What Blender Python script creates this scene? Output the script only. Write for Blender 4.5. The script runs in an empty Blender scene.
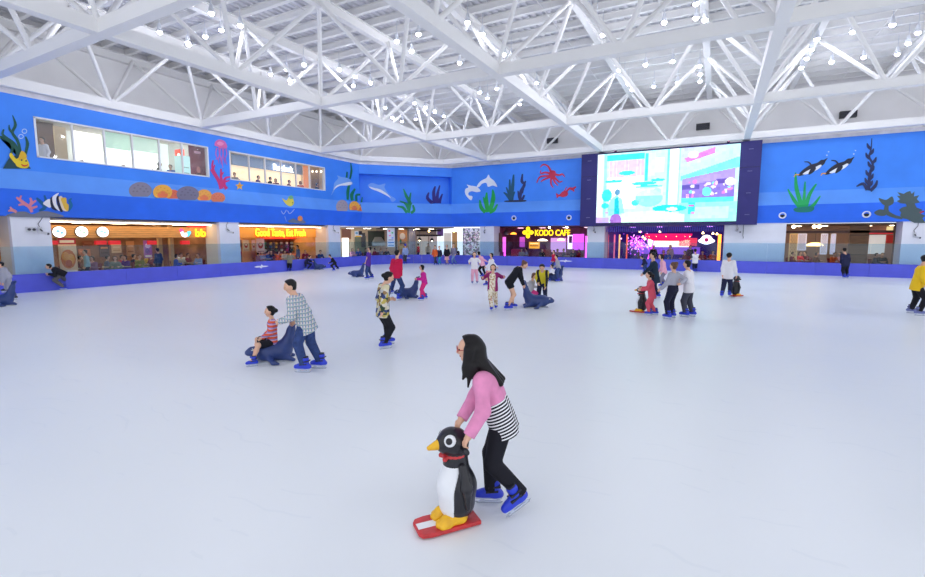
import bpy, bmesh, math, random
import numpy as np
from mathutils import Vector, Matrix
random.seed(7)
SC = bpy.context.scene
COL = SC.collection
PI = math.pi
# ------------------------------------------------------------------ camera geometry (925 x 577 frame)
FPX, CX, CY, CAMH = 470.0, 462.5, 288.5, 2.35
PITCH = math.atan(52 / FPX)
YAW = math.atan(255 / math.hypot(FPX, 52))
_cp, _sp = math.cos(PITCH), math.sin(PITCH)
FW = np.array([-math.sin(YAW) * _cp, math.cos(YAW) * _cp, -_sp])
RT = np.array([math.cos(YAW), math.sin(YAW), 0.0])
UP = np.cross(RT, FW)
CAM = np.array([0, 0, CAMH])
def ray(x, y): return FW + RT * (x - CX) / FPX + UP * (CY - y) / FPX
def ground(x, y, z=0.0):
    d = ray(x, y); return CAM + d * (z - CAMH) / d[2]
def A(*v): return np.array(v, float)
def nrm(v):
    v = np.asarray(v, float); return v / max(1e-9, np.linalg.norm(v))
Z3 = A(0, 0, 1)
# ------------------------------------------------------------------ materials
def lin(c):
    out = []
    for v in c[:3]:
        v = v / 255.0
        out.append(v / 12.92 if v <= 0.04045 else ((v + 0.055) / 1.055) ** 2.4)
    return (*out, 1.0)
_M = {}
def mat(name, rgb, rough=0.6, metal=0.0, emit=0.0, spec=0.5, noise=0.0, nscale=8.0, emit_rgb=None, bump=0.0):
    if name in _M: return _M[name]
    m = bpy.data.materials.new(name); m.use_nodes = True
    nt = m.node_tree; b = nt.nodes['Principled BSDF']
    b.inputs['Base Color'].default_value = lin(rgb)
    b.inputs['Roughness'].default_value = rough
    b.inputs['Metallic'].default_value = metal
    b.inputs['Specular IOR Level'].default_value = spec
    if emit:
        b.inputs['Emission Color'].default_value = lin(emit_rgb or rgb)
        b.inputs['Emission Strength'].default_value = emit
    if noise or bump:
        tc = nt.nodes.new('ShaderNodeTexCoord')
        n = nt.nodes.new('ShaderNodeTexNoise'); n.inputs['Scale'].default_value = nscale; n.inputs['Detail'].default_value = 4
        nt.links.new(tc.outputs['Object'], n.inputs['Vector'])
        if noise:
            r = nt.nodes.new('ShaderNodeValToRGB')
            lo = [max(0, v * (1 - noise)) for v in rgb]; hi = [min(255, v * (1 + noise)) for v in rgb]
            r.color_ramp.elements[0].color = lin(lo); r.color_ramp.elements[1].color = lin(hi)
            r.color_ramp.elements[0].position = .3; r.color_ramp.elements[1].position = .7
            nt.links.new(n.outputs['Fac'], r.inputs['Fac']); nt.links.new(r.outputs['Color'], b.inputs['Base Color'])
        if bump:
            bp = nt.nodes.new('ShaderNodeBump'); bp.inputs['Strength'].default_value = bump; bp.inputs['Distance'].default_value = .02
            nt.links.new(n.outputs['Fac'], bp.inputs['Height']); nt.links.new(bp.outputs['Normal'], b.inputs['Normal'])
    _M[name] = m
    return m
def glow(name, rgb, s): return mat(name, rgb, 0.6, emit=s, spec=0.1)
def _nodes(name, rough=.75):
    m = bpy.data.materials.new(name); m.use_nodes = True
    nt = m.node_tree; b = nt.nodes['Principled BSDF']; b.inputs['Roughness'].default_value = rough
    b.inputs['Specular IOR Level'].default_value = .25
    tc = nt.nodes.new('ShaderNodeTexCoord'); _M[name] = m
    return m, nt, b, tc
def _math(nt, op, a, b=None):
    n = nt.nodes.new('ShaderNodeMath'); n.operation = op
    for i, v in enumerate((a, b)):
        if v is None: continue
        if isinstance(v, (int, float)): n.inputs[i].default_value = v
        else: nt.links.new(v, n.inputs[i])
    return n.outputs[0]
def _mix(nt, fac, a, b):
    n = nt.nodes.new('ShaderNodeMix'); n.data_type = 'RGBA'
    nt.links.new(fac, n.inputs[0])
    for i, v in ((6, a), (7, b)):
        if isinstance(v, tuple): n.inputs[i].default_value = v
        else: nt.links.new(v, n.inputs[i])
    return n.outputs[2]
def stripes(name, c1, c2, axis, period, duty=.5, c3=None):
    """bands across the direction `axis` in the object's own space"""
    if name in _M: return _M[name]
    m, nt, b, tc = _nodes(name)
    dp = nt.nodes.new('ShaderNodeVectorMath'); dp.operation = 'DOT_PRODUCT'
    nt.links.new(tc.outputs['Object'], dp.inputs[0]); dp.inputs[1].default_value = [float(v) for v in nrm(axis)]
    fr = _math(nt, 'FRACT', _math(nt, 'DIVIDE', dp.outputs['Value'], period))
    g = _math(nt, 'GREATER_THAN', fr, duty)
    col = _mix(nt, g, lin(c1), lin(c2))
    if c3:
        g3 = _math(nt, 'GREATER_THAN', fr, duty + (1 - duty) * .55)
        col = _mix(nt, g3, col, lin(c3))
    nt.links.new(col, b.inputs['Base Color'])
    return m
def plaid(name, base, c1, c2, period):
    if name in _M: return _M[name]
    m, nt, b, tc = _nodes(name)
    sx = nt.nodes.new('ShaderNodeSeparateXYZ'); nt.links.new(tc.outputs['Object'], sx.inputs[0])
    xy = _math(nt, 'ADD', sx.outputs[0], sx.outputs[1])
    f1 = _math(nt, 'FRACT', _math(nt, 'DIVIDE', xy, period)); f2 = _math(nt, 'FRACT', _math(nt, 'DIVIDE', sx.outputs[2], period))
    g1 = _math(nt, 'GREATER_THAN', f1, .62); g2 = _math(nt, 'GREATER_THAN', f2, .62)
    col = _mix(nt, g1, lin(base), lin(c1)); col = _mix(nt, g2, col, lin(c2))
    h1 = _math(nt, 'LESS_THAN', f1, .14); h2 = _math(nt, 'LESS_THAN', f2, .14)
    col = _mix(nt, _math(nt, 'MULTIPLY', h1, .55), col, lin((225, 190, 150))); col = _mix(nt, _math(nt, 'MULTIPLY', h2, .5), col, lin((240, 240, 235)))
    nt.links.new(col, b.inputs['Base Color'])
    return m
def floral(name, cols, scale):
    if name in _M: return _M[name]
    m, nt, b, tc = _nodes(name)
    v = nt.nodes.new('ShaderNodeTexVoronoi'); v.inputs['Scale'].default_value = scale
    nt.links.new(tc.outputs['Object'], v.inputs['Vector'])
    r = nt.nodes.new('ShaderNodeValToRGB'); r.color_ramp.interpolation = 'CONSTANT'
    el = r.color_ramp.elements
    while len(el) < len(cols): el.new(.5)
    for i, c in enumerate(cols): el[i].position = i / len(cols); el[i].color = lin(c)
    sp = nt.nodes.new('ShaderNodeSeparateColor'); nt.links.new(v.outputs['Color'], sp.inputs[0])
    nt.links.new(sp.outputs[0], r.inputs['Fac'])
    nt.links.new(r.outputs['Color'], b.inputs['Base Color'])
    return m
def glassmat(name, rgb, tint=.25, gloss=.08):
    if name in _M: return _M[name]
    m = bpy.data.materials.new(name); m.use_nodes = True; nt = m.node_tree; nt.nodes.clear()
    o = nt.nodes.new('ShaderNodeOutputMaterial'); t = nt.nodes.new('ShaderNodeBsdfTransparent'); d = nt.nodes.new('ShaderNodeBsdfDiffuse')
    g = nt.nodes.new('ShaderNodeBsdfGlossy'); g.inputs['Roughness'].default_value = .03
    t.inputs['Color'].default_value = (1, 1, 1, 1); d.inputs['Color'].default_value = lin(rgb)
    m1 = nt.nodes.new('ShaderNodeMixShader'); m1.inputs[0].default_value = tint
    m2 = nt.nodes.new('ShaderNodeMixShader'); m2.inputs[0].default_value = gloss
    nt.links.new(t.outputs[0], m1.inputs[1]); nt.links.new(d.outputs[0], m1.inputs[2])
    nt.links.new(m1.outputs[0], m2.inputs[1]); nt.links.new(g.outputs[0], m2.inputs[2]); nt.links.new(m2.outputs[0], o.inputs[0])
    _M[name] = m
    return m
def tintglass(name, rgb, gloss=.03):
    if name in _M: return _M[name]
    m = bpy.data.materials.new(name); m.use_nodes = True; nt = m.node_tree; nt.nodes.clear()
    o = nt.nodes.new('ShaderNodeOutputMaterial'); t = nt.nodes.new('ShaderNodeBsdfTransparent'); g = nt.nodes.new('ShaderNodeBsdfGlossy')
    g.inputs['Roughness'].default_value = .05; t.inputs['Color'].default_value = lin(rgb)
    mx = nt.nodes.new('ShaderNodeMixShader'); mx.inputs[0].default_value = gloss
    nt.links.new(t.outputs[0], mx.inputs[1]); nt.links.new(g.outputs[0], mx.inputs[2]); nt.links.new(mx.outputs[0], o.inputs[0])
    _M[name] = m
    return m
def woodmat(name, rgb, axis=2, period=.11):
    """horizontal boards with grain"""
    if name in _M: return _M[name]
    m, nt, b, tc = _nodes(name, .5)
    sx = nt.nodes.new('ShaderNodeSeparateXYZ'); nt.links.new(tc.outputs['Object'], sx.inputs[0])
    fr = _math(nt, 'FRACT', _math(nt, 'DIVIDE', sx.outputs[axis], period))
    g = _math(nt, 'LESS_THAN', fr, .08)
    mp = nt.nodes.new('ShaderNodeMapping'); mp.inputs['Scale'].default_value = (1.2, 1.2, 14)
    nt.links.new(tc.outputs['Object'], mp.inputs[0])
    n = nt.nodes.new('ShaderNodeTexNoise'); n.inputs['Scale'].default_value = 2.0; nt.links.new(mp.outputs[0], n.inputs['Vector'])
    col = _mix(nt, n.outputs['Fac'], lin([v * .8 for v in rgb]), lin([min(255, v * 1.15) for v in rgb]))
    col = _mix(nt, g, col, lin([v * .6 for v in rgb]))
    nt.links.new(col, b.inputs['Base Color'])
    return m
# ------------------------------------------------------------------ objects
def tag(o, label=None, cat=None, group=None, kind=None):
    if label: o['label'] = label
    if cat: o['category'] = cat
    if group: o['group'] = group
    if kind: o['kind'] = kind
    return o
def thing(name, label, cat, loc=(0, 0, 0), group=None, kind=None):
    o = bpy.data.objects.new(name, None); COL.objects.link(o)
    o.location = [float(v) for v in loc]; o.empty_display_size = .1
    return tag(o, label, cat, group, kind)
def wloc(o):
    v = A(0, 0, 0)
    while o is not None:
        v = v + A(*o.location); o = o.parent
    return v
def copy_tree(o, parent=None):
    c = o.copy(); COL.objects.link(c)
    if parent is not None: c.parent = parent
    for ch in list(o.children): copy_tree(ch, c)
    return c
class MB:
    def __init__(s): s.v = []; s.f = []; s.mi = []; s.n = 0; s.m = 0
    def add(s, vs, fs):
        b = s.n
        s.v.append(np.asarray(vs, float).reshape(-1, 3)); s.n += len(s.v[-1])
        for f in fs: s.f.append([b + i for i in f]); s.mi.append(s.m)
        return s
    def obox(s, o, ax, ay, az):
        """box from corner o with edge vectors"""
        o, ax, ay, az = (np.asarray(q, float) for q in (o, ax, ay, az))
        vs = [o + ax * i + ay * j + az * k for k in (0, 1) for j in (0, 1) for i in (0, 1)]
        fs = [(0, 2, 3, 1), (4, 5, 7, 6), (0, 1, 5, 4), (2, 6, 7, 3), (0, 4, 6, 2), (1, 3, 7, 5)]
        if np.dot(np.cross(ax, ay), az) < 0: fs = [f[::-1] for f in fs]
        return s.add(vs, fs)
    def box(s, x0, x1, y0, y1, z0, z1): return s.obox((x0, y0, z0), (x1 - x0, 0, 0), (0, y1 - y0, 0), (0, 0, z1 - z0))
    def bar(s, a, b, w, h=None, up=(0, 0, 1)):
        """rectangular bar between two points"""
        a, b = np.asarray(a, float), np.asarray(b, float); h = h or w
        d = nrm(b - a); u = np.asarray(up, float)
        if abs(d @ u) > .98: u = A(1, 0, 0)
        sd = nrm(np.cross(d, u)); uu = np.cross(sd, d)
        return s.obox(a - sd * w / 2 - uu * h / 2, sd * w, b - a, uu * h)
    def tube(s, pts, rad, n=8, cap=True):
        pts = [np.asarray(p, float) for p in pts]
        rad = [rad] * len(pts) if isinstance(rad, (int, float)) else rad
        vs = []; pu = None
        for i, p in enumerate(pts):
            d = nrm(pts[min(i + 1, len(pts) - 1)] - pts[max(i - 1, 0)])
            if pu is None: pu = A(0, 0, 1) if abs(d[2]) < .9 else A(1, 0, 0)
            sd = nrm(np.cross(d, pu)); pu = np.cross(sd, d)
            for k in range(n):
                a = 2 * PI * k / n; vs.append(p + (sd * math.cos(a) + pu * math.sin(a)) * rad[i])
        fs = []
        for i in range(len(pts) - 1):
            for k in range(n):
                fs.append((i * n + k, i * n + (k + 1) % n, (i + 1) * n + (k + 1) % n, (i + 1) * n + k))
        if cap:
            fs.append(tuple(range(n - 1, -1, -1))); fs.append(tuple((len(pts) - 1) * n + k for k in range(n)))
        return s.add(vs, fs)
    def lathe(s, prof, c=(0, 0, 0), n=20, ax=None):
        """profile of (radius, height) turned around the axis ax through c"""
        c = np.asarray(c, float); az = nrm(ax if ax is not None else (0, 0, 1))
        a1 = nrm(np.cross(az, A(0, 1, 0) if abs(az[1]) < .9 else A(1, 0, 0))); a2 = np.cross(az, a1)
        vs = []
        for r, h in prof:
            for k in range(n):
                a = 2 * PI * k / n; vs.append(c + az * h + (a1 * math.cos(a) + a2 * math.sin(a)) * r)
        fs = []
        for i in range(len(prof) - 1):
            for k in range(n): fs.append((i * n + k, i * n + (k + 1) % n, (i + 1) * n + (k + 1) % n, (i + 1) * n + k))
        fs.append(tuple(range(n - 1, -1, -1))); fs.append(tuple((len(prof) - 1) * n + k for k in range(n)))
        return s.add(vs, fs)
    def mesh(s, name, mats, smooth=False, origin=(0, 0, 0)):
        me = bpy.data.meshes.new(name)
        vs = np.concatenate(s.v) - np.asarray(origin, float)
        me.from_pydata(vs.tolist(), [], s.f)
        for m in (mats if isinstance(mats, (list, tuple)) else [mats]): me.materials.append(m)
        me.polygons.foreach_set('material_index', s.mi)
        if smooth: me.polygons.foreach_set('use_smooth', [True] * len(s.f))
        me.update()
        return me
    def build(s, name, mats, parent=None, origin=None, smooth=False):
        """vertices are in world space; a child is stored relative to its (unrotated) parent"""
        org = wloc(parent) if parent is not None else (A(*origin) if origin is not None else A(0, 0, 0))
        o = bpy.data.objects.new(name, s.mesh(name, mats, smooth, org)); COL.objects.link(o)
        if parent is not None: o.parent = parent
        else: o.location = [float(v) for v in org]
        return o
def smooth_by_angle(o, deg=40):
    me = o.data
    me.polygons.foreach_set('use_smooth', [True] * len(me.polygons))
    me.set_sharp_from_angle(angle=math.radians(deg))
    return o
# ------------------------------------------------------------------ vertical planes (walls) in the hall
class Pl:
    def __init__(s, o, t, n): s.o = A(*o); s.t = nrm(t); s.n = nrm(n)
    def off(s, d): return Pl(s.o + s.n * d, s.t, s.n)
    def P(s, u, z, d=0.0):
        q = s.o + s.t * u + s.n * d; return A(q[0], q[1], z)
    def px(s, x, y, d=0.0):
        r = ray(x, y); o = s.o + s.n * d
        k = ((o - CAM[:2]) @ s.n) / (r[:2] @ s.n)
        p = CAM + r * k
        return float((p[:2] - s.o) @ s.t), float(p[2])
    def box(s, mb, u0, u1, z0, z1, d0, d1):
        return mb.obox(s.P(u0, z0, d0), (*(s.t * (u1 - u0)), 0), (*(s.n * (d1 - d0)), 0), (0, 0, z1 - z0))
    def rect(s, x0, y0, x1, y1, d=0.0):
        """pixel rectangle -> u0,u1,z0,z1 on the plane at offset d"""
        ym = (y0 + y1) / 2; xm = (x0 + x1) / 2
        return s.px(x0, ym, d)[0], s.px(x1, ym, d)[0], s.px(xm, y1, d)[1], s.px(xm, y0, d)[1]
    def frame(s): return Matrix((( s.t[0], 0, s.n[0]), (s.t[1], 0, s.n[1]), (0, 1, 0)))
WX, WY = -25.8, 35.7
L = Pl((WX, 0), (0, 1), (1, 0))
B = Pl((0, WY), (1, 0), (0, -1))
CH0, CH1 = A(WX, 30.2), A(-20.3, WY)
CHL = float(np.linalg.norm(CH1 - CH0))
C = Pl(CH0, CH1 - CH0, (CH1 - CH0)[[1, 0]] * A(1, -1))
def panel(name, label, cat, pl, rect, d0, d1, m, group=None, parent=None, kind=None):
    u0, u1, z0, z1 = rect
    mb = MB(); pl.box(mb, u0, u1, z0, z1, d0, d1)
    if parent is not None: return mb.build(name, m, parent)
    return tag(mb.build(name, m, origin=pl.P((u0 + u1) / 2, z0, d0)), label, cat, group, kind)
def text(name, body, pl, u, z, d, size, m, parent=None, extrude=.02, width=None):
    cu = bpy.data.curves.new(name, 'FONT'); cu.body = body; cu.size = size; cu.extrude = extrude
    cu.align_x = 'CENTER'; cu.align_y = 'CENTER'; cu.materials.append(m); cu.offset = size * .012
    t_ = bpy.data.objects.new(name, cu); COL.objects.link(t_)
    bpy.context.view_layer.update()
    me = bpy.data.meshes.new_from_object(t_.evaluated_get(bpy.context.evaluated_depsgraph_get()))
    bpy.data.objects.remove(t_); me.name = name
    vs = np.array([v.co[:] for v in me.vertices]); w = vs[:, 0].max() - vs[:, 0].min()
    k = (width / w) if width else 1.0
    for v in me.vertices: v.co.x *= k
    o = bpy.data.objects.new(name, me); COL.objects.link(o)
    org = wloc(parent) if parent is not None else A(0, 0, 0)
    if parent is not None: o.parent = parent
    o.rotation_euler = pl.frame().to_euler(); o.location = [float(v) for v in pl.P(u, z, d) - org]
    return o
def disc(mb, pl, u, z, d0, d1, ru, rz=None, n=24):
    rz = rz or ru; vs = []
    for d in (d0, d1):
        for k in range(n): vs.append(pl.P(u + ru * math.cos(2 * PI * k / n), z + rz * math.sin(2 * PI * k / n), d))
    fs = [tuple(range(n - 1, -1, -1)), tuple(range(n, 2 * n))] + [(k, (k + 1) % n, n + (k + 1) % n, n + k) for k in range(n)]
    return mb.add(vs, fs)
# ------------------------------------------------------------------ implicit surfaces -> meshes
_CO = np.array([(i, j, k) for k in (0, 1) for j in (0, 1) for i in (0, 1)])
_ED = [(0, 1), (2, 3), (4, 5), (6, 7), (0, 2), (1, 3), (4, 6), (5, 7), (0, 4), (1, 5), (2, 6), (3, 7)]
def surface_nets(F, org, res):
    s = F < 0
    nx, ny, nz = F.shape
    c = np.zeros((nx - 1, ny - 1, nz - 1), np.int8)
    for i, j, k in _CO: c += s[i:nx - 1 + i, j:ny - 1 + j, k:nz - 1 + k]
    act = (c > 0) & (c < 8)
    idx = np.argwhere(act)
    if len(idx) == 0: return np.zeros((0, 3)), []
    V = np.stack([F[idx[:, 0] + o[0], idx[:, 1] + o[1], idx[:, 2] + o[2]] for o in _CO], 1)
    acc = np.zeros((len(idx), 3)); cnt = np.zeros(len(idx))
    for a, b in _ED:
        va, vb = V[:, a], V[:, b]; m = (va < 0) != (vb < 0)
        t = np.where(m, va / np.where(m, va - vb, 1), 0)
        acc += np.where(m[:, None], _CO[a] + t[:, None] * (_CO[b] - _CO[a]), 0); cnt += m
    pos = (idx + acc / cnt[:, None]) * res + org
    vid = np.full(act.shape, -1, np.int64); vid[act] = np.arange(len(idx))
    faces = []
    for ax in range(3):
        sl0 = [slice(None)] * 3; sl1 = [slice(None)] * 3
        sl0[ax] = slice(0, -1); sl1[ax] = slice(1, None)
        ch = s[tuple(sl0)] != s[tuple(sl1)]
        e = np.argwhere(ch)
        b1, b2 = (ax + 1) % 3, (ax + 2) % 3
        ok = (e[:, b1] > 0) & (e[:, b2] > 0) & (e[:, b1] < F.shape[b1] - 1) & (e[:, b2] < F.shape[b2] - 1)
        e = e[ok]
        def q(d1, d2):
            r = e.copy(); r[:, b1] += d1; r[:, b2] += d2; return vid[r[:, 0], r[:, 1], r[:, 2]]
        f = np.stack([q(-1, -1), q(0, -1), q(0, 0), q(-1, 0)], 1)
        fl = ~s[e[:, 0], e[:, 1], e[:, 2]]
        f[fl] = f[fl][:, ::-1]
        faces.append(f)
    return pos, np.concatenate(faces).tolist()
def sdf_mesh(prims, res, k=.03, cuts=(), holes=(), clip=None):
    """prims: (a, b, ra, rb[, [(pt, normal) planes kept on the far side of the normal]])"""
    pts = np.array([p for q in prims for p in (q[0], q[1])]); rm = max(max(q[2], q[3]) for q in prims)
    lo = pts.min(0) - rm - 3 * res; hi = pts.max(0) + rm + 3 * res
    n = np.ceil((hi - lo) / res).astype(int) + 1
    F = np.full(n, .6, np.float32)
    ax = [lo[i] + np.arange(n[i]) * res for i in range(3)]
    for q in prims:
        a, b, ra, rb = (np.asarray(q[0], float), np.asarray(q[1], float), q[2], q[3])
        mg = max(ra, rb) + k + 2.5 * res
        i0 = np.maximum(np.floor((np.minimum(a, b) - mg - lo) / res).astype(int), 0)
        i1 = np.minimum(np.ceil((np.maximum(a, b) + mg - lo) / res).astype(int) + 1, n)
        X = ax[0][i0[0]:i1[0], None, None]; Y = ax[1][None, i0[1]:i1[1], None]; Zz = ax[2][None, None, i0[2]:i1[2]]
        ab = b - a; L2 = max(1e-9, ab @ ab)
        t = np.clip(((X - a[0]) * ab[0] + (Y - a[1]) * ab[1] + (Zz - a[2]) * ab[2]) / L2, 0, 1)
        d = np.sqrt((X - a[0] - t * ab[0]) ** 2 + (Y - a[1] - t * ab[1]) ** 2 + (Zz - a[2] - t * ab[2]) ** 2) - (ra + (rb - ra) * t)
        for pt, nn in (q[4] if len(q) > 4 and q[4] else ()):
            d = np.maximum(d, (X - pt[0]) * nn[0] + (Y - pt[1]) * nn[1] + (Zz - pt[2]) * nn[2])
        G = F[i0[0]:i1[0], i0[1]:i1[1], i0[2]:i1[2]]
        h = np.maximum(k - np.abs(G - d), 0) / k
        F[i0[0]:i1[0], i0[1]:i1[1], i0[2]:i1[2]] = np.minimum(G, d) - h * h * k / 4
    X = ax[0][:, None, None]; Y = ax[1][None, :, None]; Zz = ax[2][None, None, :]
    for pt, nn in cuts: F = np.maximum(F, (X - pt[0]) * nn[0] + (Y - pt[1]) * nn[1] + (Zz - pt[2]) * nn[2])
    def cap(a, b, r):
        ab = np.asarray(b, float) - a; L2 = max(1e-9, ab @ ab)
        t = np.clip(((X - a[0]) * ab[0] + (Y - a[1]) * ab[1] + (Zz - a[2]) * ab[2]) / L2, 0, 1)
        return np.sqrt((X - a[0] - t * ab[0]) ** 2 + (Y - a[1] - t * ab[1]) ** 2 + (Zz - a[2] - t * ab[2]) ** 2) - r
    for a, b, r in holes: F = np.maximum(F, -cap(np.asarray(a, float), b, r))
    for a, b, r in (clip or ()): F = np.maximum(F, cap(np.asarray(a, float), b, r))
    F[0] = F[-1] = 1; F[:, 0] = F[:, -1] = 1; F[:, :, 0] = F[:, :, -1] = 1
    return surface_nets(F, lo, res)
def sdf_obj(name, prims, m, parent, res, extra=None, **kw):
    mb = MB(); p, f = sdf_mesh(prims, res, **kw)
    mb.add(p, f)
    if extra: extra(mb)
    return mb.build(name, m, parent, smooth=True)
def ik(a, c, l1, l2, pole):
    """middle joint of a two-bone limb; returns joint and reached end"""
    a, c = np.asarray(a, float), np.asarray(c, float)
    d = c - a; L_ = np.linalg.norm(d); mx = (l1 + l2) * .998
    if L_ > mx: c = a + d / L_ * mx; d = c - a; L_ = mx
    dn = d / L_
    x = (l1 * l1 - l2 * l2 + L_ * L_) / (2 * L_); h = math.sqrt(max(0, l1 * l1 - x * x))
    pv = pole - dn * (pole @ dn)
    return a + dn * x + nrm(pv) * h, c
# shared small meshes
def unit_sphere(name, m, n=10):
    mb = MB(); prof = [(max(.02, math.sin(PI * i / n)), -math.cos(PI * i / n)) for i in range(n + 1)]
    mb.lathe(prof, n=12); return mb.mesh(name, m, True)
SKIN = mat('skin', (226, 178, 150), .55)
SKIN2 = mat('skin_tan', (205, 152, 122), .55)
DARKEYE = mat('eye_dark', (30, 22, 20), .2)
LIP = mat('lips', (176, 92, 84), .5)
HAIR = mat('hair_black', (14, 11, 14), .45, noise=.3, nscale=40, spec=.3)
HAIRB = mat('hair_brown', (92, 58, 42), .42, noise=.3, nscale=40)
SK_BLUE = mat('skate_blue', (38, 62, 208), .35)
SK_GREY = mat('skate_grey_blue', (112, 120, 178), .4)
SK_DARK = mat('skate_liner', (32, 34, 48), .6)
SK_STEEL = mat('skate_steel', (190, 195, 205), .25, metal=.9)
SK_WHITE = mat('skate_holder', (200, 208, 225), .4)
_eye = unit_sphere('eye', DARKEYE); _mouth = unit_sphere('mouth', LIP)
def make_skate_meshes():
    # foot along +X, ice at z = 0, ankle above the origin
    pr = [(A(-.06, 0, .105), A(.13, 0, .098), .05, .043), (A(-.035, 0, .12), A(-.03, 0, .235), .055, .06),
          (A(0, 0, .13), A(.08, 0, .115), .05, .042), (A(-.04, 0, .1), A(-.09, 0, .1), .045, .04)]
    p, f = sdf_mesh(pr, .011, k=.03, cuts=[(A(0, 0, .072), A(0, 0, -1)), (A(0, 0, .262), A(0, 0, 1))])
    b = MB(); b.add(p, f); boot = b.mesh('skate', SK_BLUE, True)
    h = MB(); h.box(-.11, .155, -.014, .014, .05, .078); h.box(-.09, -.06, -.01, .01, .022, .052); h.box(.07, .11, -.01, .01, .022, .052)
    h.box(-.1, .13, -.008, .008, .018, .028); holder = h.mesh('blade_holder', SK_WHITE)
    s = MB(); s.add([(-.125, -.003, .02), (-.1, -.003, .0), (.14, -.003, .0), (.168, -.003, .022), (.168, .003, .022), (.14, .003, 0), (-.1, .003, 0), (-.125, .003, .02)],
                    [(0, 1, 6, 7), (1, 2, 5, 6), (2, 3, 4, 5), (3, 0, 7, 4), (0, 3, 2, 1), (7, 6, 5, 4)]); steel = s.mesh('blade', SK_STEEL)
    t = MB(); 
    for zc, x0, w in ((.155, -.005, .125), (.205, -.03, .128)):
        t.obox((x0 - .065, -w / 2, zc - .01), (.125, 0, -.01), (0, w, 0), (0, 0, .018))
    t.lathe([(.05, .0), (.052, .03), (.035, .03)], (-.03, 0, .25), 14)
    strap = t.mesh('strap', SK_DARK)
    return boot, holder, steel, strap
_SK = make_skate_meshes()
def put_skate(root, pos, fdir, s, col=None, pitch=0.0, roll=0.0):
    bo = bpy.data.objects.new('skate', _SK[0]); COL.objects.link(bo); bo.parent = root
    org = wloc(root); pos = np.asarray(pos, float) - org
    bo.location = [float(v) for v in pos]
    bo.rotation_euler = (roll, pitch, math.atan2(fdir[1], fdir[0])); bo.scale = (s, s, s)
    if col is not None:
        bo.material_slots[0].link = 'OBJECT'; bo.material_slots[0].material = col
    for nme, me in (('blade_holder', _SK[1]), ('blade', _SK[2]), ('strap', _SK[3])):
        c = bpy.data.objects.new(nme, me); COL.objects.link(c); c.parent = bo
    return bo
def small(name, me, root, pos, sc, fwd=None):
    o = bpy.data.objects.new(name, me); COL.objects.link(o); o.parent = root
    o.location = [float(v) for v in np.asarray(pos) - wloc(root)]; o.scale = sc
    if fwd is not None: o.rotation_euler = (0, 0, math.atan2(fwd[1], fwd[0]))
    return o
def rotv(v, ax, a):
    ax = nrm(ax); return v * math.cos(a) + np.cross(ax, v) * math.sin(a) + ax * (ax @ v) * (1 - math.cos(a))
def fingers(mb, knuck, hd, side, pn, s, curl, n=6):
    """four bent fingers and a thumb; hd finger direction, side across the palm towards the thumb, pn the way the palm faces"""
    for i, (o, ln) in enumerate(((.75, .92), (.25, 1.0), (-.25, .95), (-.75, .76))):
        p = knuck + side * o * .036 * s - hd * .012 * s; d = hd.copy(); pts = [p]; r = []
        for j, (sg, cu) in enumerate(((.012, 0), (.036, .75), (.024, 1.0), (.019, .8))):
            d = rotv(d, np.cross(d, pn), curl * cu) if cu else d
            p = p + d * sg * ln * s; pts.append(p)
        mb.tube(pts, [.0092 * s, .0092 * s, .0085 * s, .0078 * s, .006 * s], n)
    base = knuck - hd * .055 * s + side * .026 * s
    d = nrm(hd * .6 + side * .75 + pn * .35); p1 = base + d * .034 * s
    d2 = nrm(hd * .8 + side * .2 + pn * .6); p2 = p1 + d2 * .028 * s; p3 = p2 + nrm(hd * .75 + pn * .6 - side * .2) * .022 * s
    mb.tube([base, p1, p2, p3], [.0115 * s, .0105 * s, .0095 * s, .007 * s], n)
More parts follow.
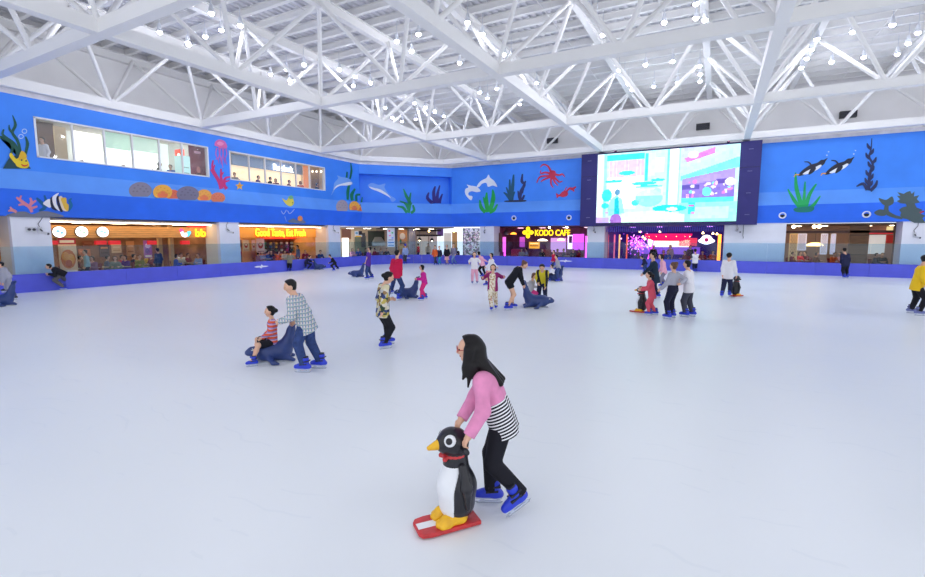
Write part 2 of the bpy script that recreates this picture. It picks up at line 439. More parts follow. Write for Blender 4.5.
def figure(root, H, P, N, f, hands=None, feet=None, head=None, hf=None, hh=None, skin=SKIN, hair='short', hairm=HAIR, top=None, tops='long',
           hem=.03, bottom=None, bots='pants', jacket=None, jhem=.02, jopen=True, res=.014, face=True, skate=SK_BLUE, knees=None, curl=.6, fat=1.0,
           waist=.05, wide=1.0, elbow=None, hairx=(), palm=None, footpitch=None, seated=False, shoes=None, sleeve=.5, grip=None, ew=None, crouch=False, hood=None):
    P, N = np.asarray(P, float), np.asarray(N, float)
    f = nrm(A(f[0], f[1], 0)); l = np.cross(Z3, f); u = nrm(N - P); fb = np.cross(l, u)
    hands = hands or {}; feet = feet or {}
    T = float(np.linalg.norm(N - P))                       # trunk length, about .31 H
    w = H * wide
    S = N - u * .035 * H
    sw = .098 * w
    hh = hh or (.225 if H > 1.5 else .2)
    sh = {'L': S + l * sw, 'R': S - l * sw}; hp = {'L': P + l * .045 * w, 'R': P - l * .045 * w}
    def tors(e):
        q = []
        for sg in (1, -1):
            q += [(P + l * .038 * w * sg, P + u * T * .5 + l * .034 * w * sg, .062 * w * fat + e, .056 * w * fat + e),
                  (P + u * T * .5 + l * .034 * w * sg, P + u * T * .78 + l * .048 * w * sg, .056 * w * fat + e, .06 * w * fat + e),
                  (P + u * T * .78 + l * .048 * w * sg, S + l * sw * .8 * sg - u * .01 * H, .06 * w + e, .04 * w + e)]
        return q
    body = tors(0)
    if hf is None: hf = f
    hf = nrm(hf); hl = nrm(np.cross(Z3, hf)); hu = np.cross(hf, hl)
    if head is None: head = N + nrm(u + hu) * (.055 * H + hh * .42) + fb * .02 * H
    head = np.asarray(head, float)
    body += [(N - u * .03 * H, head - hu * hh * .22 - hf * hh * .08, .038 * H, .031 * H)]
    body += [(head + hu * hh * .1 - hf * hh * .06, head + hu * hh * .08 + hf * hh * .02, hh * .385, hh * .375),
             (head + hf * hh * .1 - hu * hh * .05, head - hu * hh * .33 + hf * hh * .16, hh * .275, hh * .155),
             (head + hf * hh * .35 + hu * hh * .03, head + hf * hh * .43 - hu * hh * .1, hh * .035, hh * .055)]
    for sg in (1, -1): body.append((head + hl * hh * .36 * sg - hf * hh * .03 + hu * hh * .03, head + hl * hh * .375 * sg - hf * hh * .03 - hu * hh * .12, hh * .07, hh * .05))
    l1, l2 = .172 * H, .15 * H
    arms = {}; hs = H / 1.7
    tubes = []
    for sd, sg in (('L', 1), ('R', -1)):
        tgt = hands.get(sd)
        if tgt is None: tgt = sh[sd] + l * .05 * H * sg - Z3 * .3 * H + f * .05 * H
        pole = -f * .8 + l * .35 * sg - Z3 * .35
        if elbow and sd in elbow: pole = elbow[sd]
        e, wr = ik(sh[sd], tgt, l1, l2, nrm(pole))
        arms[sd] = (sh[sd], e, wr)
        hd = nrm(wr - e)
        if grip and sd in grip: hd = nrm(grip[sd])
        pn = palm[sd] if palm and sd in palm else nrm(-l * sg + A(0, 0, -.2))
        pn = nrm(pn - hd * (pn @ hd)); side = nrm(np.cross(pn, hd)) * 1.0
        if side @ f < 0 and abs(side @ f) > .2: side = -side
        kn = wr + hd * .082 * hs
        body += [(sh[sd], e, .031 * H, .025 * H), (e, wr, .0255 * H, .0175 * H)]
        for o in (.55, -.55): body.append((wr + side * o * .018 * hs, kn + side * o * .042 * hs, .0155 * hs, .0125 * hs))
        tubes.append((kn, hd, side, pn))
    l3, l4 = .25 * H, .245 * H; legs = {}
    ss = min(1.05, max(.72, H / 1.66)); ah = (.15 * ss if shoes is None else .08)
    if not crouch:
        dm = max(np.linalg.norm(np.asarray(feet[k_], float) + Z3 * ah - hp[k_]) for k_ in feet) if feet else l3 + l4
        q_ = min(1.12, max(.78, dm / .985 / (l3 + l4))); l3 *= q_; l4 *= q_
    for sd, sg in (('L', 1), ('R', -1)):
        ft = feet.get(sd)
        if ft is None: ft = A(hp[sd][0], hp[sd][1], 0)
        ank = np.asarray(ft, float) + Z3 * ah
        pole = f + l * .12 * sg
        if knees and sd in knees: pole = knees[sd]
        kn, an = ik(hp[sd], ank, l3, l4, nrm(pole))
        legs[sd] = (hp[sd], kn, an)
        dn = nrm(kn - hp[sd])
        body += [(hp[sd], kn, .056 * w * fat, .036 * H), (kn, kn + (an - kn) * .35 - fb * 0, .036 * H, .036 * H), (kn + (an - kn) * .35, an, .036 * H, .024 * H)]
        body.append((an, an + f * .1 * ss - Z3 * .03 * ss, .028, .024))
    def ext(mb):
        for q in tubes: fingers(mb, *q, hs, curl)
    sdf_obj('body', body, skin, root, res, extra=ext, k=.022 * H)
    # ---- clothes
    t = .008 * H + .002
    if bottom is not None:
        wcut = (P + u * waist * H, u); pr = []
        if bots == 'skirt':
            for sg in (1, -1): pr.append((P + l * .035 * w * sg, P - Z3 * .2 * H + l * .05 * w * sg + f * .01, .068 * w * fat + t, .085 * w + t, [wcut, (P - Z3 * .22 * H, -Z3)]))
        else:
            fr = {'pants': 1.02, 'shorts': .45, 'short_shorts': .22, 'capri': .7}[bots]
            for sd in 'LR':
                a, kn, an = legs[sd]
                if fr > .5:
                    cut = [(kn + (an - kn) * (fr - .5) * 2 * .99, nrm(an - kn))]
                    pr += [(a, kn, .058 * w * fat + t, .04 * H + t), (kn, an, .042 * H + t, .031 * H + t, cut)]
                else:
                    pr += [(a, kn, .058 * w * fat + t, .05 * H + t, [(a + (kn - a) * fr * 2, nrm(kn - a))])]
            pr += [(q[0], q[1], q[2], q[3], [wcut]) for q in tors(t)[0:1] + tors(t)[3:4]]
            pr += [(P + l * .04 * w, P - l * .04 * w, .064 * w * fat + t, .064 * w * fat + t, [wcut])]
        sdf_obj('skirt' if bots == 'skirt' else 'shorts' if 'short' in bots else 'trousers', pr, bottom, root, res, k=.02)
    def upper(nm, m, e, hemv, slv, opened):
        hc = (P - u * hemv * H, -u); nc = (N + u * .012 * H, u)
        pr = [(q[0], q[1], q[2], q[3], [hc, nc]) for q in tors(e)]
        if hemv > 0:
            for sg in (1, -1): pr.append((P + u * T * .3 + l * .035 * w * sg, P - u * (hemv + .03) * H + l * .042 * w * sg, .062 * w * fat + e, .068 * w * fat + e, [hc]))
        for sd in 'LR':
            a, eb, wr = arms[sd]
            if jacket is not None and nm == 'shirt': continue
            if slv == 'none': pr.append((a, a, .04 * H + e, .04 * H + e)); continue
            if slv == 'short': pr.append((a, eb, .034 * H + e, .032 * H + e, [(a + (eb - a) * .6, nrm(eb - a))])); continue
            pr += [(a, eb, .032 * H + e, .027 * H + e), (eb, wr, .027 * H + e, .021 * H + e, [(eb + (wr - eb) * 1.02, nrm(wr - eb))])]
        holes = []
        if opened: holes = [(P - u * .25 * H + fb * .13 * H, N + fb * .1 * H, .075 * H)]
        sdf_obj(nm, pr, m, root, res, k=.022 * H, holes=holes)
    if top is not None: upper('shirt', top, t + (.004 if bots == 'skirt' else .003), hem, tops, False)
    if jacket is not None: upper('jacket', jacket, t + .006, jhem, 'long', jopen)
    if hood is not None: sdf_obj('hood', [(N - fb * .055 * H + l * .05 * H * sg - u * .02 * H, N - fb * .085 * H - u * .06 * H, .03 * H, .035 * H) for sg in (1, -1)], hood, root, res, k=.02)
    # ---- hair
    hp_ = []
    if hair:
        fc = [(head + hf * hh * .13 + hu * hh * .2, nrm(hf * .9 - hu * .42))]
        c0 = head + hu * hh * .13 - hf * hh * .07
        hp_ = [(c0, c0 + hf * hh * .1 + hu * hh * .03, hh * .43, hh * .4, fc), (c0 - hf * hh * .08, head - hu * hh * .16 - hf * hh * .16, hh * .38, hh * .28, fc)]
        if hair in ('bob', 'long'):
            for sg in (1, -1): hp_.append((head + hl * hh * .33 * sg - hf * hh * .08 + hu * .1 * hh, head + hl * hh * .34 * sg - hu * hh * .42 - hf * hh * .12, hh * .14, hh * .11))
            hp_.append((head - hf * hh * .3, head - hf * hh * .33 - hu * hh * .42, hh * .22, hh * .16))
        if hair == 'long':
            for sg in (1, 0, -1):
                q0 = head - hf * hh * .3 + hl * hh * .22 * sg - hu * hh * .2
                hp_.append((q0, N - fb * .085 * H - u * .1 * H + l * .05 * H * sg, hh * .17, hh * .11))
        if hair == 'bun': hp_.append((head - hf * hh * .34 + hu * hh * .36, head - hf * hh * .42 + hu * hh * .42, hh * .2, hh * .19))
        if hair == 'low_bun': hp_.append((head - hf * hh * .5 + hu * hh * .05, head - hf * hh * .56 + hu * hh * .05, hh * .22, hh * .2))
        if hair == 'pony': hp_ += [(head - hf * hh * .42 + hu * hh * .15, head - hf * hh * .68 - hu * hh * .05, hh * .12, hh * .15), (head - hf * hh * .68 - hu * hh * .05, head - hf * hh * .72 - hu * hh * .6, hh * .15, hh * .07)]
        hp_ += list(hairx)
        sdf_obj('cap' if hair == 'cap' else 'hair', hp_, hairm, root, res * .85, k=.03 * hh / .22)
    if face:
        for sg in (1, -1): small('eye', _eye, root, head + hf * hh * .36 + hl * hh * .15 * sg + hu * hh * .02, (hh * .05, hh * .05, hh * .032), hf)
        small('mouth', _mouth, root, head + hf * hh * .33 - hu * hh * .26, (hh * .03, hh * .1, hh * .025), hf)
    if shoes is None:
        for sd in 'LR':
            a, kn, an = legs[sd]; pt = footpitch.get(sd, 0) if footpitch else 0
            fd = f
            if isinstance(ew, dict) and sd in ew: fd = ew[sd]
            put_skate(root, an - Z3 * ah, fd, ss, skate, pt)
    else:
        for sd in 'LR':
            an = legs[sd][2]
            sdf_obj('shoe', [(an - Z3 * .03 - f * .03, an - Z3 * .035 + f * .14, .045, .038)], shoes, root, res, k=.02, cuts=[(an - Z3 * .078, -Z3)])
    return dict(arms=arms, legs=legs, head=head, hf=hf, hl=hl, hu=hu, u=u, l=l, fb=fb)
def view_dirs(p):
    """horizontal directions at a place: to the right in the picture, and away from the camera"""
    d = nrm(A(p[0], p[1], 0)); return A(d[1], -d[0], 0), d
def on_plane(anchor, px, py, off=0.0):
    """point seen at a pixel on the upright plane that faces the camera through anchor (off: metres nearer the camera)"""
    r, d = view_dirs(anchor); c = np.asarray(anchor, float) - d * off
    q = ray(px, py); k = ((c - CAM)[:2] @ d[:2]) / (q[:2] @ d[:2])
    return CAM + q * k
def heading(anchor, phi):
    r, d = view_dirs(anchor); a = math.radians(phi); return nrm(r * math.cos(a) + d * math.sin(a))
def skater(label, at, H, phi, pelvis, neck, head=None, hl=None, hr=None, fl=None, fr=None, look=None, tilt=0.0, hdown=0.0, hoff=None, name='person', **kw):
    """at: pixel of the spot on the ice; the other points are pixels on the figure (third value: metres nearer the camera)"""
    g0 = ground(*at); g0[2] = 0
    root = thing(name, label, 'person', g0)
    f = heading(g0, phi)
    pt = lambda q, o=0.0: on_plane(g0, q[0], q[1], q[2] if len(q) > 2 else o)
    Pp, Nn = pt(pelvis), pt(neck, tilt)
    hands = {}
    if hl is not None: hands['L'] = pt(hl)
    if hr is not None: hands['R'] = pt(hr)
    feet = {}
    for k_, q in (('L', fl), ('R', fr)):
        if q is not None:
            gq = ground(q[0], q[1]); feet[k_] = A(gq[0], gq[1], q[2] if len(q) > 2 else 0.0)
    hfv = heading(g0, look if look is not None else phi)
    hfv = nrm(hfv - Z3 * hdown)
    hd = None if head is None else pt(head, tilt * 1.2 if hoff is None else hoff)
    r_ = figure(root, H, Pp, Nn, f, hands, feet, hd, hfv, **kw)
    r_['root'] = root; r_['f'] = f; r_['g'] = g0
    return r_
# ------------------------------------------------------------------ the hall
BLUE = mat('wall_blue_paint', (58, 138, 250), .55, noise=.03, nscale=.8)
BLUE_LIT = mat('wall_blue_lit_ledge', (86, 154, 250), .55, noise=.03, nscale=.8)  # wall blue made lighter: light on the upward-facing ledge put into the colour
BLUE_SHADE = mat('wall_blue_shaded_soffit', (38, 112, 246), .55, noise=.04, nscale=.8)  # wall blue deepened: shade of the undercut band put into the colour
WHITE = mat('wall_white_paint', (246, 245, 245), .6, noise=.012, nscale=.7)
PILLAR = mat('pillar_white_paint', (232, 233, 242), .6, noise=.015, nscale=1.2)
PILLAR_S = mat('pillar_cream_paint', (233, 222, 208), .6)
CONC = mat('coping_concrete', (226, 223, 230), .7, noise=.05, nscale=2.5)
STEEL = mat('white_steel', (242, 241, 240), .6, spec=.25)
DECK = mat('roof_deck_sheet', (222, 222, 228), .6, spec=.2)
FRAMEW = mat('window_frame_white', (235, 236, 240), .45)
def loft(mb, path, prof, closed_prof=False):
    path = [A(*p) for p in path]; n = len(path); off = []
    for i in range(n):
        ns = []
        if i > 0: t = nrm(path[i] - path[i - 1]); ns.append(A(t[1], -t[0]))
        if i < n - 1: t = nrm(path[i + 1] - path[i]); ns.append(A(t[1], -t[0]))
        b = nrm(sum(ns)); off.append(b / (b @ ns[0]))
    vs = [];
    for i in range(n):
        for d, z in prof: vs.append((*(path[i] + off[i] * d), z))
    k = len(prof); fs = []
    for i in range(n - 1):
        for j in range(k if closed_prof else k - 1):
            j2 = (j + 1) % k; fs.append((i * k + j, (i + 1) * k + j, (i + 1) * k + j2, i * k + j2))
    if closed_prof: fs += [tuple(range(k)), tuple((n - 1) * k + j for j in range(k - 1, -1, -1))]
    return mb.add(vs, fs)
YS, XE = -5.0, 15.5
Z_U, Z_M, Z_B, D_M = 5.12, 4.29, 3.2, .34
TOP = 8.16
def st(o): o['kind'] = 'structure'; return o
# ice and shop floors
def ice_material():
    m, nt, b, tc = _nodes('ice', .3)
    b.inputs['Specular IOR Level'].default_value = .35
    n1 = nt.nodes.new('ShaderNodeTexNoise'); n1.inputs['Scale'].default_value = .35; n1.inputs['Detail'].default_value = 5
    nt.links.new(tc.outputs['Object'], n1.inputs['Vector'])
    w = nt.nodes.new('ShaderNodeTexWave'); w.wave_type = 'RINGS'; w.inputs['Scale'].default_value = .9; w.inputs['Distortion'].default_value = 14; w.inputs['Detail'].default_value = 3; w.inputs['Detail Scale'].default_value = .6
    nt.links.new(tc.outputs['Object'], w.inputs['Vector'])
    sc = _math(nt, 'GREATER_THAN', w.outputs['Fac'], .985)
    n2 = nt.nodes.new('ShaderNodeTexNoise'); n2.inputs['Scale'].default_value = 1.3; nt.links.new(tc.outputs['Object'], n2.inputs['Vector'])
    sc = _math(nt, 'MULTIPLY', sc, _math(nt, 'MULTIPLY', _math(nt, 'GREATER_THAN', n2.outputs['Fac'], .55), .12))
    col = _mix(nt, n1.outputs['Fac'], lin((234, 239, 243)), lin((241, 244, 248)))
    col = _mix(nt, sc, col, lin((205, 214, 226)))
    nt.links.new(col, b.inputs['Base Color'])
    r = _math(nt, 'ADD', _math(nt, 'MULTIPLY', n1.outputs['Fac'], .25), .22)
    nt.links.new(r, b.inputs['Roughness'])
    return m
mb = MB(); 
pth = [(-25.5, YS)]
for i in range(13):
    a = PI - i / 12 * PI / 2; pth.append((-20.0 + 5.5 * math.cos(a), 29.9 + 5.5 * math.sin(a)))
pth.append((XE, 35.4)); RINK = pth
mb.add([(*p, 0) for p in pth] + [(XE, YS, 0)], [tuple(range(len(pth), -1, -1))])
ice = st(mb.build('floor', ice_material()))
mb = MB(); mb.box(-36, XE + 1, YS - 1, 47, -.3, -.02); st(mb.build('floor_slab', mat('slab_concrete', (170, 160, 150), .7)))
# painted upper walls
WIN = [(9.52, 17.27, 5.74, 7.4, [10.86, 12.12, 13.33, 14.62, 15.82]), (18.64, 26.37, 5.74, 7.4, [19.99, 21.16, 22.43, 23.69, 24.92])]
mb = MB()
ed = [YS] + [v for w in WIN for v in (w[0], w[1])] + [30.2]
L.box(mb, YS, 30.2, 7.4, TOP, -.25, 0); L.box(mb, YS, 30.2, Z_U - .1, 5.74, -.25, 0)
for a, b in ((YS, WIN[0][0]), (WIN[0][1], WIN[1][0]), (WIN[1][1], 30.2)): L.box(mb, a, b, 5.74, 7.4, -.25, 0)
st(mb.build('wall_left', BLUE))
mb = MB(); C.box(mb, 0, CHL, 7.42, TOP, -1.2, 0); C.box(mb, 0, CHL, Z_U - .1, 7.42, -1.4, -.8)
C.box(mb, -.3, 0, Z_U - .1, TOP, -1.2, 0); C.box(mb, CHL, CHL + .3, Z_U - .1, TOP, -1.2, 0)
C.box(mb, 0, CHL, Z_U - .12, Z_U - .02, -1.2, 0)
st(mb.build('wall_corner', BLUE))
mb = MB(); B.box(mb, CH1[0], XE, Z_U - .1, TOP, -.25, 0); st(mb.build('wall_back', BLUE))
WPATH = [(WX, YS), tuple(CH0), tuple(CH1), (XE, WY)]
mb = MB(); loft(mb, WPATH, [(0, Z_U), (D_M, Z_M), (D_M - .1, Z_M - .04), (-.3, Z_U - .3)], True); st(mb.build('trim_1', BLUE_LIT))
mb = MB(); loft(mb, WPATH, [(D_M, Z_M), (.06, Z_B), (-1.5, Z_B), (-1.5, Z_B + .12), (-.1, Z_B + .12), (D_M - .1, Z_M - .04)], True); st(mb.build('trim_2', BLUE_SHADE))
mb = MB(); loft(mb, WPATH, [(-.03, TOP), (-.03, TOP + .22), (-2.4, TOP + .22), (-2.4, TOP)], True); st(mb.build('trim_3', CONC))
mb = MB(); loft(mb, WPATH, [(-2.3, TOP + .2), (-2.3, 12.4), (-2.5, 12.4), (-2.5, TOP + .2)], True); st(mb.build('wall_upper', WHITE))
# window frames and panes
for i, (u0, u1, z0, z1, mull) in enumerate(WIN):
    mb = MB()
    for a, b, c, d in ((u0 - .03, u1 + .03, z1 - .04, z1 + .02), (u0 - .03, u1 + .03, z0 - .02, z0 + .04), (u0 - .03, u0 + .04, z0, z1), (u1 - .04, u1 + .03, z0, z1)): L.box(mb, a, b, c, d, -.2, .03)
    for mu in mull: L.box(mb, mu - .03, mu + .03, z0, z1, -.12, 0)
    w = st(mb.build('window_%d' % (i + 1), FRAMEW, origin=L.P((u0 + u1) / 2, z0)))
    ed = [u0] + mull + [u1]
    for a, b in zip(ed[:-1], ed[1:]):
        q = MB(); L.box(q, a, b, z0, z1, -.1, -.085); q.build('pane', glassmat('window_glass', (220, 240, 240), .05, .06), w)
# pillars under the ledge: white faces, cream sides
PIL = [(L, 8.4, 9.74, 1.35, 1), (L, 17.73, 19.05, 1.35, 1), (L, 26.56, 27.84, 1.35, 1), (B, -17.58, -16.3, 1.2, 0), (B, -8.62, -7.35, 1.2, 0), (B, .38, 3.76, 1.2, 0), (B, 9.27, XE, 1.2, 0)]
for pl, u0, u1, dp, sd in PIL:
    mb = MB(); pl.box(mb, u0, u1, -.02, Z_B + .1, -.25, 0); mb.m = 1; pl.box(mb, u0, u1, -.02, Z_B + .1, -dp, -.25)
    st(mb.build('pillar', [PILLAR, PILLAR_S if sd else PILLAR], origin=pl.P((u0 + u1) / 2, 0)))
# ---- rink barrier: padded boards with glass above
BOARD = mat('barrier_blue_pad', (84, 92, 216), .5, noise=.03, nscale=1.5)
CAPR = mat('barrier_cap', (92, 96, 214), .45)
SHIELD = tintglass('barrier_glass', (229, 241, 248), .035)
def seg_path(path, step):
    out = [A(*path[0])]; 
    for a, b in zip(path[:-1], path[1:]):
        a, b = A(*a), A(*b); ln = np.linalg.norm(b - a); n = max(1, round(ln / step))
        for i in range(1, n + 1): out.append(a + (b - a) * i / n)
    return out
def barrier(label, path, step):
    r = thing('rink_barrier', label, 'rink barrier', (*path[0], 0)); r['kind'] = 'structure'
    sp = seg_path(path, step)
    for a, b in zip(sp[:-1], sp[1:]):
        t = nrm(b - a); g = t * .006
        mb = MB(); loft(mb, [a + g, b - g], [(.0, 0), (.0, .74), (-.03, .77), (-.14, .77), (-.14, 0)], True); mb.build('board', BOARD, r)
        mb = MB(); loft(mb, [a + g, b - g], [(-.06, .775), (-.06, 1.93), (-.075, 1.93), (-.075, .775)], True); mb.build('glass_pane', SHIELD, r)
    return r
RB1 = barrier('long blue padded rink barrier with glass along the shops under the windows', RINK[:2], 2.45)
RB2 = barrier('rounded corner section of the blue rink barrier', RINK[1:-1], 1.0)
RB3 = barrier('blue padded rink barrier below the big screen and the cafe', RINK[-2:], 2.45)
# ------------------------------------------------------------------ roof: space frame, beams, purlins, deck
ZB, ZT = 8.6, 11.62
XN = [-25.75, -16.72, -7.7, 1.3, 10.3]; YN = [-1.0, 8.0, 17.0, 26.0, 35.0]
TX = [1.3 - 2.25 + 4.5 * k for k in range(-6, 4)]; TY = [17 - 2.25 + 4.5 * k for k in range(-4, 6)]
SF = thing('space_frame', 'white steel space frame carrying the roof over the rink', 'roof frame', (-7.7, 17, ZB)); SF['kind'] = 'structure'
for x in XN:
    mb = MB(); mb.bar((x, -4, ZB), (x, 30.3 if x < -25 else 37.4, ZB), .36, .42); mb.build('bottom_chord', STEEL, SF)
for y in YN:
    mb = MB(); mb.bar((-20.6 if y > 34 else -27.6, y, ZB - .015), (XE, y, ZB - .015), .36, .4); mb.build('bottom_chord', STEEL, SF)
mb = MB(); mb.bar((-25.75, 30.2, ZB), (-20.5, 35.2, ZB), .34, .4); mb.build('bottom_chord', STEEL, SF)
nodes = set()
for x in XN:
    for k in range(-1, 10): nodes.add((x, round(-1 + 4.5 * k, 2)))
for y in YN:
    for k in range(-6, 4): nodes.add((round(1.3 + 4.5 * k, 2), y))
def near(p):
    q = min(XN, key=lambda v: abs(v - p[0])); return (q if abs(q - p[0]) < .2 else p[0], p[1])
nodes = sorted(set(near(p) for p in nodes if p[1] <= 35.1 and p[1] > 2.5 and p[0] < 11 and not (p[0] < -22 and p[1] > 31)))
webs = []
for x, y in nodes:
    for dx in (-2.25, 2.25):
        for dy in (-2.25, 2.25):
            tx = min(TX, key=lambda v: abs(v - (x + dx))); ty = min(TY, key=lambda v: abs(v - (y + dy)))
            if tx < -28 or ty > 37.7: continue
            d = math.hypot(x - 0, y - 0)
            webs.append((d, (x, y, ZB), (tx, ty, ZT)))
webs.sort(key=lambda q: q[0])
vis = []; rest = []
for q in webs:
    (vis if len(vis) < 100 else rest).append(q)
for _, a, b in vis:
    mb = MB(); mb.tube([a, b], .085, 10); smooth_by_angle(mb.build('web_member', STEEL, SF))
mb = MB()
for _, a, b in rest: mb.tube([a, b], .085, 10)
o = smooth_by_angle(mb.build('web_members', STEEL, SF)); o['kind'] = 'stuff'
for x in TX:
    mb = MB(); mb.box(x - .14, x + .14, -4, 37.9, ZT - .2, ZT - .17); mb.box(x - .02, x + .02, -4, 37.9, ZT - .17, ZT + .2); mb.box(x - .14, x + .14, -4, 37.9, ZT + .2, ZT + .23)
    st(mb.build('roof_beam', STEEL, origin=(x, 17, ZT - .2)))
y = -3.5
PUR = []
while y < 37.8:
    PUR.append(y); y += 1.125
for y in PUR:
    mb = MB(); mb.box(-28.1, XE, y - .09, y + .09, ZT + .23, ZT + .255); mb.box(-28.1, XE, y - .015, y + .015, ZT + .255, ZT + .5); mb.box(-28.1, XE, y - .09, y + .09, ZT + .5, ZT + .525)
    st(mb.build('roof_purlin', STEEL, origin=(-7, y, ZT + .23)))
mb = MB(); vs = []; zd = ZT + .53
x = -28.2; prof = []
while x < XE:
    prof += [(x, zd), (x + .14, zd), (x + .18, zd + .07), (x + .3, zd + .07)]; x += .34
n = len(prof)
vs = [(px_, -4.2, z) for px_, z in prof] + [(px_, 38, z) for px_, z in prof]
mb.add(vs, [(i, i + 1, n + i + 1, n + i) for i in range(n - 1)])
ceil = st(mb.build('ceiling', DECK))
# thin sag rods between the purlins
for k, xx in enumerate([-20.5, -16.0, -11.5, -7.0, -2.6, 1.8, 6.2]):
    mb = MB(); mb.tube([(xx, 3, ZT + .3), (xx, 37.5, ZT + .3)], .022, 6); st(mb.build('sag_rod', STEEL, origin=(xx, 20, ZT + .3)))
# ---- high bay lamps
LENS = glow('lamp_lens', (244, 246, 255), 185.0)
LAMPB = mat('lamp_housing', (215, 218, 226), .4)
lampx = []
for ox, oy, sc, pts in ((180, 0, 4.615, [(145, 60), (190, 138), (278, 117), (37, 198), (117, 168), (418, 342), (492, 320), (572, 297), (507, 370), (735, 320), (808, 353), (800, 395), (880, 382)]),
                        (360, 0, 4.615, [(497, 103), (270, 157), (170, 190), (238, 236), (565, 157), (665, 250), (697, 258), (460, 290), (48, 380), (150, 542), (195, 560), (257, 549), (302, 495), (345, 515), (387, 535), (117, 497), (252, 475), (553, 425), (588, 452), (632, 408), (815, 382), (738, 480)]),
                        (540, 0, 4.615, [(230, 47), (262, 107), (290, 160), (573, 103), (720, 17), (720, 83), (760, 92), (487, 298), (612, 282), (390, 357), (408, 387), (425, 415), (365, 323), (525, 398), (635, 382), (736, 304), (739, 342), (739, 375)]),
                        (725, 0, 4.615, [(590, 146), (773, 114), (890, 151), (845, 200), (640, 264), (795, 250), (425, 180), (398, 228), (377, 270), (352, 312), (492, 286)]),
                        (0, 0, 4.615, [(425, 35), (737, 148), (870, 205)])):
    for x, y in pts: lampx.append((ox + x / sc, oy + y / sc))
def make_lamp():
    r = thing('ceiling_lamp', 'round white high bay lamp glowing under the roof deck', 'ceiling lamp', (0, 0, 0))
    mb = MB(); mb.lathe([(.05, .34), (.06, .3), (.095, .14), (.11, .0), (.1, .0)], n=18); smooth_by_angle(mb.build('housing', LAMPB, r))
    mb = MB(); mb.lathe([(.094, .0), (.09, -.03), (.072, -.06), (.04, -.08), (.01, -.086)], n=18); mb.build('lens', LENS, r, smooth=True)
    mb = MB(); mb.tube([(0, 0, .33), (0, 0, .86)], .014, 6); mb.build('hanger', LAMPB, r)
    return r
LPZ = 11.0
proto = make_lamp(); used = []
ROWN = {0: 'above the left row of windows', 1: 'above the left half of the rink', 2: 'above the middle of the rink', 3: 'in front of the big screen', 4: 'above the right side of the rink'}
extra_l = [(x, y) for x in (-16, -9.5, -3, 3, 9, 13.5) for y in (-3.0, 1.2)] + [(12.5, 12), (13, 18), (9, 6), (4.5, 6), (0, 5), (-5, 4.5), (12, 25), (13, 7)]  # lamps out of view, added to brighten the foreground
first = True
for i, q in enumerate(lampx + extra_l):
    if i < len(lampx): p = ground(q[0], q[1], LPZ)
    else: p = A(q[0], q[1], LPZ)
    o = proto if first else copy_tree(proto); first = False
    o.location = (float(p[0]), float(p[1]), LPZ)
    k = 0 if p[0] < -18 else 1 if p[0] < -9.5 else 2 if p[0] < -4.5 else 3 if p[0] < 2.2 else 4
    o['label'] = 'round white ceiling lamp under the roof deck, ' + ROWN[k]
    o['group'] = 'ceiling lamps ' + ROWN[k]
# ---- dark vent boxes high on the white wall
VB = mat('vent_dark', (40, 40, 48), .5)
UB = B.off(-2.3)
for (x, y), lb in (((553, 141), 'small dark box on the white upper wall left of the screen'), ((703, 127), 'small dark box on the white upper wall above the screen'), ((847.5, 115), 'small dark box on the white upper wall right of the screen')):
    u, z = UB.px(x, y)
    r = thing('wall_vent', lb, 'vent', UB.P(u, z - .2, 0))
    mb = MB(); UB.box(mb, u - .42, u + .42, z - .2, z + .2, 0, .3); mb.build('housing', VB, r)
    mb = MB()
    for k in range(4): UB.box(mb, u - .38, u + .38, z - .16 + k * .09, z - .12 + k * .09, .3, .33)
    mb.build('slats', mat('vent_slat', (70, 70, 80), .5), r)
# ------------------------------------------------------------------ painted sea creatures on the blue walls
def prof_d(pl, z):
    if z >= 7.42: return 0.0
    if z >= Z_U: return -.8 if pl is C else 0.0
    if z >= Z_M: return D_M * (Z_U - z) / (Z_U - Z_M)
    if z >= Z_B: return D_M + (.06 - D_M) * (Z_M - z) / (Z_M - Z_B)
    return 0.06
def wall_px(pl, x, y):
    d = 0.0
    for _ in range(8):
        u, z = pl.px(x, y, d); d = .5 * d + .5 * prof_d(pl, z)
    return u, z
def stroke_poly(pts, ws):
    pts = [A(*p) for p in pts]; n = len(pts)
    # smooth the centre line
    fine = []; fw = []
    for i in range(n - 1):
        p0 = pts[max(0, i - 1)]; p1 = pts[i]; p2 = pts[i + 1]; p3 = pts[min(n - 1, i + 2)]
        for k in range(4):
            t = k / 4
            fine.append(.5 * ((2 * p1) + (-p0 + p2) * t + (2 * p0 - 5 * p1 + 4 * p2 - p3) * t * t + (-p0 + 3 * p1 - 3 * p2 + p3) * t ** 3)); fw.append(ws[i] + (ws[i + 1] - ws[i]) * t)
    fine.append(pts[-1]); fw.append(ws[-1])
    a, b = [], []
    for i, p in enumerate(fine):
        d = nrm(fine[min(i + 1, len(fine) - 1)] - fine[max(i - 1, 0)]); nn = A(-d[1], d[0])
        a.append(p + nn * max(fw[i], .12)); b.append(p - nn * max(fw[i], .12))
    return a + b[::-1]
def smooth_poly(pts, n=4):
    pts = [A(*p) for p in pts]; out = []; m = len(pts)
    for i in range(m):
        p0, p1, p2, p3 = pts[i - 1], pts[i], pts[(i + 1) % m], pts[(i + 2) % m]
        for k in range(n):
            t = k / n
            out.append(.5 * ((2 * p1) + (-p0 + p2) * t + (2 * p0 - 5 * p1 + 4 * p2 - p3) * t * t + (-p0 + 3 * p1 - 3 * p2 + p3) * t ** 3))
    return out
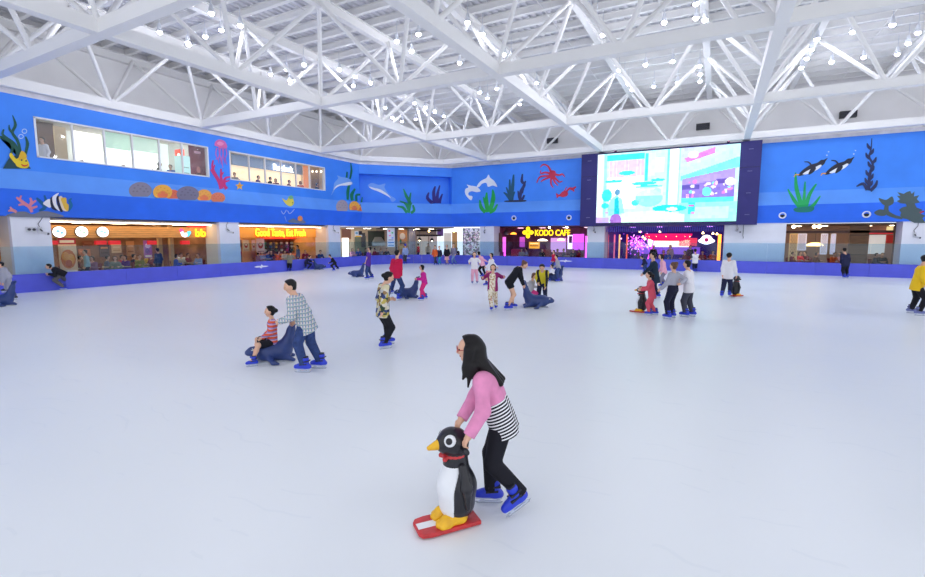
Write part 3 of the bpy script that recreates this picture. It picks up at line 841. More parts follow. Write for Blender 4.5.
def ell(c, rx, ry, n=18, rot=0):
    return [(c[0] + rx * math.cos(2 * PI * k / n) * math.cos(rot) - ry * math.sin(2 * PI * k / n) * math.sin(rot),
             c[1] + rx * math.cos(2 * PI * k / n) * math.sin(rot) + ry * math.sin(2 * PI * k / n) * math.cos(rot)) for k in range(n)]
def decal(name, label, cat, pl, shapes, group=None, lift=0):
    """shapes: (rgb, kind, data...) drawn in order, each a hair proud of the last; flat paint following the wall"""
    mats_, key = [], {}
    bm = bmesh.new(); lay = lift
    for sh in shapes:
        rgb = sh[0]
        if rgb not in key:
            key[rgb] = len(mats_); mats_.append(mat('mural_%d_%d_%d' % rgb, rgb, .6))
        kind = sh[1]
        if kind == 'p': polys = [sh[2]]
        elif kind == 's': polys = [smooth_poly(sh[2])]
        elif kind == 'k': polys = [stroke_poly(sh[2], sh[3])]
        elif kind == 'e': polys = [ell(*sh[2:])]
        lay += 1
        for pg in polys:
            b2 = bmesh.new()
            vs = [b2.verts.new((u, z, 0)) for u, z in (wall_px(pl, *q) for q in pg)]
            try: fc = b2.faces.new(vs)
            except ValueError: b2.free(); continue
            bmesh.ops.triangulate(b2, faces=b2.faces[:])
            for zz in (Z_U, Z_M, Z_B):
                bmesh.ops.bisect_plane(b2, geom=b2.verts[:] + b2.edges[:] + b2.faces[:], plane_co=(0, zz, 0), plane_no=(0, 1, 0), dist=1e-5)
            mp = {}
            for v in b2.verts:
                u, z = v.co.x, v.co.y
                nz = .0
                dd = prof_d(pl, z if pl is not C else z)
                mp[v] = bm.verts.new(pl.P(u, z, dd + .01 + .003 * lay).tolist())
            for f_ in b2.faces:
                try: nf = bm.faces.new([mp[v] for v in f_.verts]); nf.material_index = key[rgb]
                except ValueError: pass
            b2.free()
    co = np.array([v.co[:] for v in bm.verts]); org = co.mean(0); org[2] = co[:, 2].min()
    for v in bm.verts: v.co -= Vector(org.tolist())
    nv = Vector((*pl.n, 0))
    for f_ in bm.faces:
        f_.normal_update()
        if f_.normal.dot(nv) < 0: f_.normal_flip()
    me = bpy.data.meshes.new(name); bm.to_mesh(me); bm.free()
    for m in mats_: me.materials.append(m)
    o = bpy.data.objects.new(name, me); COL.objects.link(o); o.location = org.tolist()
    sol = o.modifiers.new('thickness', 'SOLIDIFY'); sol.thickness = .004; sol.offset = -1
    return tag(o, label, cat, group)
GRN, DGRN, TEAL = (20, 150, 70), (14, 84, 74), (24, 96, 110)
def q8(ox, oy, sc, pts): return [(ox + x / sc, oy + y / sc) for x, y in pts]
# --- left wall
c1 = lambda pts: q8(0, 80, 2.508, pts)
z1 = lambda pts: q8(0, 80, 7.69, pts)
decal('painted_seaweed', 'dark green painted seaweed left of the wide upper window', 'mural', L, [
    (DGRN, 'k', q8(0, 80, 7.69, [(95, 270), (118, 345), (95, 405), (135, 470), (155, 560), (150, 640)]), [.3, 1.5, 1.4, 1.5, 1.4, 1.5]),
    (DGRN, 'k', q8(0, 80, 7.69, [(-10, 435), (60, 460), (110, 500), (135, 560), (130, 640)]), [1, 2, 2, 1.6, 1.5]),
    (DGRN, 'k', q8(0, 80, 7.69, [(28, 380), (20, 420), (70, 465), (95, 510), (85, 570), (80, 640)]), [.8, 1.2, 1.6, 1.3, 1.2, 1]),
    (DGRN, 'k', q8(0, 80, 7.69, [(195, 435), (210, 490), (200, 545), (180, 640)]), [.6, 1.6, 1.4, 1.2]),
    (DGRN, 'k', q8(0, 80, 7.69, [(68, 345), (72, 380), (95, 410)]), [.4, 1.1, .8]),
    ((24, 70, 84), 'p', q8(0, 155, 7.69, [(20, 105), (70, 20), (150, -10), (200, 60), (235, 105)]))])
decal('painted_bubbles', 'pair of pale painted bubble rings beside the dark seaweed', 'mural', L, [
    ((200, 220, 250), 'e', (24.3, 131.2), 2.7, 2.5), ((58, 138, 250), 'e', (24.3, 131.2), 2.0, 1.8),
    ((200, 220, 250), 'e', (20.8, 136.5), 2.6, 2.4), ((58, 138, 250), 'e', (20.8, 136.5), 1.9, 1.7)])
decal('painted_fish', 'plump yellow painted fish with red smile beside dark seaweed', 'mural', L, [
    ((240, 210, 40), 's', q8(0, 155, 7.69, [(120, 60), (150, 15), (190, 15), (222, 70), (205, 100), (160, 100), (125, 85)])),
    ((240, 210, 40), 's', q8(0, 155, 7.69, [(122, 75), (70, 10), (85, -15), (120, 30), (145, 20), (140, 70)])),
    ((226, 180, 40), 's', q8(0, 155, 7.69, [(140, 40), (160, -30), (195, -10), (200, 25)])),
    ((210, 60, 40), 'k', q8(0, 155, 7.69, [(160, 72), (185, 85), (212, 75)]), [.4, .8, .4]),
    ((30, 40, 70), 'e', (21.2, 160.2), .8, .9), ((30, 40, 70), 'e', (25.6, 161), .8, .9)], lift=8)
decal('painted_coral', 'pink branching painted coral on a grey rock', 'mural', L, [
    ((120, 124, 140), 's', q8(0, 155, 7.69, [(50, 470), (120, 440), (190, 435), (250, 455), (320, 432), (400, 440), (490, 475), (270, 480)])),
    ((226, 138, 158), 'k', q8(0, 155, 7.69, [(245, 440), (225, 400), (190, 375), (150, 345), (125, 325)]), [1.4, 1.7, 1.7, 1.5, .8]),
    ((226, 138, 158), 'k', q8(0, 155, 7.69, [(225, 400), (240, 360), (230, 330)]), [1.5, 1.4, .9]),
    ((226, 138, 158), 'k', q8(0, 155, 7.69, [(235, 380), (275, 350)]), [1.4, .8]), ((226, 138, 158), 'k', q8(0, 155, 7.69, [(190, 375), (140, 385)]), [1.4, .8]),
    ((226, 138, 158), 'k', q8(0, 155, 7.69, [(240, 410), (285, 395)]), [1.4, .8]), ((226, 138, 158), 'k', q8(0, 155, 7.69, [(150, 345), (160, 312)]), [1.2, .7]),
    ((226, 148, 150), 'k', q8(0, 155, 7.69, [(125, 440), (95, 425), (60, 430)]), [1.3, 1.5, .7]), ((226, 148, 150), 'k', q8(0, 155, 7.69, [(95, 425), (75, 400)]), [1.2, .7])])
decal('painted_fish', 'black, white and yellow striped painted fish among blue green weed', 'mural', L, [
    ((20, 96, 150), 'k', q8(0, 155, 7.69, [(300, 430), (345, 400), (300, 350), (280, 330)]), [1, 2, 1.5, .6]),
    ((20, 96, 150), 'k', q8(0, 155, 7.69, [(335, 400), (350, 350), (340, 310)]), [1.4, 1.2, .8]),
    ((20, 110, 160), 'k', q8(0, 155, 7.69, [(520, 430), (545, 390), (535, 350), (550, 335)]), [1.4, 1.6, 1.3, .6]),
    ((240, 240, 245), 's', q8(0, 155, 7.69, [(330, 370), (375, 338), (395, 365), (385, 405), (350, 390)])),
    ((34, 34, 60), 's', q8(0, 155, 7.69, [(388, 330), (420, 320), (425, 380), (440, 425), (400, 415), (385, 370)])),
    ((244, 244, 250), 's', q8(0, 155, 7.69, [(402, 320), (450, 292), (430, 330), (435, 380), (460, 430), (425, 410), (405, 370)])),
    ((34, 34, 60), 's', q8(0, 155, 7.69, [(432, 325), (450, 315), (455, 370), (480, 430), (462, 435), (440, 385)])),
    ((240, 220, 190), 's', q8(0, 155, 7.69, [(450, 325), (475, 320), (490, 380), (520, 430), (480, 425), (458, 370)])),
    ((236, 190, 70), 's', q8(0, 155, 7.69, [(465, 335), (505, 330), (510, 370), (525, 385), (520, 430), (495, 415), (478, 375)]))])
SPG = [((134, 128, 148), (140.2, 190.5), 11.5, 8.4, 'large grey painted sponge ball, first of the row on the ledge under the wide window'), ((240, 176, 66), (162.0, 192.2), 9.6, 7.6, 'yellow painted sponge ball second in the row on the ledge'),
       ((226, 112, 82), (172.6, 194.8), 7.2, 5.2, 'red painted sponge ball between yellow and grey ones on the ledge'), ((120, 116, 142), (187.2, 194.2), 11.2, 8.0, 'dark grey painted sponge ball in the middle of the row on the ledge'),
       ((238, 168, 74), (204.0, 195.8), 7.8, 6.4, 'orange painted sponge ball near the white end of the row on the ledge'), ((222, 124, 92), (217.4, 197.8), 7.2, 5.4, 'red painted sponge ball last in the row on the ledge'),
       ((168, 156, 166), (342.0, 206.8), 6.0, 7.0, 'grey painted sponge ball under the jumping dolphin'), ((246, 176, 62), (353.8, 206.8), 5.2, 5.6, 'yellow painted sponge ball under the jumping dolphin'), ((240, 146, 60), (360.8, 208.4), 4.2, 4.2, 'small orange painted sponge ball under the jumping dolphin')]
for si, (rgb, (x, y), rx, ry, lb) in enumerate(SPG):
    n = 22; base = y + ry * (.72 if rx > 6.5 else .6)
    poly = [(x + rx * math.cos(t), max(-1e9, y + ry * math.sin(t)) if y + ry * math.sin(t) < base else base) for t in (2 * PI * k / n for k in range(n))]
    core = tuple(max(0, min(255, int(v * .9 + w_))) for v, w_ in zip(rgb, (14, -14, 2)))
    sh = [(rgb, 'p', poly)]
    if rgb[0] > 235: sh.append(((232, 120, 74), 'p', [(x + (px_ - x) * .55, base - (base - py_) * .5) for px_, py_ in poly]))
    sh += [(tuple(max(0, v - 16) for v in rgb), 'e', (x + rx * a_, y + ry * b_), rx * .09, ry * .09) for a_, b_ in ((-.5, -.3), (-.2, -.62), (.2, -.5), (.5, -.2), (0, -.2), (-.62, .1), (.64, .15), (.3, .1), (-.3, .1))]
    decal('painted_sponge', lb, 'mural', L, sh, 'painted sponge balls on the ledge', lift=(si % 2) * 14)
decal('painted_jellyfish', 'pink painted jellyfish with trailing tentacles between the two upper windows', 'mural', L, [
    ((226, 110, 178), 's', q8(200, 120, 7.69, [(112, 195), (120, 165), (150, 150), (190, 165), (208, 205), (195, 222), (175, 212), (155, 220), (135, 205)])),
    ((244, 150, 200), 's', q8(200, 120, 7.69, [(130, 180), (150, 165), (180, 180), (170, 195), (145, 195)]))] +
    [((196, 106, 200), 'k', q8(200, 120, 7.69, [(x0, 215), (x0 + a, 260), (x0 - a * .4, 300), (x0 + b_, ye)]), [.55, .5, .45, .2]) for x0, a, b_, ye in ((128, -8, -12, 300), (142, 6, 2, 335), (155, -5, 8, 345), (168, 7, 6, 370), (180, -4, 10, 335), (195, 8, 10, 345))])
decal('painted_coral', 'crimson branching painted coral beneath the jellyfish', 'mural', L, [
    ((204, 50, 120), 'k', q8(200, 120, 7.69, [(165, 530), (145, 470), (110, 420), (80, 380)]), [2, 1.8, 1.3, .6]), ((204, 50, 120), 'k', q8(200, 120, 7.69, [(135, 450), (95, 370), (100, 310)]), [1.5, 1.2, .6]),
    ((204, 50, 120), 'k', q8(200, 120, 7.69, [(205, 530), (165, 470), (160, 375)]), [1.6, 1.4, .7]), ((204, 50, 120), 'k', q8(200, 120, 7.69, [(185, 500), (190, 450), (230, 438)]), [1.4, 1.2, .6]),
    ((204, 50, 120), 'k', q8(200, 120, 7.69, [(95, 390), (112, 345)]), [1, .5]), ((204, 50, 120), 'k', q8(200, 120, 7.69, [(160, 430), (178, 400)]), [1, .5]), ((204, 50, 120), 'k', q8(200, 120, 7.69, [(190, 475), (225, 465)]), [1, .5])])
star = [(303 + (34 if k % 2 == 0 else 15) * math.sin(PI * k / 5), 508 - (34 if k % 2 == 0 else 15) * math.cos(PI * k / 5)) for k in range(10)]
decal('painted_starfish', 'yellow painted starfish under the second upper window', 'mural', L, [((240, 190, 60), 'p', q8(200, 120, 7.69, star)), ((228, 150, 70), 'e', (239.4, 186), 1.6, 1.6)])
decal('painted_fish', 'small yellow and green painted fish below the second upper window', 'mural', L, [
    ((232, 214, 80), 's', q8(210, 180, 5.767, [(415, 105), (440, 118), (455, 95), (472, 95), (484, 130), (470, 150), (450, 148), (430, 130)])), ((120, 190, 140), 's', q8(210, 180, 5.767, [(450, 98), (470, 88), (480, 105), (462, 110)])), ((40, 50, 80), 'e', (292.3, 202.8), .5, .6)])
decal('painted_squiggle', 'thin white painted loops beneath the small yellow fish', 'mural', L, [
    ((190, 210, 250), 'k', q8(210, 180, 5.767, [(410, 178), (424, 196), (440, 172)]), [.25, .3, .25]), ((190, 210, 250), 'k', q8(210, 180, 5.767, [(446, 176), (460, 194), (486, 168)]), [.25, .3, .25]),
    ((150, 180, 245), 'k', q8(210, 180, 5.767, [(430, 210), (440, 240)]), [.3, .2])])
decal('painted_rock', 'grey painted rock with an orange ball above the orange shop', 'mural', L, [
    ((106, 120, 150), 's', q8(210, 180, 5.767, [(448, 240), (480, 222), (500, 232), (520, 220), (552, 248), (500, 250)])), ((240, 150, 80), 'e', (300, 218.5), 2.5, 2.7)])
W_, PB = (236, 240, 250), (120, 172, 246)
decal('painted_seaweed', 'dark green painted weed behind the jumping dolphin', 'mural', L, [
    ((10, 108, 84), 'k', q8(310, 140, 7.69, [(312, 175), (318, 240), (306, 300)]), [.3, 1.0, .8]), ((10, 108, 84), 'k', q8(310, 140, 7.69, [(285, 245), (280, 290)]), [.6, 1.0]),
    ((12, 120, 84), 'k', q8(310, 140, 7.69, [(300, 345), (290, 400), (290, 460)]), [1.2, 1.5, 1]), ((12, 120, 84), 'k', q8(310, 140, 7.69, [(345, 375), (320, 420), (325, 465)]), [.8, 1.8, 1.3]),
    ((12, 120, 84), 'k', q8(310, 140, 7.69, [(385, 420), (355, 425), (355, 470)]), [.8, 1.2, 1]), ((12, 120, 84), 'k', q8(310, 140, 7.69, [(400, 440), (390, 505)]), [.5, 1])])
decal('painted_dolphin', 'blue painted dolphin with white belly jumping above sponge balls', 'mural', L, [
    (PB, 's', q8(310, 140, 7.69, [(160, 425), (175, 380), (185, 330), (215, 295), (205, 272), (240, 285), (290, 295), (330, 335), (300, 345), (240, 345), (195, 370), (180, 395)])),
    (W_, 's', q8(310, 140, 7.69, [(178, 385), (200, 352), (245, 335), (310, 322), (318, 340), (285, 350), (230, 352), (195, 370)]))], lift=8)
decal('painted_dolphin', 'blue painted dolphin diving in the recessed corner wall', 'mural', C, [
    (PB, 's', q8(310, 140, 7.69, [(445, 352), (475, 330), (530, 345), (580, 335), (572, 365), (610, 420), (660, 455), (630, 475), (600, 430), (540, 390), (480, 370)])),
    (W_, 's', q8(310, 140, 7.69, [(455, 358), (490, 368), (540, 380), (590, 412), (622, 445), (585, 425), (530, 398), (470, 375)]))])
def weed(name, lb, pl, rgb, ox, oy, sc, strands, base=None):
    sh = [(rgb, 'k', q8(ox, oy, sc, s[0]), s[1]) for s in strands]
    if base: sh.append((base[0], 's', q8(ox, oy, sc, base[1])))
    decal(name, lb, 'mural', pl, sh)
weed('painted_seaweed', 'bright green painted seaweed in the recessed corner', C, (18, 140, 90), 310, 140, 7.69, [([(718, 375), (740, 430), (765, 480), (755, 560)], [.5, 1.4, 1.8, 1.6]), ([(775, 405), (765, 460), (755, 520)], [.5, 1.2, 1.4]),
     ([(670, 510), (715, 520), (745, 560)], [.6, 1.3, 1.4]), ([(690, 470), (735, 490), (755, 530)], [.5, 1.2, 1.4]), ([(790, 500), (800, 540), (775, 562)], [.8, 1.3, 1.4])])
weed('painted_coral', 'dark purple painted coral in the recessed corner', C, (46, 36, 130), 360, 80, 3.558, [([(245, 400), (240, 420), (258, 438)], [.6, 1.6, 1.8]), ([(268, 378), (262, 400), (266, 438)], [.6, 1.6, 2]), ([(284, 375), (276, 405), (274, 438)], [.5, 1.4, 1.8]), ([(293, 405), (285, 425), (282, 438)], [.6, 1.4, 1.8])])
# --- back wall
k8 = lambda p: q8(430, 150, 5.769, p)
decal('painted_dolphin', 'white painted dolphin nosing down left of the green weed', 'mural', B, [
    (W_, 's', k8([(203, 250), (205, 225), (222, 215), (213, 200), (236, 206), (270, 212), (292, 236), (270, 243), (240, 238), (222, 248), (225, 262), (245, 268), (238, 290), (218, 275)]))])
decal('painted_dolphin', 'white painted dolphin leaping above the green weed', 'mural', B, [
    (W_, 's', k8([(270, 210), (292, 180), (325, 162), (338, 142), (348, 160), (372, 180), (388, 212), (362, 205), (335, 212), (325, 190), (300, 195), (285, 212)]))])
weed('painted_seaweed', 'bright green painted seaweed beneath the white dolphins', B, (18, 166, 70), 430, 150, 5.769, [([(362, 228), (365, 280), (345, 355)], [.6, 2.2, 2]), ([(328, 245), (325, 300), (335, 358)], [.6, 2.2, 2]), ([(288, 288), (295, 330), (320, 360)], [.6, 1.8, 1.8]), ([(390, 312), (370, 345), (345, 360)], [.6, 1.6, 1.8]), ([(308, 272), (318, 300), (328, 330)], [.5, 1.4, 1.4])])
weed('painted_seaweed', 'teal painted seaweed left of the red crab', B, (22, 84, 118), 430, 150, 5.769, [([(483, 142), (478, 200), (470, 290)], [.6, 1.6, 1.6]), ([(460, 170), (462, 230), (468, 290)], [.6, 1.4, 1.4]), ([(425, 245), (445, 260), (465, 290)], [.5, 1.4, 1.4]), ([(440, 215), (455, 250), (465, 280)], [.5, 1.2, 1.2]), ([(490, 240), (478, 265), (474, 290)], [.5, 1.2, 1.2])], ((40, 50, 80), [(440, 292), (545, 288), (545, 298), (440, 300)]))
weed('painted_seaweed', 'dark navy painted seaweed nearest the red crab', B, (34, 44, 104), 430, 150, 5.769, [([(534, 138), (530, 180), (545, 200), (525, 240), (520, 290)], [.6, 1.4, 1.3, 1.6, 1.2]), ([(552, 178), (540, 210), (530, 250)], [.6, 1.3, 1.2]), ([(508, 235), (515, 270), (522, 290)], [.5, 1.3, 1.2]), ([(545, 260), (535, 280), (528, 290)], [.9, 1.2, 1])])
RD = (206, 44, 78)
decal('painted_octopus', 'red painted octopus with long arms left of the screen', 'mural', B, [
    (RD, 's', k8([(685, 135), (700, 118), (722, 122), (726, 145), (712, 165), (692, 158)]))] + [(RD, 'k', k8(p), [1.1, .9, .7, .35]) for p in (
    [(700, 130), (682, 95), (655, 84), (636, 100)], [(695, 135), (665, 130), (640, 135), (640, 118)], [(695, 150), (655, 150), (630, 160), (616, 190)], [(700, 155), (670, 165), (650, 175), (640, 183)],
    [(702, 158), (698, 180), (700, 200), (712, 218)], [(710, 158), (718, 180), (728, 195), (740, 205)], [(716, 155), (735, 175), (748, 185), (765, 180)], [(720, 140), (745, 145), (765, 140), (778, 156)])])
decal('painted_crayfish', 'small red painted crayfish beside the screen', 'mural', B, [
    (RD, 's', k8([(728, 250), (745, 258), (765, 240), (790, 235), (795, 260), (770, 272), (745, 268), (733, 278)])), (RD, 'k', k8([(785, 242), (805, 222), (822, 225), (842, 212)]), [1, 1, 1.4, .6]), (RD, 'k', k8([(822, 225), (832, 240)]), [1.1, .5]), (RD, 'k', k8([(775, 238), (790, 212)]), [.5, .3])])
p9 = lambda p: q8(735, 80, 2.31, p)
for (dx, dy, lb) in ((0, 0, 'black and white painted penguin diving, nearer the screen'), (62, 3, 'black and white painted penguin diving, farther from the screen')):
    pz = lambda pts: p9([(x_ + dx, y_ - dy) for x_, y_ in pts])
    decal('painted_penguin', lb, 'mural', B, [
        ((34, 34, 54), 's', pz([(150, 214), (160, 205), (174, 196), (190, 191), (198, 185), (206, 184), (214, 180), (209, 188), (206, 194), (198, 200), (188, 208), (172, 214), (160, 219), (146, 222)])),
        (W_, 's', pz([(156, 217), (168, 209), (184, 202), (196, 196), (200, 198), (192, 206), (178, 213), (164, 218)])),
        ((34, 34, 54), 's', pz([(180, 200), (187, 203), (182, 212), (170, 219), (172, 210)])), ((34, 34, 54), 'k', pz([(176, 197), (170, 190), (160, 189)]), [.9, .7, .3]),
        ((240, 170, 60), 'k', pz([(148, 219), (140, 219), (136, 224)]), [.6, .5, .3]),
        ((190, 215, 250), 'e', (735 + (212 + dx) / 2.31, 80 + (174 - dy) / 2.31), .8, .7), ((190, 215, 250), 'e', (735 + (216 + dx) / 2.31, 80 + (166 - dy) / 2.31), .7, .6)])
weed('painted_seaweed', 'bright green painted seaweed right of the screen', B, (16, 168, 90), 735, 80, 2.31, [([(140, 214), (142, 250), (155, 295)], [.6, 2.0, 2.4]), ([(122, 252), (135, 275), (152, 298)], [.6, 1.8, 2]), ([(188, 240), (172, 265), (162, 298)], [.7, 1.8, 2.2]), ([(197, 268), (182, 288), (165, 302)], [.6, 1.6, 2]), ([(162, 235), (160, 265), (158, 295)], [.6, 1.4, 2])], ((20, 124, 110), [(138, 296), (180, 292), (176, 304), (142, 305)]))
kl = [([(316, 135), (314, 160), (310, 178), (318, 195), (312, 215), (308, 255)], [.4, .7, 1.0, 1.2, 1.4, 1.8])]
for x_, y_, s_ in ((314, 160, -1), (311, 172, 1), (311, 182, -1), (317, 192, 1), (316, 202, -1), (312, 212, 1), (311, 222, -1), (310, 230, 1), (309, 240, -1), (308, 246, 1)):
    kl.append(([(x_, y_), (x_ + s_ * 6, y_ - 6), (x_ + s_ * 9, y_ - 14)], [1.3, 1.6, .4]))
kl += [([(280, 246), (296, 240), (305, 254)], [.5, 1.6, 1.8]), ([(328, 232), (324, 244), (312, 256)], [.7, 1.6, 1.6])]
weed('painted_seaweed', 'tall dark painted kelp on the right of the blue wall', B, (34, 46, 96), 735, 80, 2.31, kl)
decal('painted_coral', 'olive painted coral branches at the right end of the blue wall', 'mural', B, [
    ((76, 94, 96), 'p', q8(820, 180, 5.77, [(545, 248), (500, 225), (478, 222), (462, 205), (468, 188), (455, 172), (474, 158), (500, 152), (495, 138), (462, 134), (443, 122), (462, 112), (444, 92), (464, 92), (446, 70), (482, 80), (500, 70), (520, 63), (528, 80), (545, 66), (541, 95), (572, 88), (558, 110), (575, 130), (546, 136), (556, 158), (590, 172), (575, 192), (606, 206), (590, 222), (612, 248)])),
    ((76, 94, 96), 'k', q8(820, 180, 5.77, [(475, 220), (430, 210), (385, 185), (385, 140)]), [1.2, 1.6, 2.4, 2]), ((76, 94, 96), 's', q8(820, 180, 5.77, [(338, 105), (380, 115), (415, 95), (425, 130), (395, 150), (360, 140)])),
    ((76, 94, 96), 's', q8(820, 180, 5.77, [(312, 188), (345, 170), (390, 180), (375, 205), (335, 205)])), ((170, 50, 80), 'k', q8(820, 180, 5.77, [(575, 190), (600, 180)]), [1, .6])])
# --- round wall speakers on the lower band
SPK = mat('speaker_white', (232, 232, 238), .4); SPKD = mat('speaker_cone', (40, 40, 50), .6)
for (x, y), lb in (((514, 218), 'round white wall speaker above the cafe sign'), ((569, 217.5), 'round white wall speaker just left of the screen'), ((782.4, 215.4), 'round white wall speaker right of the screen'), ((866.4, 214.3), 'round white wall speaker under the olive coral')):
    u, z = wall_px(B, x, y); d = prof_d(B, z)
    r = thing('wall_speaker', lb, 'speaker', B.P(u, z, d))
    q = MB(); q.lathe([(.2, -.1), (.21, .02), (.19, .06), (.13, .04), (.13, -.02)], B.P(u, z, d), 20, (0, -1, 0)); smooth_by_angle(q.build('ring', SPK, r))
    q = MB(); q.lathe([(.13, .0), (.06, .012), (.05, .035), (.01, .045)], B.P(u, z, d), 16, (0, -1, 0)); q.build('cone', SPKD, r, smooth=True)
# --- white logos on the boards
def board_logo(x, y, w, h, pl, parent):
    u, z = pl.px(x, y)
    k = w / 2
    sh = [(-1, 0), (-.6, .35), (-.1, .3), (0, .9), (.22, .32), (.7, .2), (1, -.05), (.6, -.3), (.1, -.35), (-.05, -.8), (-.25, -.35), (-.7, -.3)]
    mb = MB(); vs = [pl.P(u + a * k, z + b * h / 2, .012) for a, b in sh] + [pl.P(u + a * k, z + b * h / 2, -.0) for a, b in sh]; n = len(sh)
    mb.add(vs, [tuple(range(n)), tuple(range(2 * n - 1, n - 1, -1))] + [(i, (i + 1) % n, n + (i + 1) % n, n + i) for i in range(n)])
    mb.build('fish_logo', mat('logo_white', (236, 238, 250), .5), parent)
LBp = Pl((-25.5, 0), (0, 1), (1, 0)); BBp = Pl((0, 35.4), (1, 0), (0, -1))
board_logo(261.5, 266.5, 1.1, .3, LBp, RB1); board_logo(565.5, 261, 1.1, .26, BBp, RB3)
a_, b_ = A(*RINK[7]), A(*RINK[8]); pc = Pl(tuple(a_), b_ - a_, A((b_ - a_)[1], -(b_ - a_)[0])); board_logo(405.5, 258, .95, .22, pc, RB2)
# ------------------------------------------------------------------ shops behind the barrier
def room(nm, pl, u0, u1, dn, df, zt, wallm, floorm, ceilm, z0=0.0, sides=True, label=None):
    """back wall, side walls, floor and ceiling of a shop between offsets dn and df (negative = behind the wall line)"""
    for a_, b_, c_, d_ in ((u0, u1, df - .15, df),) + (((u0 - .12, u0, df, dn), (u1, u1 + .12, df, dn)) if sides else ()):
        mb = MB(); pl.box(mb, a_, b_, z0, zt, c_, d_); st(mb.build('wall_shop', wallm, origin=pl.P((a_ + b_) / 2, z0, c_)))
    mb = MB(); pl.box(mb, u0, u1, z0 - .015, z0 + .012, df, dn); st(mb.build('floor_shop', floorm, origin=pl.P((u0 + u1) / 2, z0, df)))
    mb = MB(); pl.box(mb, u0, u1, zt, zt + .08, df, dn); st(mb.build('ceiling_shop', ceilm, origin=pl.P((u0 + u1) / 2, zt, df)))
TILE = mat('shop_tile', (188, 164, 138), .4, noise=.06, nscale=3)
CEILC = mat('shop_ceiling_cream', (238, 226, 206), .6); CEILD = mat('shop_ceiling_dark', (58, 44, 60), .7)
def lights(pl, spots, z, d, m, lb, sz=(.6, .6), grp='shop ceiling lights'):
    for u in spots:
        r = thing('ceiling_light', lb, 'ceiling light', pl.P(u, z, d), grp)
        mb = MB(); pl.box(mb, u - sz[0] / 2 - .04, u + sz[0] / 2 + .04, z - .03, z + .03, d - sz[1] / 2 - .04, d + sz[1] / 2 + .04); mb.build('frame', FRAMEW, r)
        mb = MB(); pl.box(mb, u - sz[0] / 2, u + sz[0] / 2, z - .045, z - .03, d - sz[1] / 2, d + sz[1] / 2); mb.build('diffuser', m, r)
WARM = glow('light_warm', (255, 226, 180), 20); NEUT = glow('light_neutral', (255, 246, 232), 9); COOLW = glow('light_cool', (240, 250, 255), 9)
RED = mat('sign_red', (214, 34, 40), .5, emit=.35); DARKB = mat('shop_dark_brown', (84, 54, 42), .6, noise=.15, nscale=2); BRN = mat('shop_brown', (150, 96, 62), .55, noise=.1, nscale=2)
CREAM = mat('shop_cream', (232, 214, 186), .6); ORANGE = mat('shop_orange', (226, 136, 52), .55, noise=.04, nscale=2); DKGREY = mat('shop_dark_grey', (66, 66, 74), .5)
STEELK = mat('kitchen_steel', (196, 198, 196), .3, metal=.6)
def poster(nm, lb, pl, rect, d, base, shapes, cat='poster', emit=0.0):
    """flat board with printed patches: shapes (rgb, [(fu, fz)...]) in 0..1 of the board"""
    u0, u1, z0, z1 = rect; z1 = min(z1, 3.1) if z0 < 3 else z1; r = thing(nm, lb, cat, pl.P((u0 + u1) / 2, z0, d))
    mb = MB(); pl.box(mb, u0, u1, z0, z1, d - .03, d); mb.build('panel', mat('print_%d_%d_%d_%d' % (*base, int(emit * 10)), base, .5, emit=emit), r)
    ms = []; mb = MB(); key = {}
    for i, (rgb, pg) in enumerate(shapes):
        if rgb not in key: key[rgb] = len(ms); ms.append(mat('print_%d_%d_%d_%d' % (*rgb, int(emit * 10)), rgb, .5, emit=emit))
        mb.m = key[rgb]; mb.add([pl.P(u0 + (u1 - u0) * a, z0 + (z1 - z0) * b, d + .004 + .002 * i) for a, b in pg], [tuple(range(len(pg)))])
    if shapes: mb.build('print', ms, r)
    return r
def eo(cx, cy, rx, ry, n=14): return [(cx + rx * math.cos(2 * PI * k / n), cy + ry * math.sin(2 * PI * k / n)) for k in range(n)]
def rc(a, b, c, d): return [(a, c), (b, c), (b, d), (a, d)]
# ---- chicken shop under the wide window
S1 = L.off(-1.25)
WOODF = woodmat('fascia_wood', (222, 156, 88))
room('s1', L, 9.1, 18.35, -1.3, -6.5, 3.12, mat('shop1_wall', (150, 104, 74), .6, noise=.12, nscale=1.5), TILE, CEILC)
u0, _, zf0, zf1 = S1.rect(60, 223.5, 200, 241)
fs = tag(panel('shop_fascia', 'wooden plank fascia with round white signs over the chicken shop', 'fascia', S1, (9.76, 17.71, 2.28, 2.88), -.12, 0, WOODF), None, None)
mb = MB(); L.box(mb, 8.9, 18.4, 3.06, 3.12, -1.2, -.3); st(mb.build('trim_4', CEILC))
panel('cove_light', 'long warm cove light over the wooden fascia', 'light', L, (9.3, 18.1, 3.0, 3.05), -.95, -.75, glow('cove_warm', (255, 238, 205), 4))
for (x, y), c2, lb in (((59.5, 232), (60, 120, 220), 'round white lit sign nearest the first pillar, blue print'), ((82, 231.8), (110, 190, 120), 'middle round white lit sign on the wooden fascia'), ((103, 232), (90, 150, 210), 'third round white lit sign, nearest the chicken logo')):
    u, z = S1.px(x, y, .1); r = thing('round_sign', lb, 'sign', S1.P(u, z - .24, .04))
    mb = MB(); disc(mb, S1, u, z, 0, .1, .25); mb.build('lightbox', glow('sign_white', (255, 253, 248), 1.6), r)
    mb = MB(); disc(mb, S1, u, z, -.0, .07, .27); mb.build('rim', DKGREY, r)
    mb = MB(); disc(mb, S1, u - .06, z + .04, .1, .108, .08, .06); disc(mb, S1, u + .08, z - .03, .1, .108, .06, .07); mb.build('print', mat('sign_ink_%d' % c2[0], tuple(min(255, v + 60) for v in c2), .5, emit=.6), r)
u, z = S1.px(185.5, 233, .1); r = thing('rooster_logo', 'pink, white and blue rooster emblem on the wooden fascia', 'sign', S1.P(u, z - .3, .05))
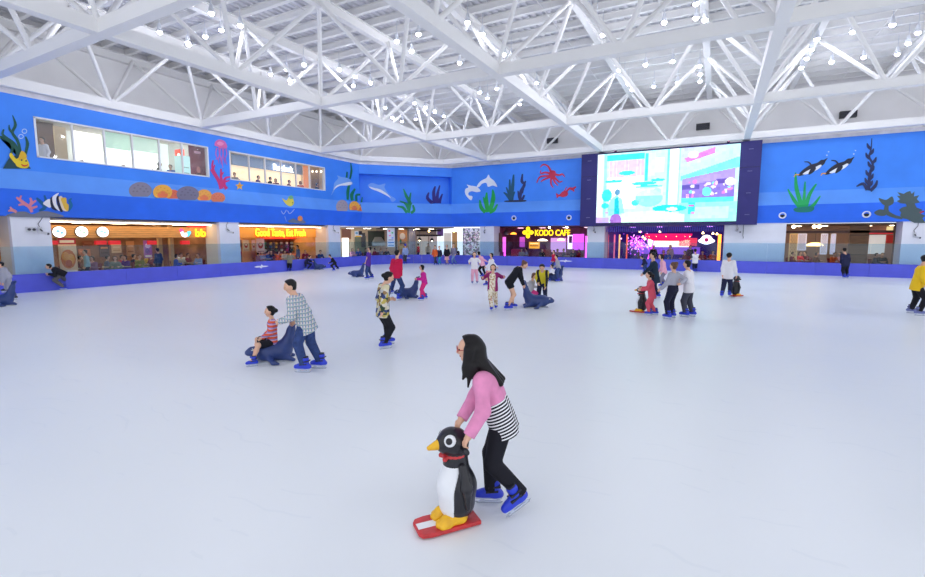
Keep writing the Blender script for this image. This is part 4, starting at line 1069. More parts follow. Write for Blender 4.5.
for nm, rgb, pg in (('body', (250, 236, 250), [(-.28, .02), (-.2, -.2), (0, -.3), (.12, -.24), (.2, -.08), (.08, .02), (-.06, -.02), (-.16, .14)]), ('comb', (240, 70, 130), [(-.36, .2), (-.24, .3), (-.1, .26), (-.06, .08), (-.16, .1), (-.26, .06)]), ('tail', (80, 190, 235), [(.1, -.18), (.2, .1), (.38, .14), (.42, .0), (.3, -.14), (.22, -.24)])):
    mb = MB(); vs = [S1.P(u + a * .85, z + b * .85, d) for d in (.0, .06) for a, b in pg]; n = len(pg)
    mb.add(vs, [tuple(range(n - 1, -1, -1)), tuple(range(n, 2 * n))] + [(i, (i + 1) % n, n + (i + 1) % n, n + i) for i in range(n)]); mb.build(nm, glow('logo_%d' % rgb[1], rgb, 1.2), r)
u, z = S1.px(200.5, 233.2, .1); r = thing('neon_sign', 'yellow lit letters bb on the wooden fascia beside the pillar', 'sign', S1.P(u, z - .2, .05))
text('letters', 'bb', S1, u, z, .09, .62, glow('neon_yellow', (255, 214, 40), 1.6), r, width=.62)
panel('red_end_sign', 'red end strip on top of the wooden fascia above the letters bb', 'sign', S1, (16.6, 17.71, 2.88, 3.0), -.1, .02, RED)
hdr = []
for i, (x0, x1) in enumerate(((52, 58), (96, 107), (110, 121), (148, 157), (182, 190))):
    a, b, c, d = S1.rect(x0, 240.6, x1, 244.6); panel('red_header', ['red header box beside the food poster', 'first of two red header boxes over the menu counter', 'second of two red header boxes over the menu counter', 'red header box above the purple poster', 'red header box under the rooster emblem'][i], 'header sign', S1, (a, b, c, d), -.2, -.02, RED)
rct = S1.rect(59, 239.5, 77, 261)
poster('food_poster', 'large fried chicken poster in red and orange beside the first pillar', S1, (rct[0], rct[1], .55, 2.3), -.05, (240, 196, 150), [((200, 46, 40), rc(0, 1, .82, 1)), ((250, 220, 180), rc(.1, .9, .86, .93)), ((214, 110, 40), eo(.5, .42, .42, .26)), ((236, 150, 60), eo(.35, .5, .2, .12)), ((240, 160, 70), eo(.65, .42, .2, .14)), ((190, 80, 30), eo(.5, .3, .18, .1)), ((246, 230, 210), rc(.08, .92, .06, .12))])
a, b, c, d = S1.rect(145, 240.5, 153, 258); poster('food_poster', 'purple and pink poster hanging by the tables of the chicken shop', S1, (a, b, c, d), -.1, (176, 90, 150), [((236, 190, 210), eo(.5, .7, .35, .14)), ((120, 60, 130), eo(.4, .4, .3, .16)), ((240, 210, 190), rc(.1, .9, .05, .16))])
S1b = L.off(-6.4)
for k, (x0, x1, y0, y1, rgb, lb) in enumerate(((78, 90, 249, 256, (206, 120, 70), 'orange menu board left on the back wall of the chicken shop'), (82, 93, 241, 247, (150, 84, 60), 'brown wall panel above the orange menu board'), (99, 109, 243, 257, (88, 62, 70), 'tall dark menu board with orange lines'), (111, 121, 244, 253, (222, 186, 150), 'beige menu board near the middle of the chicken shop'), (126, 134, 241, 256, (196, 140, 96), 'light brown panel near the purple poster'), (183, 204, 243, 250, (100, 70, 66), 'dark shelf board at the right end of the chicken shop'))):
    a, b, c, d = S1b.rect(x0, y0, x1, y1)
    poster('menu_board', lb, S1b, (a, b, c, d), 0.05, rgb, [((236, 150, 80) if k == 2 else tuple(min(255, v + 40) for v in rgb), rc(.15, .85, .6, .72)), (tuple(max(0, v - 40) for v in rgb), rc(.15, .85, .25, .35))], 'menu board')
for x, lb in ((160, 'pale timber post left of the middle of the chicken shop'), (171.5, 'slim pale post right of the purple poster')):
    a, _ = S1.px(x, 250, -1.5); panel('timber_post', lb, 'post', S1, (a - .1, a + .1, 0.012, 3.12), -1.6, -1.4, mat('timber_pale', (216, 178, 120), .5))
lights(L, (10.6, 12.4, 14.2, 16.0, 17.6), 3.1, -3.6, WARM, 'square warm ceiling light inside the chicken shop')
# ---- orange canteen
S2 = S1
room('s2', L, 18.75, 27.1, -1.3, -6.0, 3.12, mat('shop2_wall', (226, 168, 100), .6, noise=.05, nscale=1.5), TILE, CEILC)
panel('shop_fascia', 'plain orange fascia carrying the yellow neon words', 'fascia', S2, (19.07, 26.54, 2.28, 2.93), -.12, 0, mat('fascia_orange', (236, 156, 60), .5, emit=.12))
mb = MB(); L.box(mb, 18.7, 27.1, 3.06, 3.12, -1.2, -.3); st(mb.build('trim_5', CEILC))
panel('cove_light', 'long warm cove light over the orange fascia', 'light', L, (19.2, 26.9, 3.0, 3.05), -.95, -.75, glow('cove_warm2', (255, 232, 200), 4))
ua, _ = S2.px(255.5, 233, .1); ub, zz = S2.px(305.5, 233.5, .1)
r = thing('neon_sign', 'yellow neon words Good Taste, Eat Fresh on the orange fascia', 'sign', S2.P((ua + ub) / 2, zz - .25, .05))
text('letters', 'Good Taste, Eat Fresh', S2, (ua + ub) / 2, zz + .02, .1, .72, glow('neon_yellow2', (255, 226, 50), 1.7), r, width=ub - ua)
text('backing_letters', 'Good Taste, Eat Fresh', S2, (ua + ub) / 2 + .03, zz - .02, .05, .78, glow('neon_red', (240, 70, 20), .9), r, width=(ub - ua) * 1.01, extrude=.03)
for x0, x1, y0, y1, base, lb in ((239.5, 242, 240, 262, (110, 70, 50), 'dark brown door edge beside the second pillar'), (243, 249, 240, 251, (232, 200, 150), 'framed cream poster left in the orange canteen'), (252, 255.5, 240, 251, (240, 180, 150), 'narrow pink poster in the orange canteen'), (256.5, 264.5, 238.5, 252.5, (244, 200, 180), 'dish poster with red bowl in the orange canteen')):
    a, b, c, d = S2.rect(x0, y0, x1, y1, -.4)
    poster('wall_poster', lb, S2, (a, b, c, d), -.4, base, [((150, 90, 60), rc(.08, .92, .06, .12)), ((200, 70, 50), eo(.5, .5, .3, .22)), ((250, 220, 170), eo(.5, .58, .18, .1))])
S2b = L.off(-4.2)
a, b, c, d = S2.rect(265, 241, 312, 253, -2.8)
cn = thing('food_counter', 'long canteen counter with dark shelves and red lit canopy', 'counter', S2.P((a + b) / 2, 0.012, -2.8))
q = MB(); S2.box(q, a, b, .012, 1.0, -3.4, -2.7); q.build('body', ORANGE, cn)
q = MB(); S2.box(q, a, b, 2.16, 2.4, -3.3, -2.8); q.build('canopy', mat('canopy_red', (220, 60, 40), .5, emit=.5), cn)
for k in range(4):
    q = MB(); S2.box(q, a, b, 1.15 + k * .27, 1.2 + k * .27, -3.4, -3.0); q.build('shelf', DARKB, cn)
q = MB(); S2.box(q, a, b, 1.0, 2.2, -3.45, -3.4); q.build('back_panel', mat('counter_back', (110, 80, 74), .5, noise=.25, nscale=6), cn)
rng = random.Random(3)
TINC = [mat('tin_%d' % i, c_, .4) for i, c_ in enumerate(((70, 90, 140), (200, 196, 190), (150, 60, 50), (210, 160, 60), (60, 110, 90)))]
tin0 = None
for k in range(3):
    for j in range(9):
        uu = a + .3 + (b - a - .6) * j / 8
        if tin0 is None:
            q = MB(); q.lathe([(.06, 0), (.1, .0), (.1, .15), (.08, .17), (.08, .18)], S2.P(uu, 1.2 + k * .27, -3.15), 12); t_ = tin0 = q.build('tin', TINC[0], origin=S2.P(uu, 1.2 + k * .27, -3.15), smooth=False)
        else:
            t_ = tin0.copy(); COL.objects.link(t_); t_.location = S2.P(uu, 1.2 + k * .27, -3.15).tolist()
        t_.material_slots[0].link = 'OBJECT'; t_.material_slots[0].material = TINC[rng.randrange(5)]
        tag(t_, 'round tin on the %s dark shelf of the canteen counter' % ('lowest', 'middle', 'upper')[k], 'tin', 'tins on the %s canteen shelf' % ('lowest', 'middle', 'upper')[k])
lights(L, (20.3, 22.2, 24.1, 26.0), 3.1, -3.2, WARM, 'square warm ceiling light inside the orange canteen')
# ---- shop left of the first pillar (edge of the picture)
room('s0', L, YS + .2, 8.3, -1.3, -5.0, 3.12, ORANGE, TILE, CEILC)
panel('shop_fascia', 'dark orange fascia left of the first white pillar', 'fascia', L, (YS + .4, 8.28, 2.3, 3.1), -1.28, -1.16, BRN)
lights(L, (2.5, 6.5), 3.1, -3.0, WARM, 'square warm ceiling light inside the shop left of the first pillar')
# ---- open shops in the rounded corner
room('s3', C, -3.4, 1.9, -2.3, -5.5, 3.12, CREAM, TILE, CEILC, sides=False)
room('s3b', C, 1.9, 8.6, -2.3, -9.0, 3.12, mat('corridor_wall', (196, 176, 166), .6), TILE, CEILD, sides=False)
mb = MB(); mb.box(-33, -27.2, 27.2, 27.35, 0, 3.2); st(mb.build('wall_side', CREAM))
mb = MB(); mb.box(-17.6, -17.4, 36.9, 44, 0, 3.2); st(mb.build('wall_side', CREAM))
SC_ = C.off(-2.4)
def pr_(pl, x0, y0, x1, y1, d=0.0): return pl.rect(x0, y0, x1, y1, d)
a, b, c, d = SC_.rect(341.5, 229, 351, 239); panel('shop_fascia', 'terracotta header over the bright white door', 'fascia', SC_, (a, b, c, d), -.1, 0, mat('terracotta', (200, 136, 96), .6))
a, b, c, d = SC_.rect(342.3, 238, 348.8, 262); panel('lit_panel', 'bright white glowing door panel beside the third pillar', 'lit panel', SC_, (a, b, .05, d), -.08, .02, glow('lit_white', (255, 252, 244), 1.7))
SCb = C.off(-5.4)
for x0, y0, x1, y1, m, nm, lb, cat in ((349.5, 228, 354, 262, CREAM, 'cream_pier', 'cream wall pier right of the glowing door', 'pier'),
     (355, 236, 366, 254, mat('green_grey', (120, 130, 116), .6), 'kitchen_opening', 'grey green kitchen opening in the corner shop', 'kitchen opening'), (361, 233, 365, 247, DKGREY, 'dark_column', 'dark grey column in the corner shop', 'column'),
     (368, 231, 384.5, 246, mat('kitchen_dark', (58, 66, 56), .5), 'kitchen_hatch', 'dark kitchen hatch of the corner shop', 'hatch'), (371.5, 237, 384, 245.6, STEELK, 'extractor_hood', 'steel extractor hood in the kitchen hatch', 'hood')):
    a, b, c, d = SCb.rect(x0, y0, x1, y1); k = .5 if nm == 'extractor_hood' else .12
    if nm == 'extractor_hood':
        r = thing(nm, lb, cat, SCb.P((a + b) / 2, c, .3)); q = MB(); SCb.box(q, a, b, c, c + (d - c) * .35, .14, .9); q.build('canopy', m, r); q = MB(); q.add([SCb.P(uu, zz_, dd) for uu, zz_, dd in ((a, c + (d - c) * .35, .14), (b, c + (d - c) * .35, .14), (b, c + (d - c) * .35, .9), (a, c + (d - c) * .35, .9), (a + .3, d, .14), (b - .3, d, .14), (b - .3, d, .5), (a + .3, d, .5))], [(0, 1, 2, 3), (4, 7, 6, 5), (0, 4, 5, 1), (1, 5, 6, 2), (2, 6, 7, 3), (3, 7, 4, 0)]); q.build('duct', m, r)
    else: panel(nm, lb, cat, SCb, (a, b, c if c > .4 else .0, d), (.14 if nm == 'dark_column' else .01), k + (.14 if nm == 'dark_column' else 0), m)
a, b, c, d = SC_.rect(354.5, 231, 362, 237, -.6)
poster('hanging_sign', 'white, black and yellow hanging sign in the corner shop', SC_, (a, b, c, d), -.6, (236, 238, 240), [((40, 40, 50), rc(.55, 1, .35, 1)), ((250, 200, 40), rc(.1, .9, .0, .22)), ((120, 180, 210), eo(.3, .65, .2, .2))], 'sign', .2)
a, b, c, d = SC_.rect(387.5, 226.5, 395, 247)
poster('patterned_banner', 'tall white banner with coloured patches in the rounded corner', SC_, (a, b, c, d), -.2, (226, 234, 246), [((120, 170, 220), rc(.1, .9, .05, .12)), ((90, 150, 220), rc(.1, .9, .2, .27)), ((230, 110, 120), eo(.3, .85, .15, .05)), ((110, 190, 130), eo(.7, .75, .15, .05)), ((240, 150, 180), eo(.35, .6, .15, .05)), ((140, 160, 230), eo(.7, .48, .15, .05)), ((60, 90, 140), rc(.15, .85, .35, .39))], 'banner', .25)
a, b, c, d = SC_.rect(395.5, 227, 397, 262); panel('dark_column', 'thin dark column right of the patterned banner', 'column', SC_, (a, b, 0, 3.12), -.3, -.1, DKGREY)
a, b, c, d = SC_.rect(398, 227, 407.5, 262)
poster('advert_board', 'orange advertising board lit from above in the rounded corner', SC_, (a, b, .1, 2.95), -.1, (226, 150, 84), [((250, 226, 190), eo(.5, .8, .3, .1)), ((120, 70, 40), rc(.2, .8, .55, .6)), ((80, 110, 200), eo(.7, .3, .18, .08)), ((240, 200, 120), rc(.15, .5, .4, .5)), ((60, 120, 80), eo(.3, .65, .12, .06))], 'advertising board')
for x, lb in ((403, 'small spotlight over the orange advertising board'), (413, 'small spotlight over the grey corner post')):
    u, _ = SC_.px(x, 228); r = thing('spot_lamp', lb, 'spotlight', SC_.P(u, 3.12, .35))
    q = MB(); q.lathe([(.05, 0), (.07, -.14), (.06, -.16)], SC_.P(u, 3.12, .35), 12); q.build('housing', DKGREY, r)
    q = MB(); q.lathe([(.055, -.162), (.02, -.17)], SC_.P(u, 3.12, .35), 12); q.build('lens', glow('spot_lens', (255, 226, 170), 60), r)
a, b, c, d = SC_.rect(409, 227, 415.5, 262); panel('corner_post', 'broad grey post in the rounded corner', 'post', SC_, (a, b, 0, 3.08), -.5, -.05, mat('post_grey', (176, 166, 162), .6))
SCd = C.off(-8.9)
for x0, y0, x1, y1, rgb, lb in ((417, 235, 428, 262, (226, 216, 210), 'pale display wall at the end of the corridor'), (429, 236, 437, 262, (206, 190, 190), 'greyish pink display wall in the corridor'), (437, 228, 443, 236, (96, 60, 130), 'small purple banner hanging in the corridor'), (444, 233, 451, 262, (236, 226, 214), 'cream display wall in the corridor'), (452, 232, 457, 262, (190, 140, 90), 'tan display wall in the corridor')):
    a, b, c, d = SCd.rect(x0, y0, x1, y1); panel('display_panel', lb, 'display panel', SCd, (a, b, max(c, 0.02), d), .02, .1, mat('disp_%d_%d' % (rgb[0], rgb[1]), rgb, .6, emit=.15))
for k, (y0, lb) in enumerate(((230.5, 'upper dark ceiling beam across the corridor'), (235.5, 'lower dark ceiling beam across the corridor'))):
    a, b, c, d = SC_.rect(417, y0 - 1, 441, y0 + .8, -2); panel('ceiling_beam', lb, 'beam', SC_, (a, b, c, d), -2.2, -2, mat('beam_dark', (50, 40, 50), .6))
for x, y, lb in ((419.5, 239, 'black pendant lamp left in the corridor'), (432, 239.5, 'black pendant lamp right in the corridor')):
    u, z = SC_.px(x, y, -1.2); r = thing('pendant_lamp', lb, 'pendant lamp', SC_.P(u, z, -1.2)); q = MB(); q.lathe([(.2, -.12), (.17, 0), (.05, .12), (.03, .16)], SC_.P(u, z, -1.2), 14); q.build('lamp_shade', mat('pendant_black', (36, 34, 40), .4), r); q = MB(); q.tube([SC_.P(u, z + .15, -1.2), SC_.P(u, 3.12, -1.2)], .012, 6); q.build('cord', DKGREY, r); q = MB(); q.lathe([(.07, -.13), (.03, -.17)], SC_.P(u, z, -1.2), 10); q.build('bulb', WARM, r)
for x, y, lb in ((454, 231, 'first lit bulb over the tan wall'), (459, 231.5, 'second lit bulb over the tan wall'), (429, 231, 'small lit bulb under the corridor beam')):
    u, z = SC_.px(x, y, -.8); r = thing('hanging_bulb', lb, 'light bulb', SC_.P(u, z, -.8)); q = MB(); q.lathe([(.02, -.1), (.08, -.05), (.07, .02), (.03, .07)], SC_.P(u, z, -.8), 10); q.build('bulb', glow('bulb_warm', (255, 214, 140), 12), r, smooth=True); q = MB(); q.tube([SC_.P(u, z + .07, -.8), SC_.P(u, 3.12, -.8)], .01, 5); q.build('cord', DKGREY, r)
# white blossom wall
a, b, c, d = SC_.rect(463.5, 226.5, 480, 262, .6)
fw_ = thing('blossom_wall', 'tall screen covered in white blossoms left of the pillar', 'flower wall', SC_.P((a + b) / 2, 0, .6)); q = MB(); SC_.box(q, a, b, 0, 3.1, .4, .5); q.build('panel', mat('blossom_back', (186, 180, 190), .7), fw_)
q = MB(); rr = random.Random(5); cl = [mat('blossom_white', (250, 246, 250), .6, emit=.25), mat('blossom_green', (150, 170, 140), .6), mat('blossom_pink', (236, 206, 226), .6, emit=.15)]
for k in range(260):
    uu, zz_ = rr.uniform(a + .05, b - .05), .6 + 2.45 * rr.random(); q.m = 0 if rr.random() < .6 else rr.choice((1, 2)); s_ = rr.uniform(.05, .11)
    q.lathe([(.01, -s_ * .4), (s_, 0), (s_ * .6, s_ * .5), (.01, s_ * .6)], SC_.P(uu, zz_, .5 + rr.random() * .08), 6, (*SC_.n, .2))
o = q.build('blossoms', cl, fw_); o['kind'] = 'stuff'
lights(C, (-2.2, -.6, .9), 3.1, -3.8, NEUT, 'square white ceiling light inside the corner shop')
lights(C, (2.8, 4.3, 5.8, 7.2), 3.1, -5.5, NEUT, 'square white ceiling light inside the corridor', (.45, .45))
# ---- cafe left of the screen
PURW = mat('cafe_wall', (150, 92, 130), .6, noise=.2, nscale=1.2); PINKL = glow('neon_pink', (255, 70, 220), 3.2)
SB = B.off(-1.1)
room('s4', B, -17.25, -8.65, -1.2, -6.5, 3.14, PURW, mat('cafe_floor', (110, 70, 80), .4), CEILD)
ua, _ = SB.px(535.5, 233); ub, zz = SB.px(570.5, 233)
r = thing('neon_sign', 'large yellow lit cafe name KODO CAFE', 'sign', SB.P((ua + ub) / 2, zz - .3, .1))
YEL = glow('cafe_yellow', (255, 206, 30), 1.6)
text('letters', 'KODO CAFE', SB, (ua + ub) / 2, zz, .14, .66, YEL, r, width=ub - ua, extrude=.04)
u, z = SB.px(528.5, 232.5); r = thing('flower_emblem', 'yellow lit four petal emblem before the cafe name', 'sign', SB.P(u, z - .45, .1))
for k in range(4):
    an = PI / 2 * k; q = MB(); disc(q, SB, u + .27 * math.cos(an), z + .27 * math.sin(an), .08, .15, .17 if k % 2 else .2, .2 if k % 2 else .17, 16); q.build('petal', YEL, r)
q = MB(); disc(q, SB, u, z, .1, .18, .12); q.build('centre', glow('emblem_core', (255, 160, 20), 1.4), r)
q = MB(); q.bar(SB.P(u, z, .08), SB.P(u, 3.14, .08), .04); q.build('bracket', DKGREY, r)
SBb = B.off(-6.4); SBm = B.off(-3.5)
for pl, x0, y0, x1, y1, rgb, em, lb in ((SB, 498, 233, 502, 252, (112, 66, 60), 0, 'brown wooden door left in the cafe'), (SBm, 503, 237, 506, 252, (235, 110, 210), 1.2, 'pink glowing strip screen left in the cafe'), (SBm, 520, 237, 525, 247, (190, 80, 190), .8, 'mauve lit curtain left of the emblem'), (SBb, 551, 238, 566, 252, (216, 160, 226), .9, 'pale violet lit wall in the middle of the cafe'), (SBm, 568, 235, 572.5, 249, (236, 196, 255), 2.2, 'bright violet lit panel right in the cafe'), (SBm, 573, 234, 584, 250, (206, 80, 226), 1.3, 'magenta lit curtain right in the cafe'), (SBm, 569.5, 236, 572.5, 243, (80, 40, 120), 0, 'dark purple banner in front of violet panel')):
    a, b, c, d = pl.rect(x0, y0, x1, y1); panel('cafe_panel', lb, 'panel', pl, (a, b, max(.02, c), d), .02, .1 if pl is not SBm or em else .2, mat('cafe_%d_%d' % (rgb[0], rgb[2]), rgb, .5, emit=em))
a, b, c, d = SBm.rect(529, 242, 539.5, 248.5, 1.2)
poster('menu_sign', 'amber lit menu sign under the yellow emblem', SBm, (a, b, c, d), 1.2, (250, 160, 40), [((255, 226, 150), rc(.1, .9, .7, .85)), ((140, 60, 20), rc(.1, .9, .35, .5))], 'menu sign', 1.2)
q = MB(); u, z = SB.px(585.3, 249); SB.box(q, u - .06, u + .06, .3, z + 1.0, -.3, -.2); tag(q.build('neon_tube', PINKL, origin=SB.P(u, .3, -.25)), 'upright pink neon tube at the right edge of the cafe', 'neon tube')
q = MB(); u, z = SB.px(504.5, 250, -1); SB.box(q, u - .06, u + .06, .6, 1.9, -1.1, -1.0); tag(q.build('neon_tube', PINKL, origin=SB.P(u, .6, -1.05)), 'short pink neon tube behind the cafe door', 'neon tube')
def pendant(lb, pl, x, y, d, rad, m, h=.16, shade=None):
    u, z = pl.px(x, y, d); r = thing('pendant_lamp', lb, 'pendant lamp', pl.P(u, z, d))
    q = MB(); q.lathe([(rad, -h / 2), (rad * .95, 0), (rad * .5, h / 2), (.04, h * .65)], pl.P(u, z, d), 16); q.build('lamp_shade', m, r, smooth=False)
    q = MB(); q.tube([pl.P(u, z + h * .6, d), pl.P(u, 3.14, d)], .012, 6); q.build('cord', DKGREY, r); return r
pendant('white glowing chandelier under the letters of the cafe', SB, 542.5, 240, -1.5, .42, glow('lamp_white2', (255, 244, 220), 3)); pendant('warm glowing lamp right of the chandelier', SB, 561, 239.5, -1.8, .3, glow('lamp_amber', (255, 210, 130), 3)); pendant('orange glowing lamp left in the cafe', SB, 513.5, 233.5, -1, .26, glow('lamp_orange', (255, 150, 50), 3)); pendant('dark faceted ball lamp above the pink strip', SB, 506.5, 232.5, -1, .3, mat('ball_dark', (90, 70, 90), .3), .4)
lights(B, (-15.2, -13.2, -11.2, -9.4), 3.12, -3.2, glow('light_rose', (255, 190, 220), 5), 'square rosy ceiling light inside the cafe', (.4, .4))
for k, x in enumerate((548.5, 566)):
    u, _ = SB.px(x, 226.5); q = MB(); disc(q, SB, u, 3.08, -.3, -.2, .07); tag(q.build('downlight', WARM, origin=SB.P(u, 3.05, -.25)), ['small downlight over the cafe name', 'small downlight at the right end of the cafe name'][k], 'downlight')
SOFA = mat('sofa_red', (176, 40, 70), .6)
def sofa(lb, pl, u0, u1, d, m=SOFA):
    r = thing('sofa', lb, 'sofa', pl.P((u0 + u1) / 2, .012, d)); q = MB(); pl.box(q, u0, u1, .08, .45, d - .3, d + .3); q.build('seat', m, r)
    q = MB(); pl.box(q, u0, u1, .45, 1.25, d - .38, d - .22); q.build('backrest', m, r)
    q = MB(); 
    for uu in (u0 + .1, u1 - .1): pl.box(q, uu - .04, uu + .04, .012, .08, d - .25, d + .25)
    q.build('foot', DKGREY, r)
a, _ = SBm.px(510, 250, .6); b, _ = SBm.px(520, 250, .6); sofa('high backed red sofa left in the cafe', SBm, a, b, .6)
a, _ = SBm.px(541, 250, .6); b, _ = SBm.px(550, 250, .6); sofa('red sofa under the white chandelier', SBm, a, b, .6, mat('sofa_dusky', (140, 60, 80), .6))
# ---- bar under the screen
room('s5', B, -7.35, .38, -1.2, -7.5, 3.14, mat('bar_wall', (70, 40, 150), .6, emit=.1), mat('bar_floor', (90, 60, 140), .4), mat('bar_ceiling', (50, 40, 120), .6))
a, b, c, d = SB.rect(605, 225, 725, 232.5, .6)
cv = thing('slat_valance', 'row of blue violet hanging slats under the big screen', 'valance', B.P((a + b) / 2, c, -.35)); q = MB(); B.box(q, -7.33, .36, 3.12, 3.2, -.5, -.2); q.build('rail', mat('valance_rail', (70, 60, 150), .5), cv)
q = MB()
for k in range(56): uu = -7.25 + 7.5 * k / 55; B.box(q, uu - .035, uu + .035, 2.68, 3.12, -.38, -.32)
o = q.build('slats', mat('valance_slat', (86, 82, 196), .5), cv)
u, z = B.px(668, 236.5, -2.2); cl_ = thing('canopy_lamp', 'wide red glowing canopy lamp hanging in the bar', 'canopy lamp', B.P(u, z - .2, -2.2))
q = MB(); q.lathe([(1.0, -.32), (1.45, -.1), (1.6, .1), (1.62, .2)], B.P(u, z, -2.2), 28); q.build('drum', glow('canopy_red_glow', (226, 24, 90), 1.1), cl_)
q = MB()
for k in range(7): an = PI + PI * (k + .5) / 7; q.lathe([(.01, -.05), (.05, 0), (.01, .05)], B.P(u + 1.5 * math.cos(an), z + .02, -2.2 - 1.5 * math.sin(an) * 1.0), 8)
q.build('bulbs', glow('canopy_bulb', (255, 200, 120), 5), cl_); q = MB(); q.tube([B.P(u, z + .1, -2.2), B.P(u, 3.14, -2.2)], .03, 6); q.build('hanger', DKGREY, cl_)
SBk = B.off(-7.4)
for x0, y0, x1, y1, rgb, em, lb in ((648, 239, 668, 247, (255, 236, 210), 1.8, 'bright cream lit bar back left of centre'), (668, 240, 690, 247, (255, 226, 190), 1.6, 'bright cream lit bar back right of centre'), (679, 238, 697, 246, (226, 60, 90), .9, 'red lit wall behind the oval sign'), (640, 247, 700, 254, (150, 90, 226), .7, 'long violet lit counter front in the bar')):
    a, b, c, d = SBk.rect(x0, y0, x1, y1); panel('lit_wall_panel', lb, 'lit panel', SBk, (a, b, max(.3, c), d), .03, .12 if y0 < 245 else .5, mat('bar_%d_%d' % (rgb[0], rgb[1] + x0), rgb, .5, emit=em))
u, z = B.px(706.5, 240, -1.0); r = thing('eye_sign', 'white oval sign with a red centre at the right of the bar', 'sign', B.P(u, z - .3, -1))
Bs = B.off(-1.0); q = MB(); disc(q, Bs, u, z - .06, 0, .05, .52, .2); disc(q, Bs, u, z + .02, 0, .05, .36, .34); q.build('oval', glow('sign_oval', (240, 236, 255), 1.2), r); q = MB(); disc(q, Bs, u, z, .05, .07, .15, .15); q.build('red_centre', mat('sign_redc', (200, 40, 100), .5, emit=.6), r); q = MB(); disc(q, Bs, u, z, .07, .085, .05, .05); q.build('dot', mat('sign_dot', (90, 40, 120), .5), r)
for k, (x, lb) in enumerate(((718.5, 'first orange neon tube at the right edge of the bar'), (720.2, 'second orange neon tube at the right edge of the bar'))):
    u, _ = B.px(x, 244, -1.3); q = MB(); B.box(q, u - .05, u + .05, .7, 2.5, -1.35, -1.25); tag(q.build('neon_tube', glow('neon_orange', (255, 140, 50), 3), origin=B.P(u, .7, -1.3)), lb, 'neon tube')
for k, (x, rgb, lb) in enumerate(((608, (240, 120, 80), 'thin orange red tube at the left edge of the bar'), (614.5, (200, 90, 120), 'dusky red tube left in the bar'), (619.5, (250, 170, 110), 'pale orange tube left in the bar'), (627, (226, 90, 60), 'red tube beside the pink tree'))):
    u, _ = B.px(x, 242, -1.6); q = MB(); B.box(q, u - .045, u + .045, .5, 2.5, -1.65, -1.55); tag(q.build('neon_tube', glow('neon_tube_%d' % k, rgb, 1.3), origin=B.P(u, .5, -1.6)), lb, 'neon tube')
u, _ = B.px(638, 245, -5.2); tr = thing('blossom_tree', 'pink violet glowing blossom tree left in the bar', 'tree', B.P(u, .012, -5.2)); q = MB(); q.tube([B.P(u, 0.012, -5.2), B.P(u + .1, .8, -5.2), B.P(u, 1.5, -5.2)], [.12, .1, .05]); q.build('trunk', DARKB, tr)
q = MB(); rr = random.Random(9); PK = [glow('blossom_pinkglow', (240, 90, 230), 1.4), glow('blossom_violet', (170, 80, 240), 1.1), glow('blossom_light', (255, 190, 250), 1.6)]
for k in range(240): q.m = rr.randrange(3); s_ = rr.uniform(.03, .08); q.lathe([(.01, -s_), (s_, 0), (.01, s_)], B.P(u + rr.gauss(0, .5), 1.7 + rr.gauss(0, .38), -5.2 + rr.gauss(0, .3)), 5)
o = q.build('blossoms', PK, tr); o['kind'] = 'stuff'
u, _ = B.px(652, 243, -3.5); q = MB(); q.bar(B.P(u - .25, .6, -3.5), B.P(u + .2, 2.3, -3.5), .07); tag(q.build('neon_tube', PINKL, origin=B.P(u, .6, -3.5)), 'slanting pink neon tube right of the blossom tree', 'neon tube')
for k, (x, y) in enumerate(((640, 231.5), (643, 237), (660, 231.5), (689, 236), (713, 233.5), (717, 234), (645, 239), (703, 233))):
    pendant('small warm bulb lamp hanging in the bar, one of a scattered set', B, x, y, -1.8, .07, glow('bulb_small', (255, 220, 150), 8), .12)['group'] = 'small bulb lamps in the bar'
lights(B, (-6, -4, -2, -.5), 3.12, -4.0, glow('light_violet', (200, 130, 255), 6), 'square violet ceiling light inside the bar', (.4, .4))
# ---- restaurant on the right
room('s6', B, 3.78, 10.9, -1.2, -6.0, 3.08, mat('rest_wall', (176, 146, 132), .6, emit=.06), TILE, mat('rest_ceiling', (96, 76, 66), .6))  # walls given a faint glow of their own to brighten the restaurant
SR = B.off(-1.2); SRb = B.off(-5.9)
a, b, c, d = SR.rect(848.5, 231, 868, 263); panel('timber_partition', 'broad brown timber partition right in the restaurant front', 'partition', SR, (a, b, .012, 3.06), -.1, 0, woodmat('partition_wood', (128, 92, 62), 2, .6))
a, b, c, d = SR.rect(893, 226, 902.5, 263); panel('timber_partition', 'narrow brown timber post at the right end of the restaurant', 'partition', SR, (a, b, .012, 3.06), -.1, .05, mat('post_brown', (112, 82, 66), .5))
a, b, c, d = SR.rect(788, 230.5, 895, 233); panel('ceiling_beam', 'dark beam across the restaurant front', 'beam', SR, (3.8, 9.2, c, d), -.12, 0, DARKB)
LAT = mat('lattice_grey', (236, 230, 240), .5, emit=.25)  # lattices brightened by a small glow of their own, no lamp behind
def lattice(lb, pl, rect, d, m, nu, nz):
    u0, u1, z0, z1 = rect; r = thing('lattice_screen', lb, 'screen', pl.P((u0 + u1) / 2, z0, d)); q = MB()
    for k in (u0, u1): pl.box(q, k - .03, k + .03, z0, z1, d - .05, d)
    for k in (z0, z1): pl.box(q, u0, u1, k - .03, k + .03, d - .05, d)
    q.build('frame', m, r); q = MB(); du, dz = (u1 - u0) / nu, (z1 - z0) / nz
    for i in range(nu):
        for j in range(nz):
            p = [pl.P(u0 + du * (i + a_), z0 + dz * (j + b_), d - .025) for a_, b_ in ((0, .5), (.5, 0), (1, .5), (.5, 1))]
            for k in range(4): q.bar(p[k], p[(k + 1) % 4], .035, .035)
    q.build('grid', m, r)
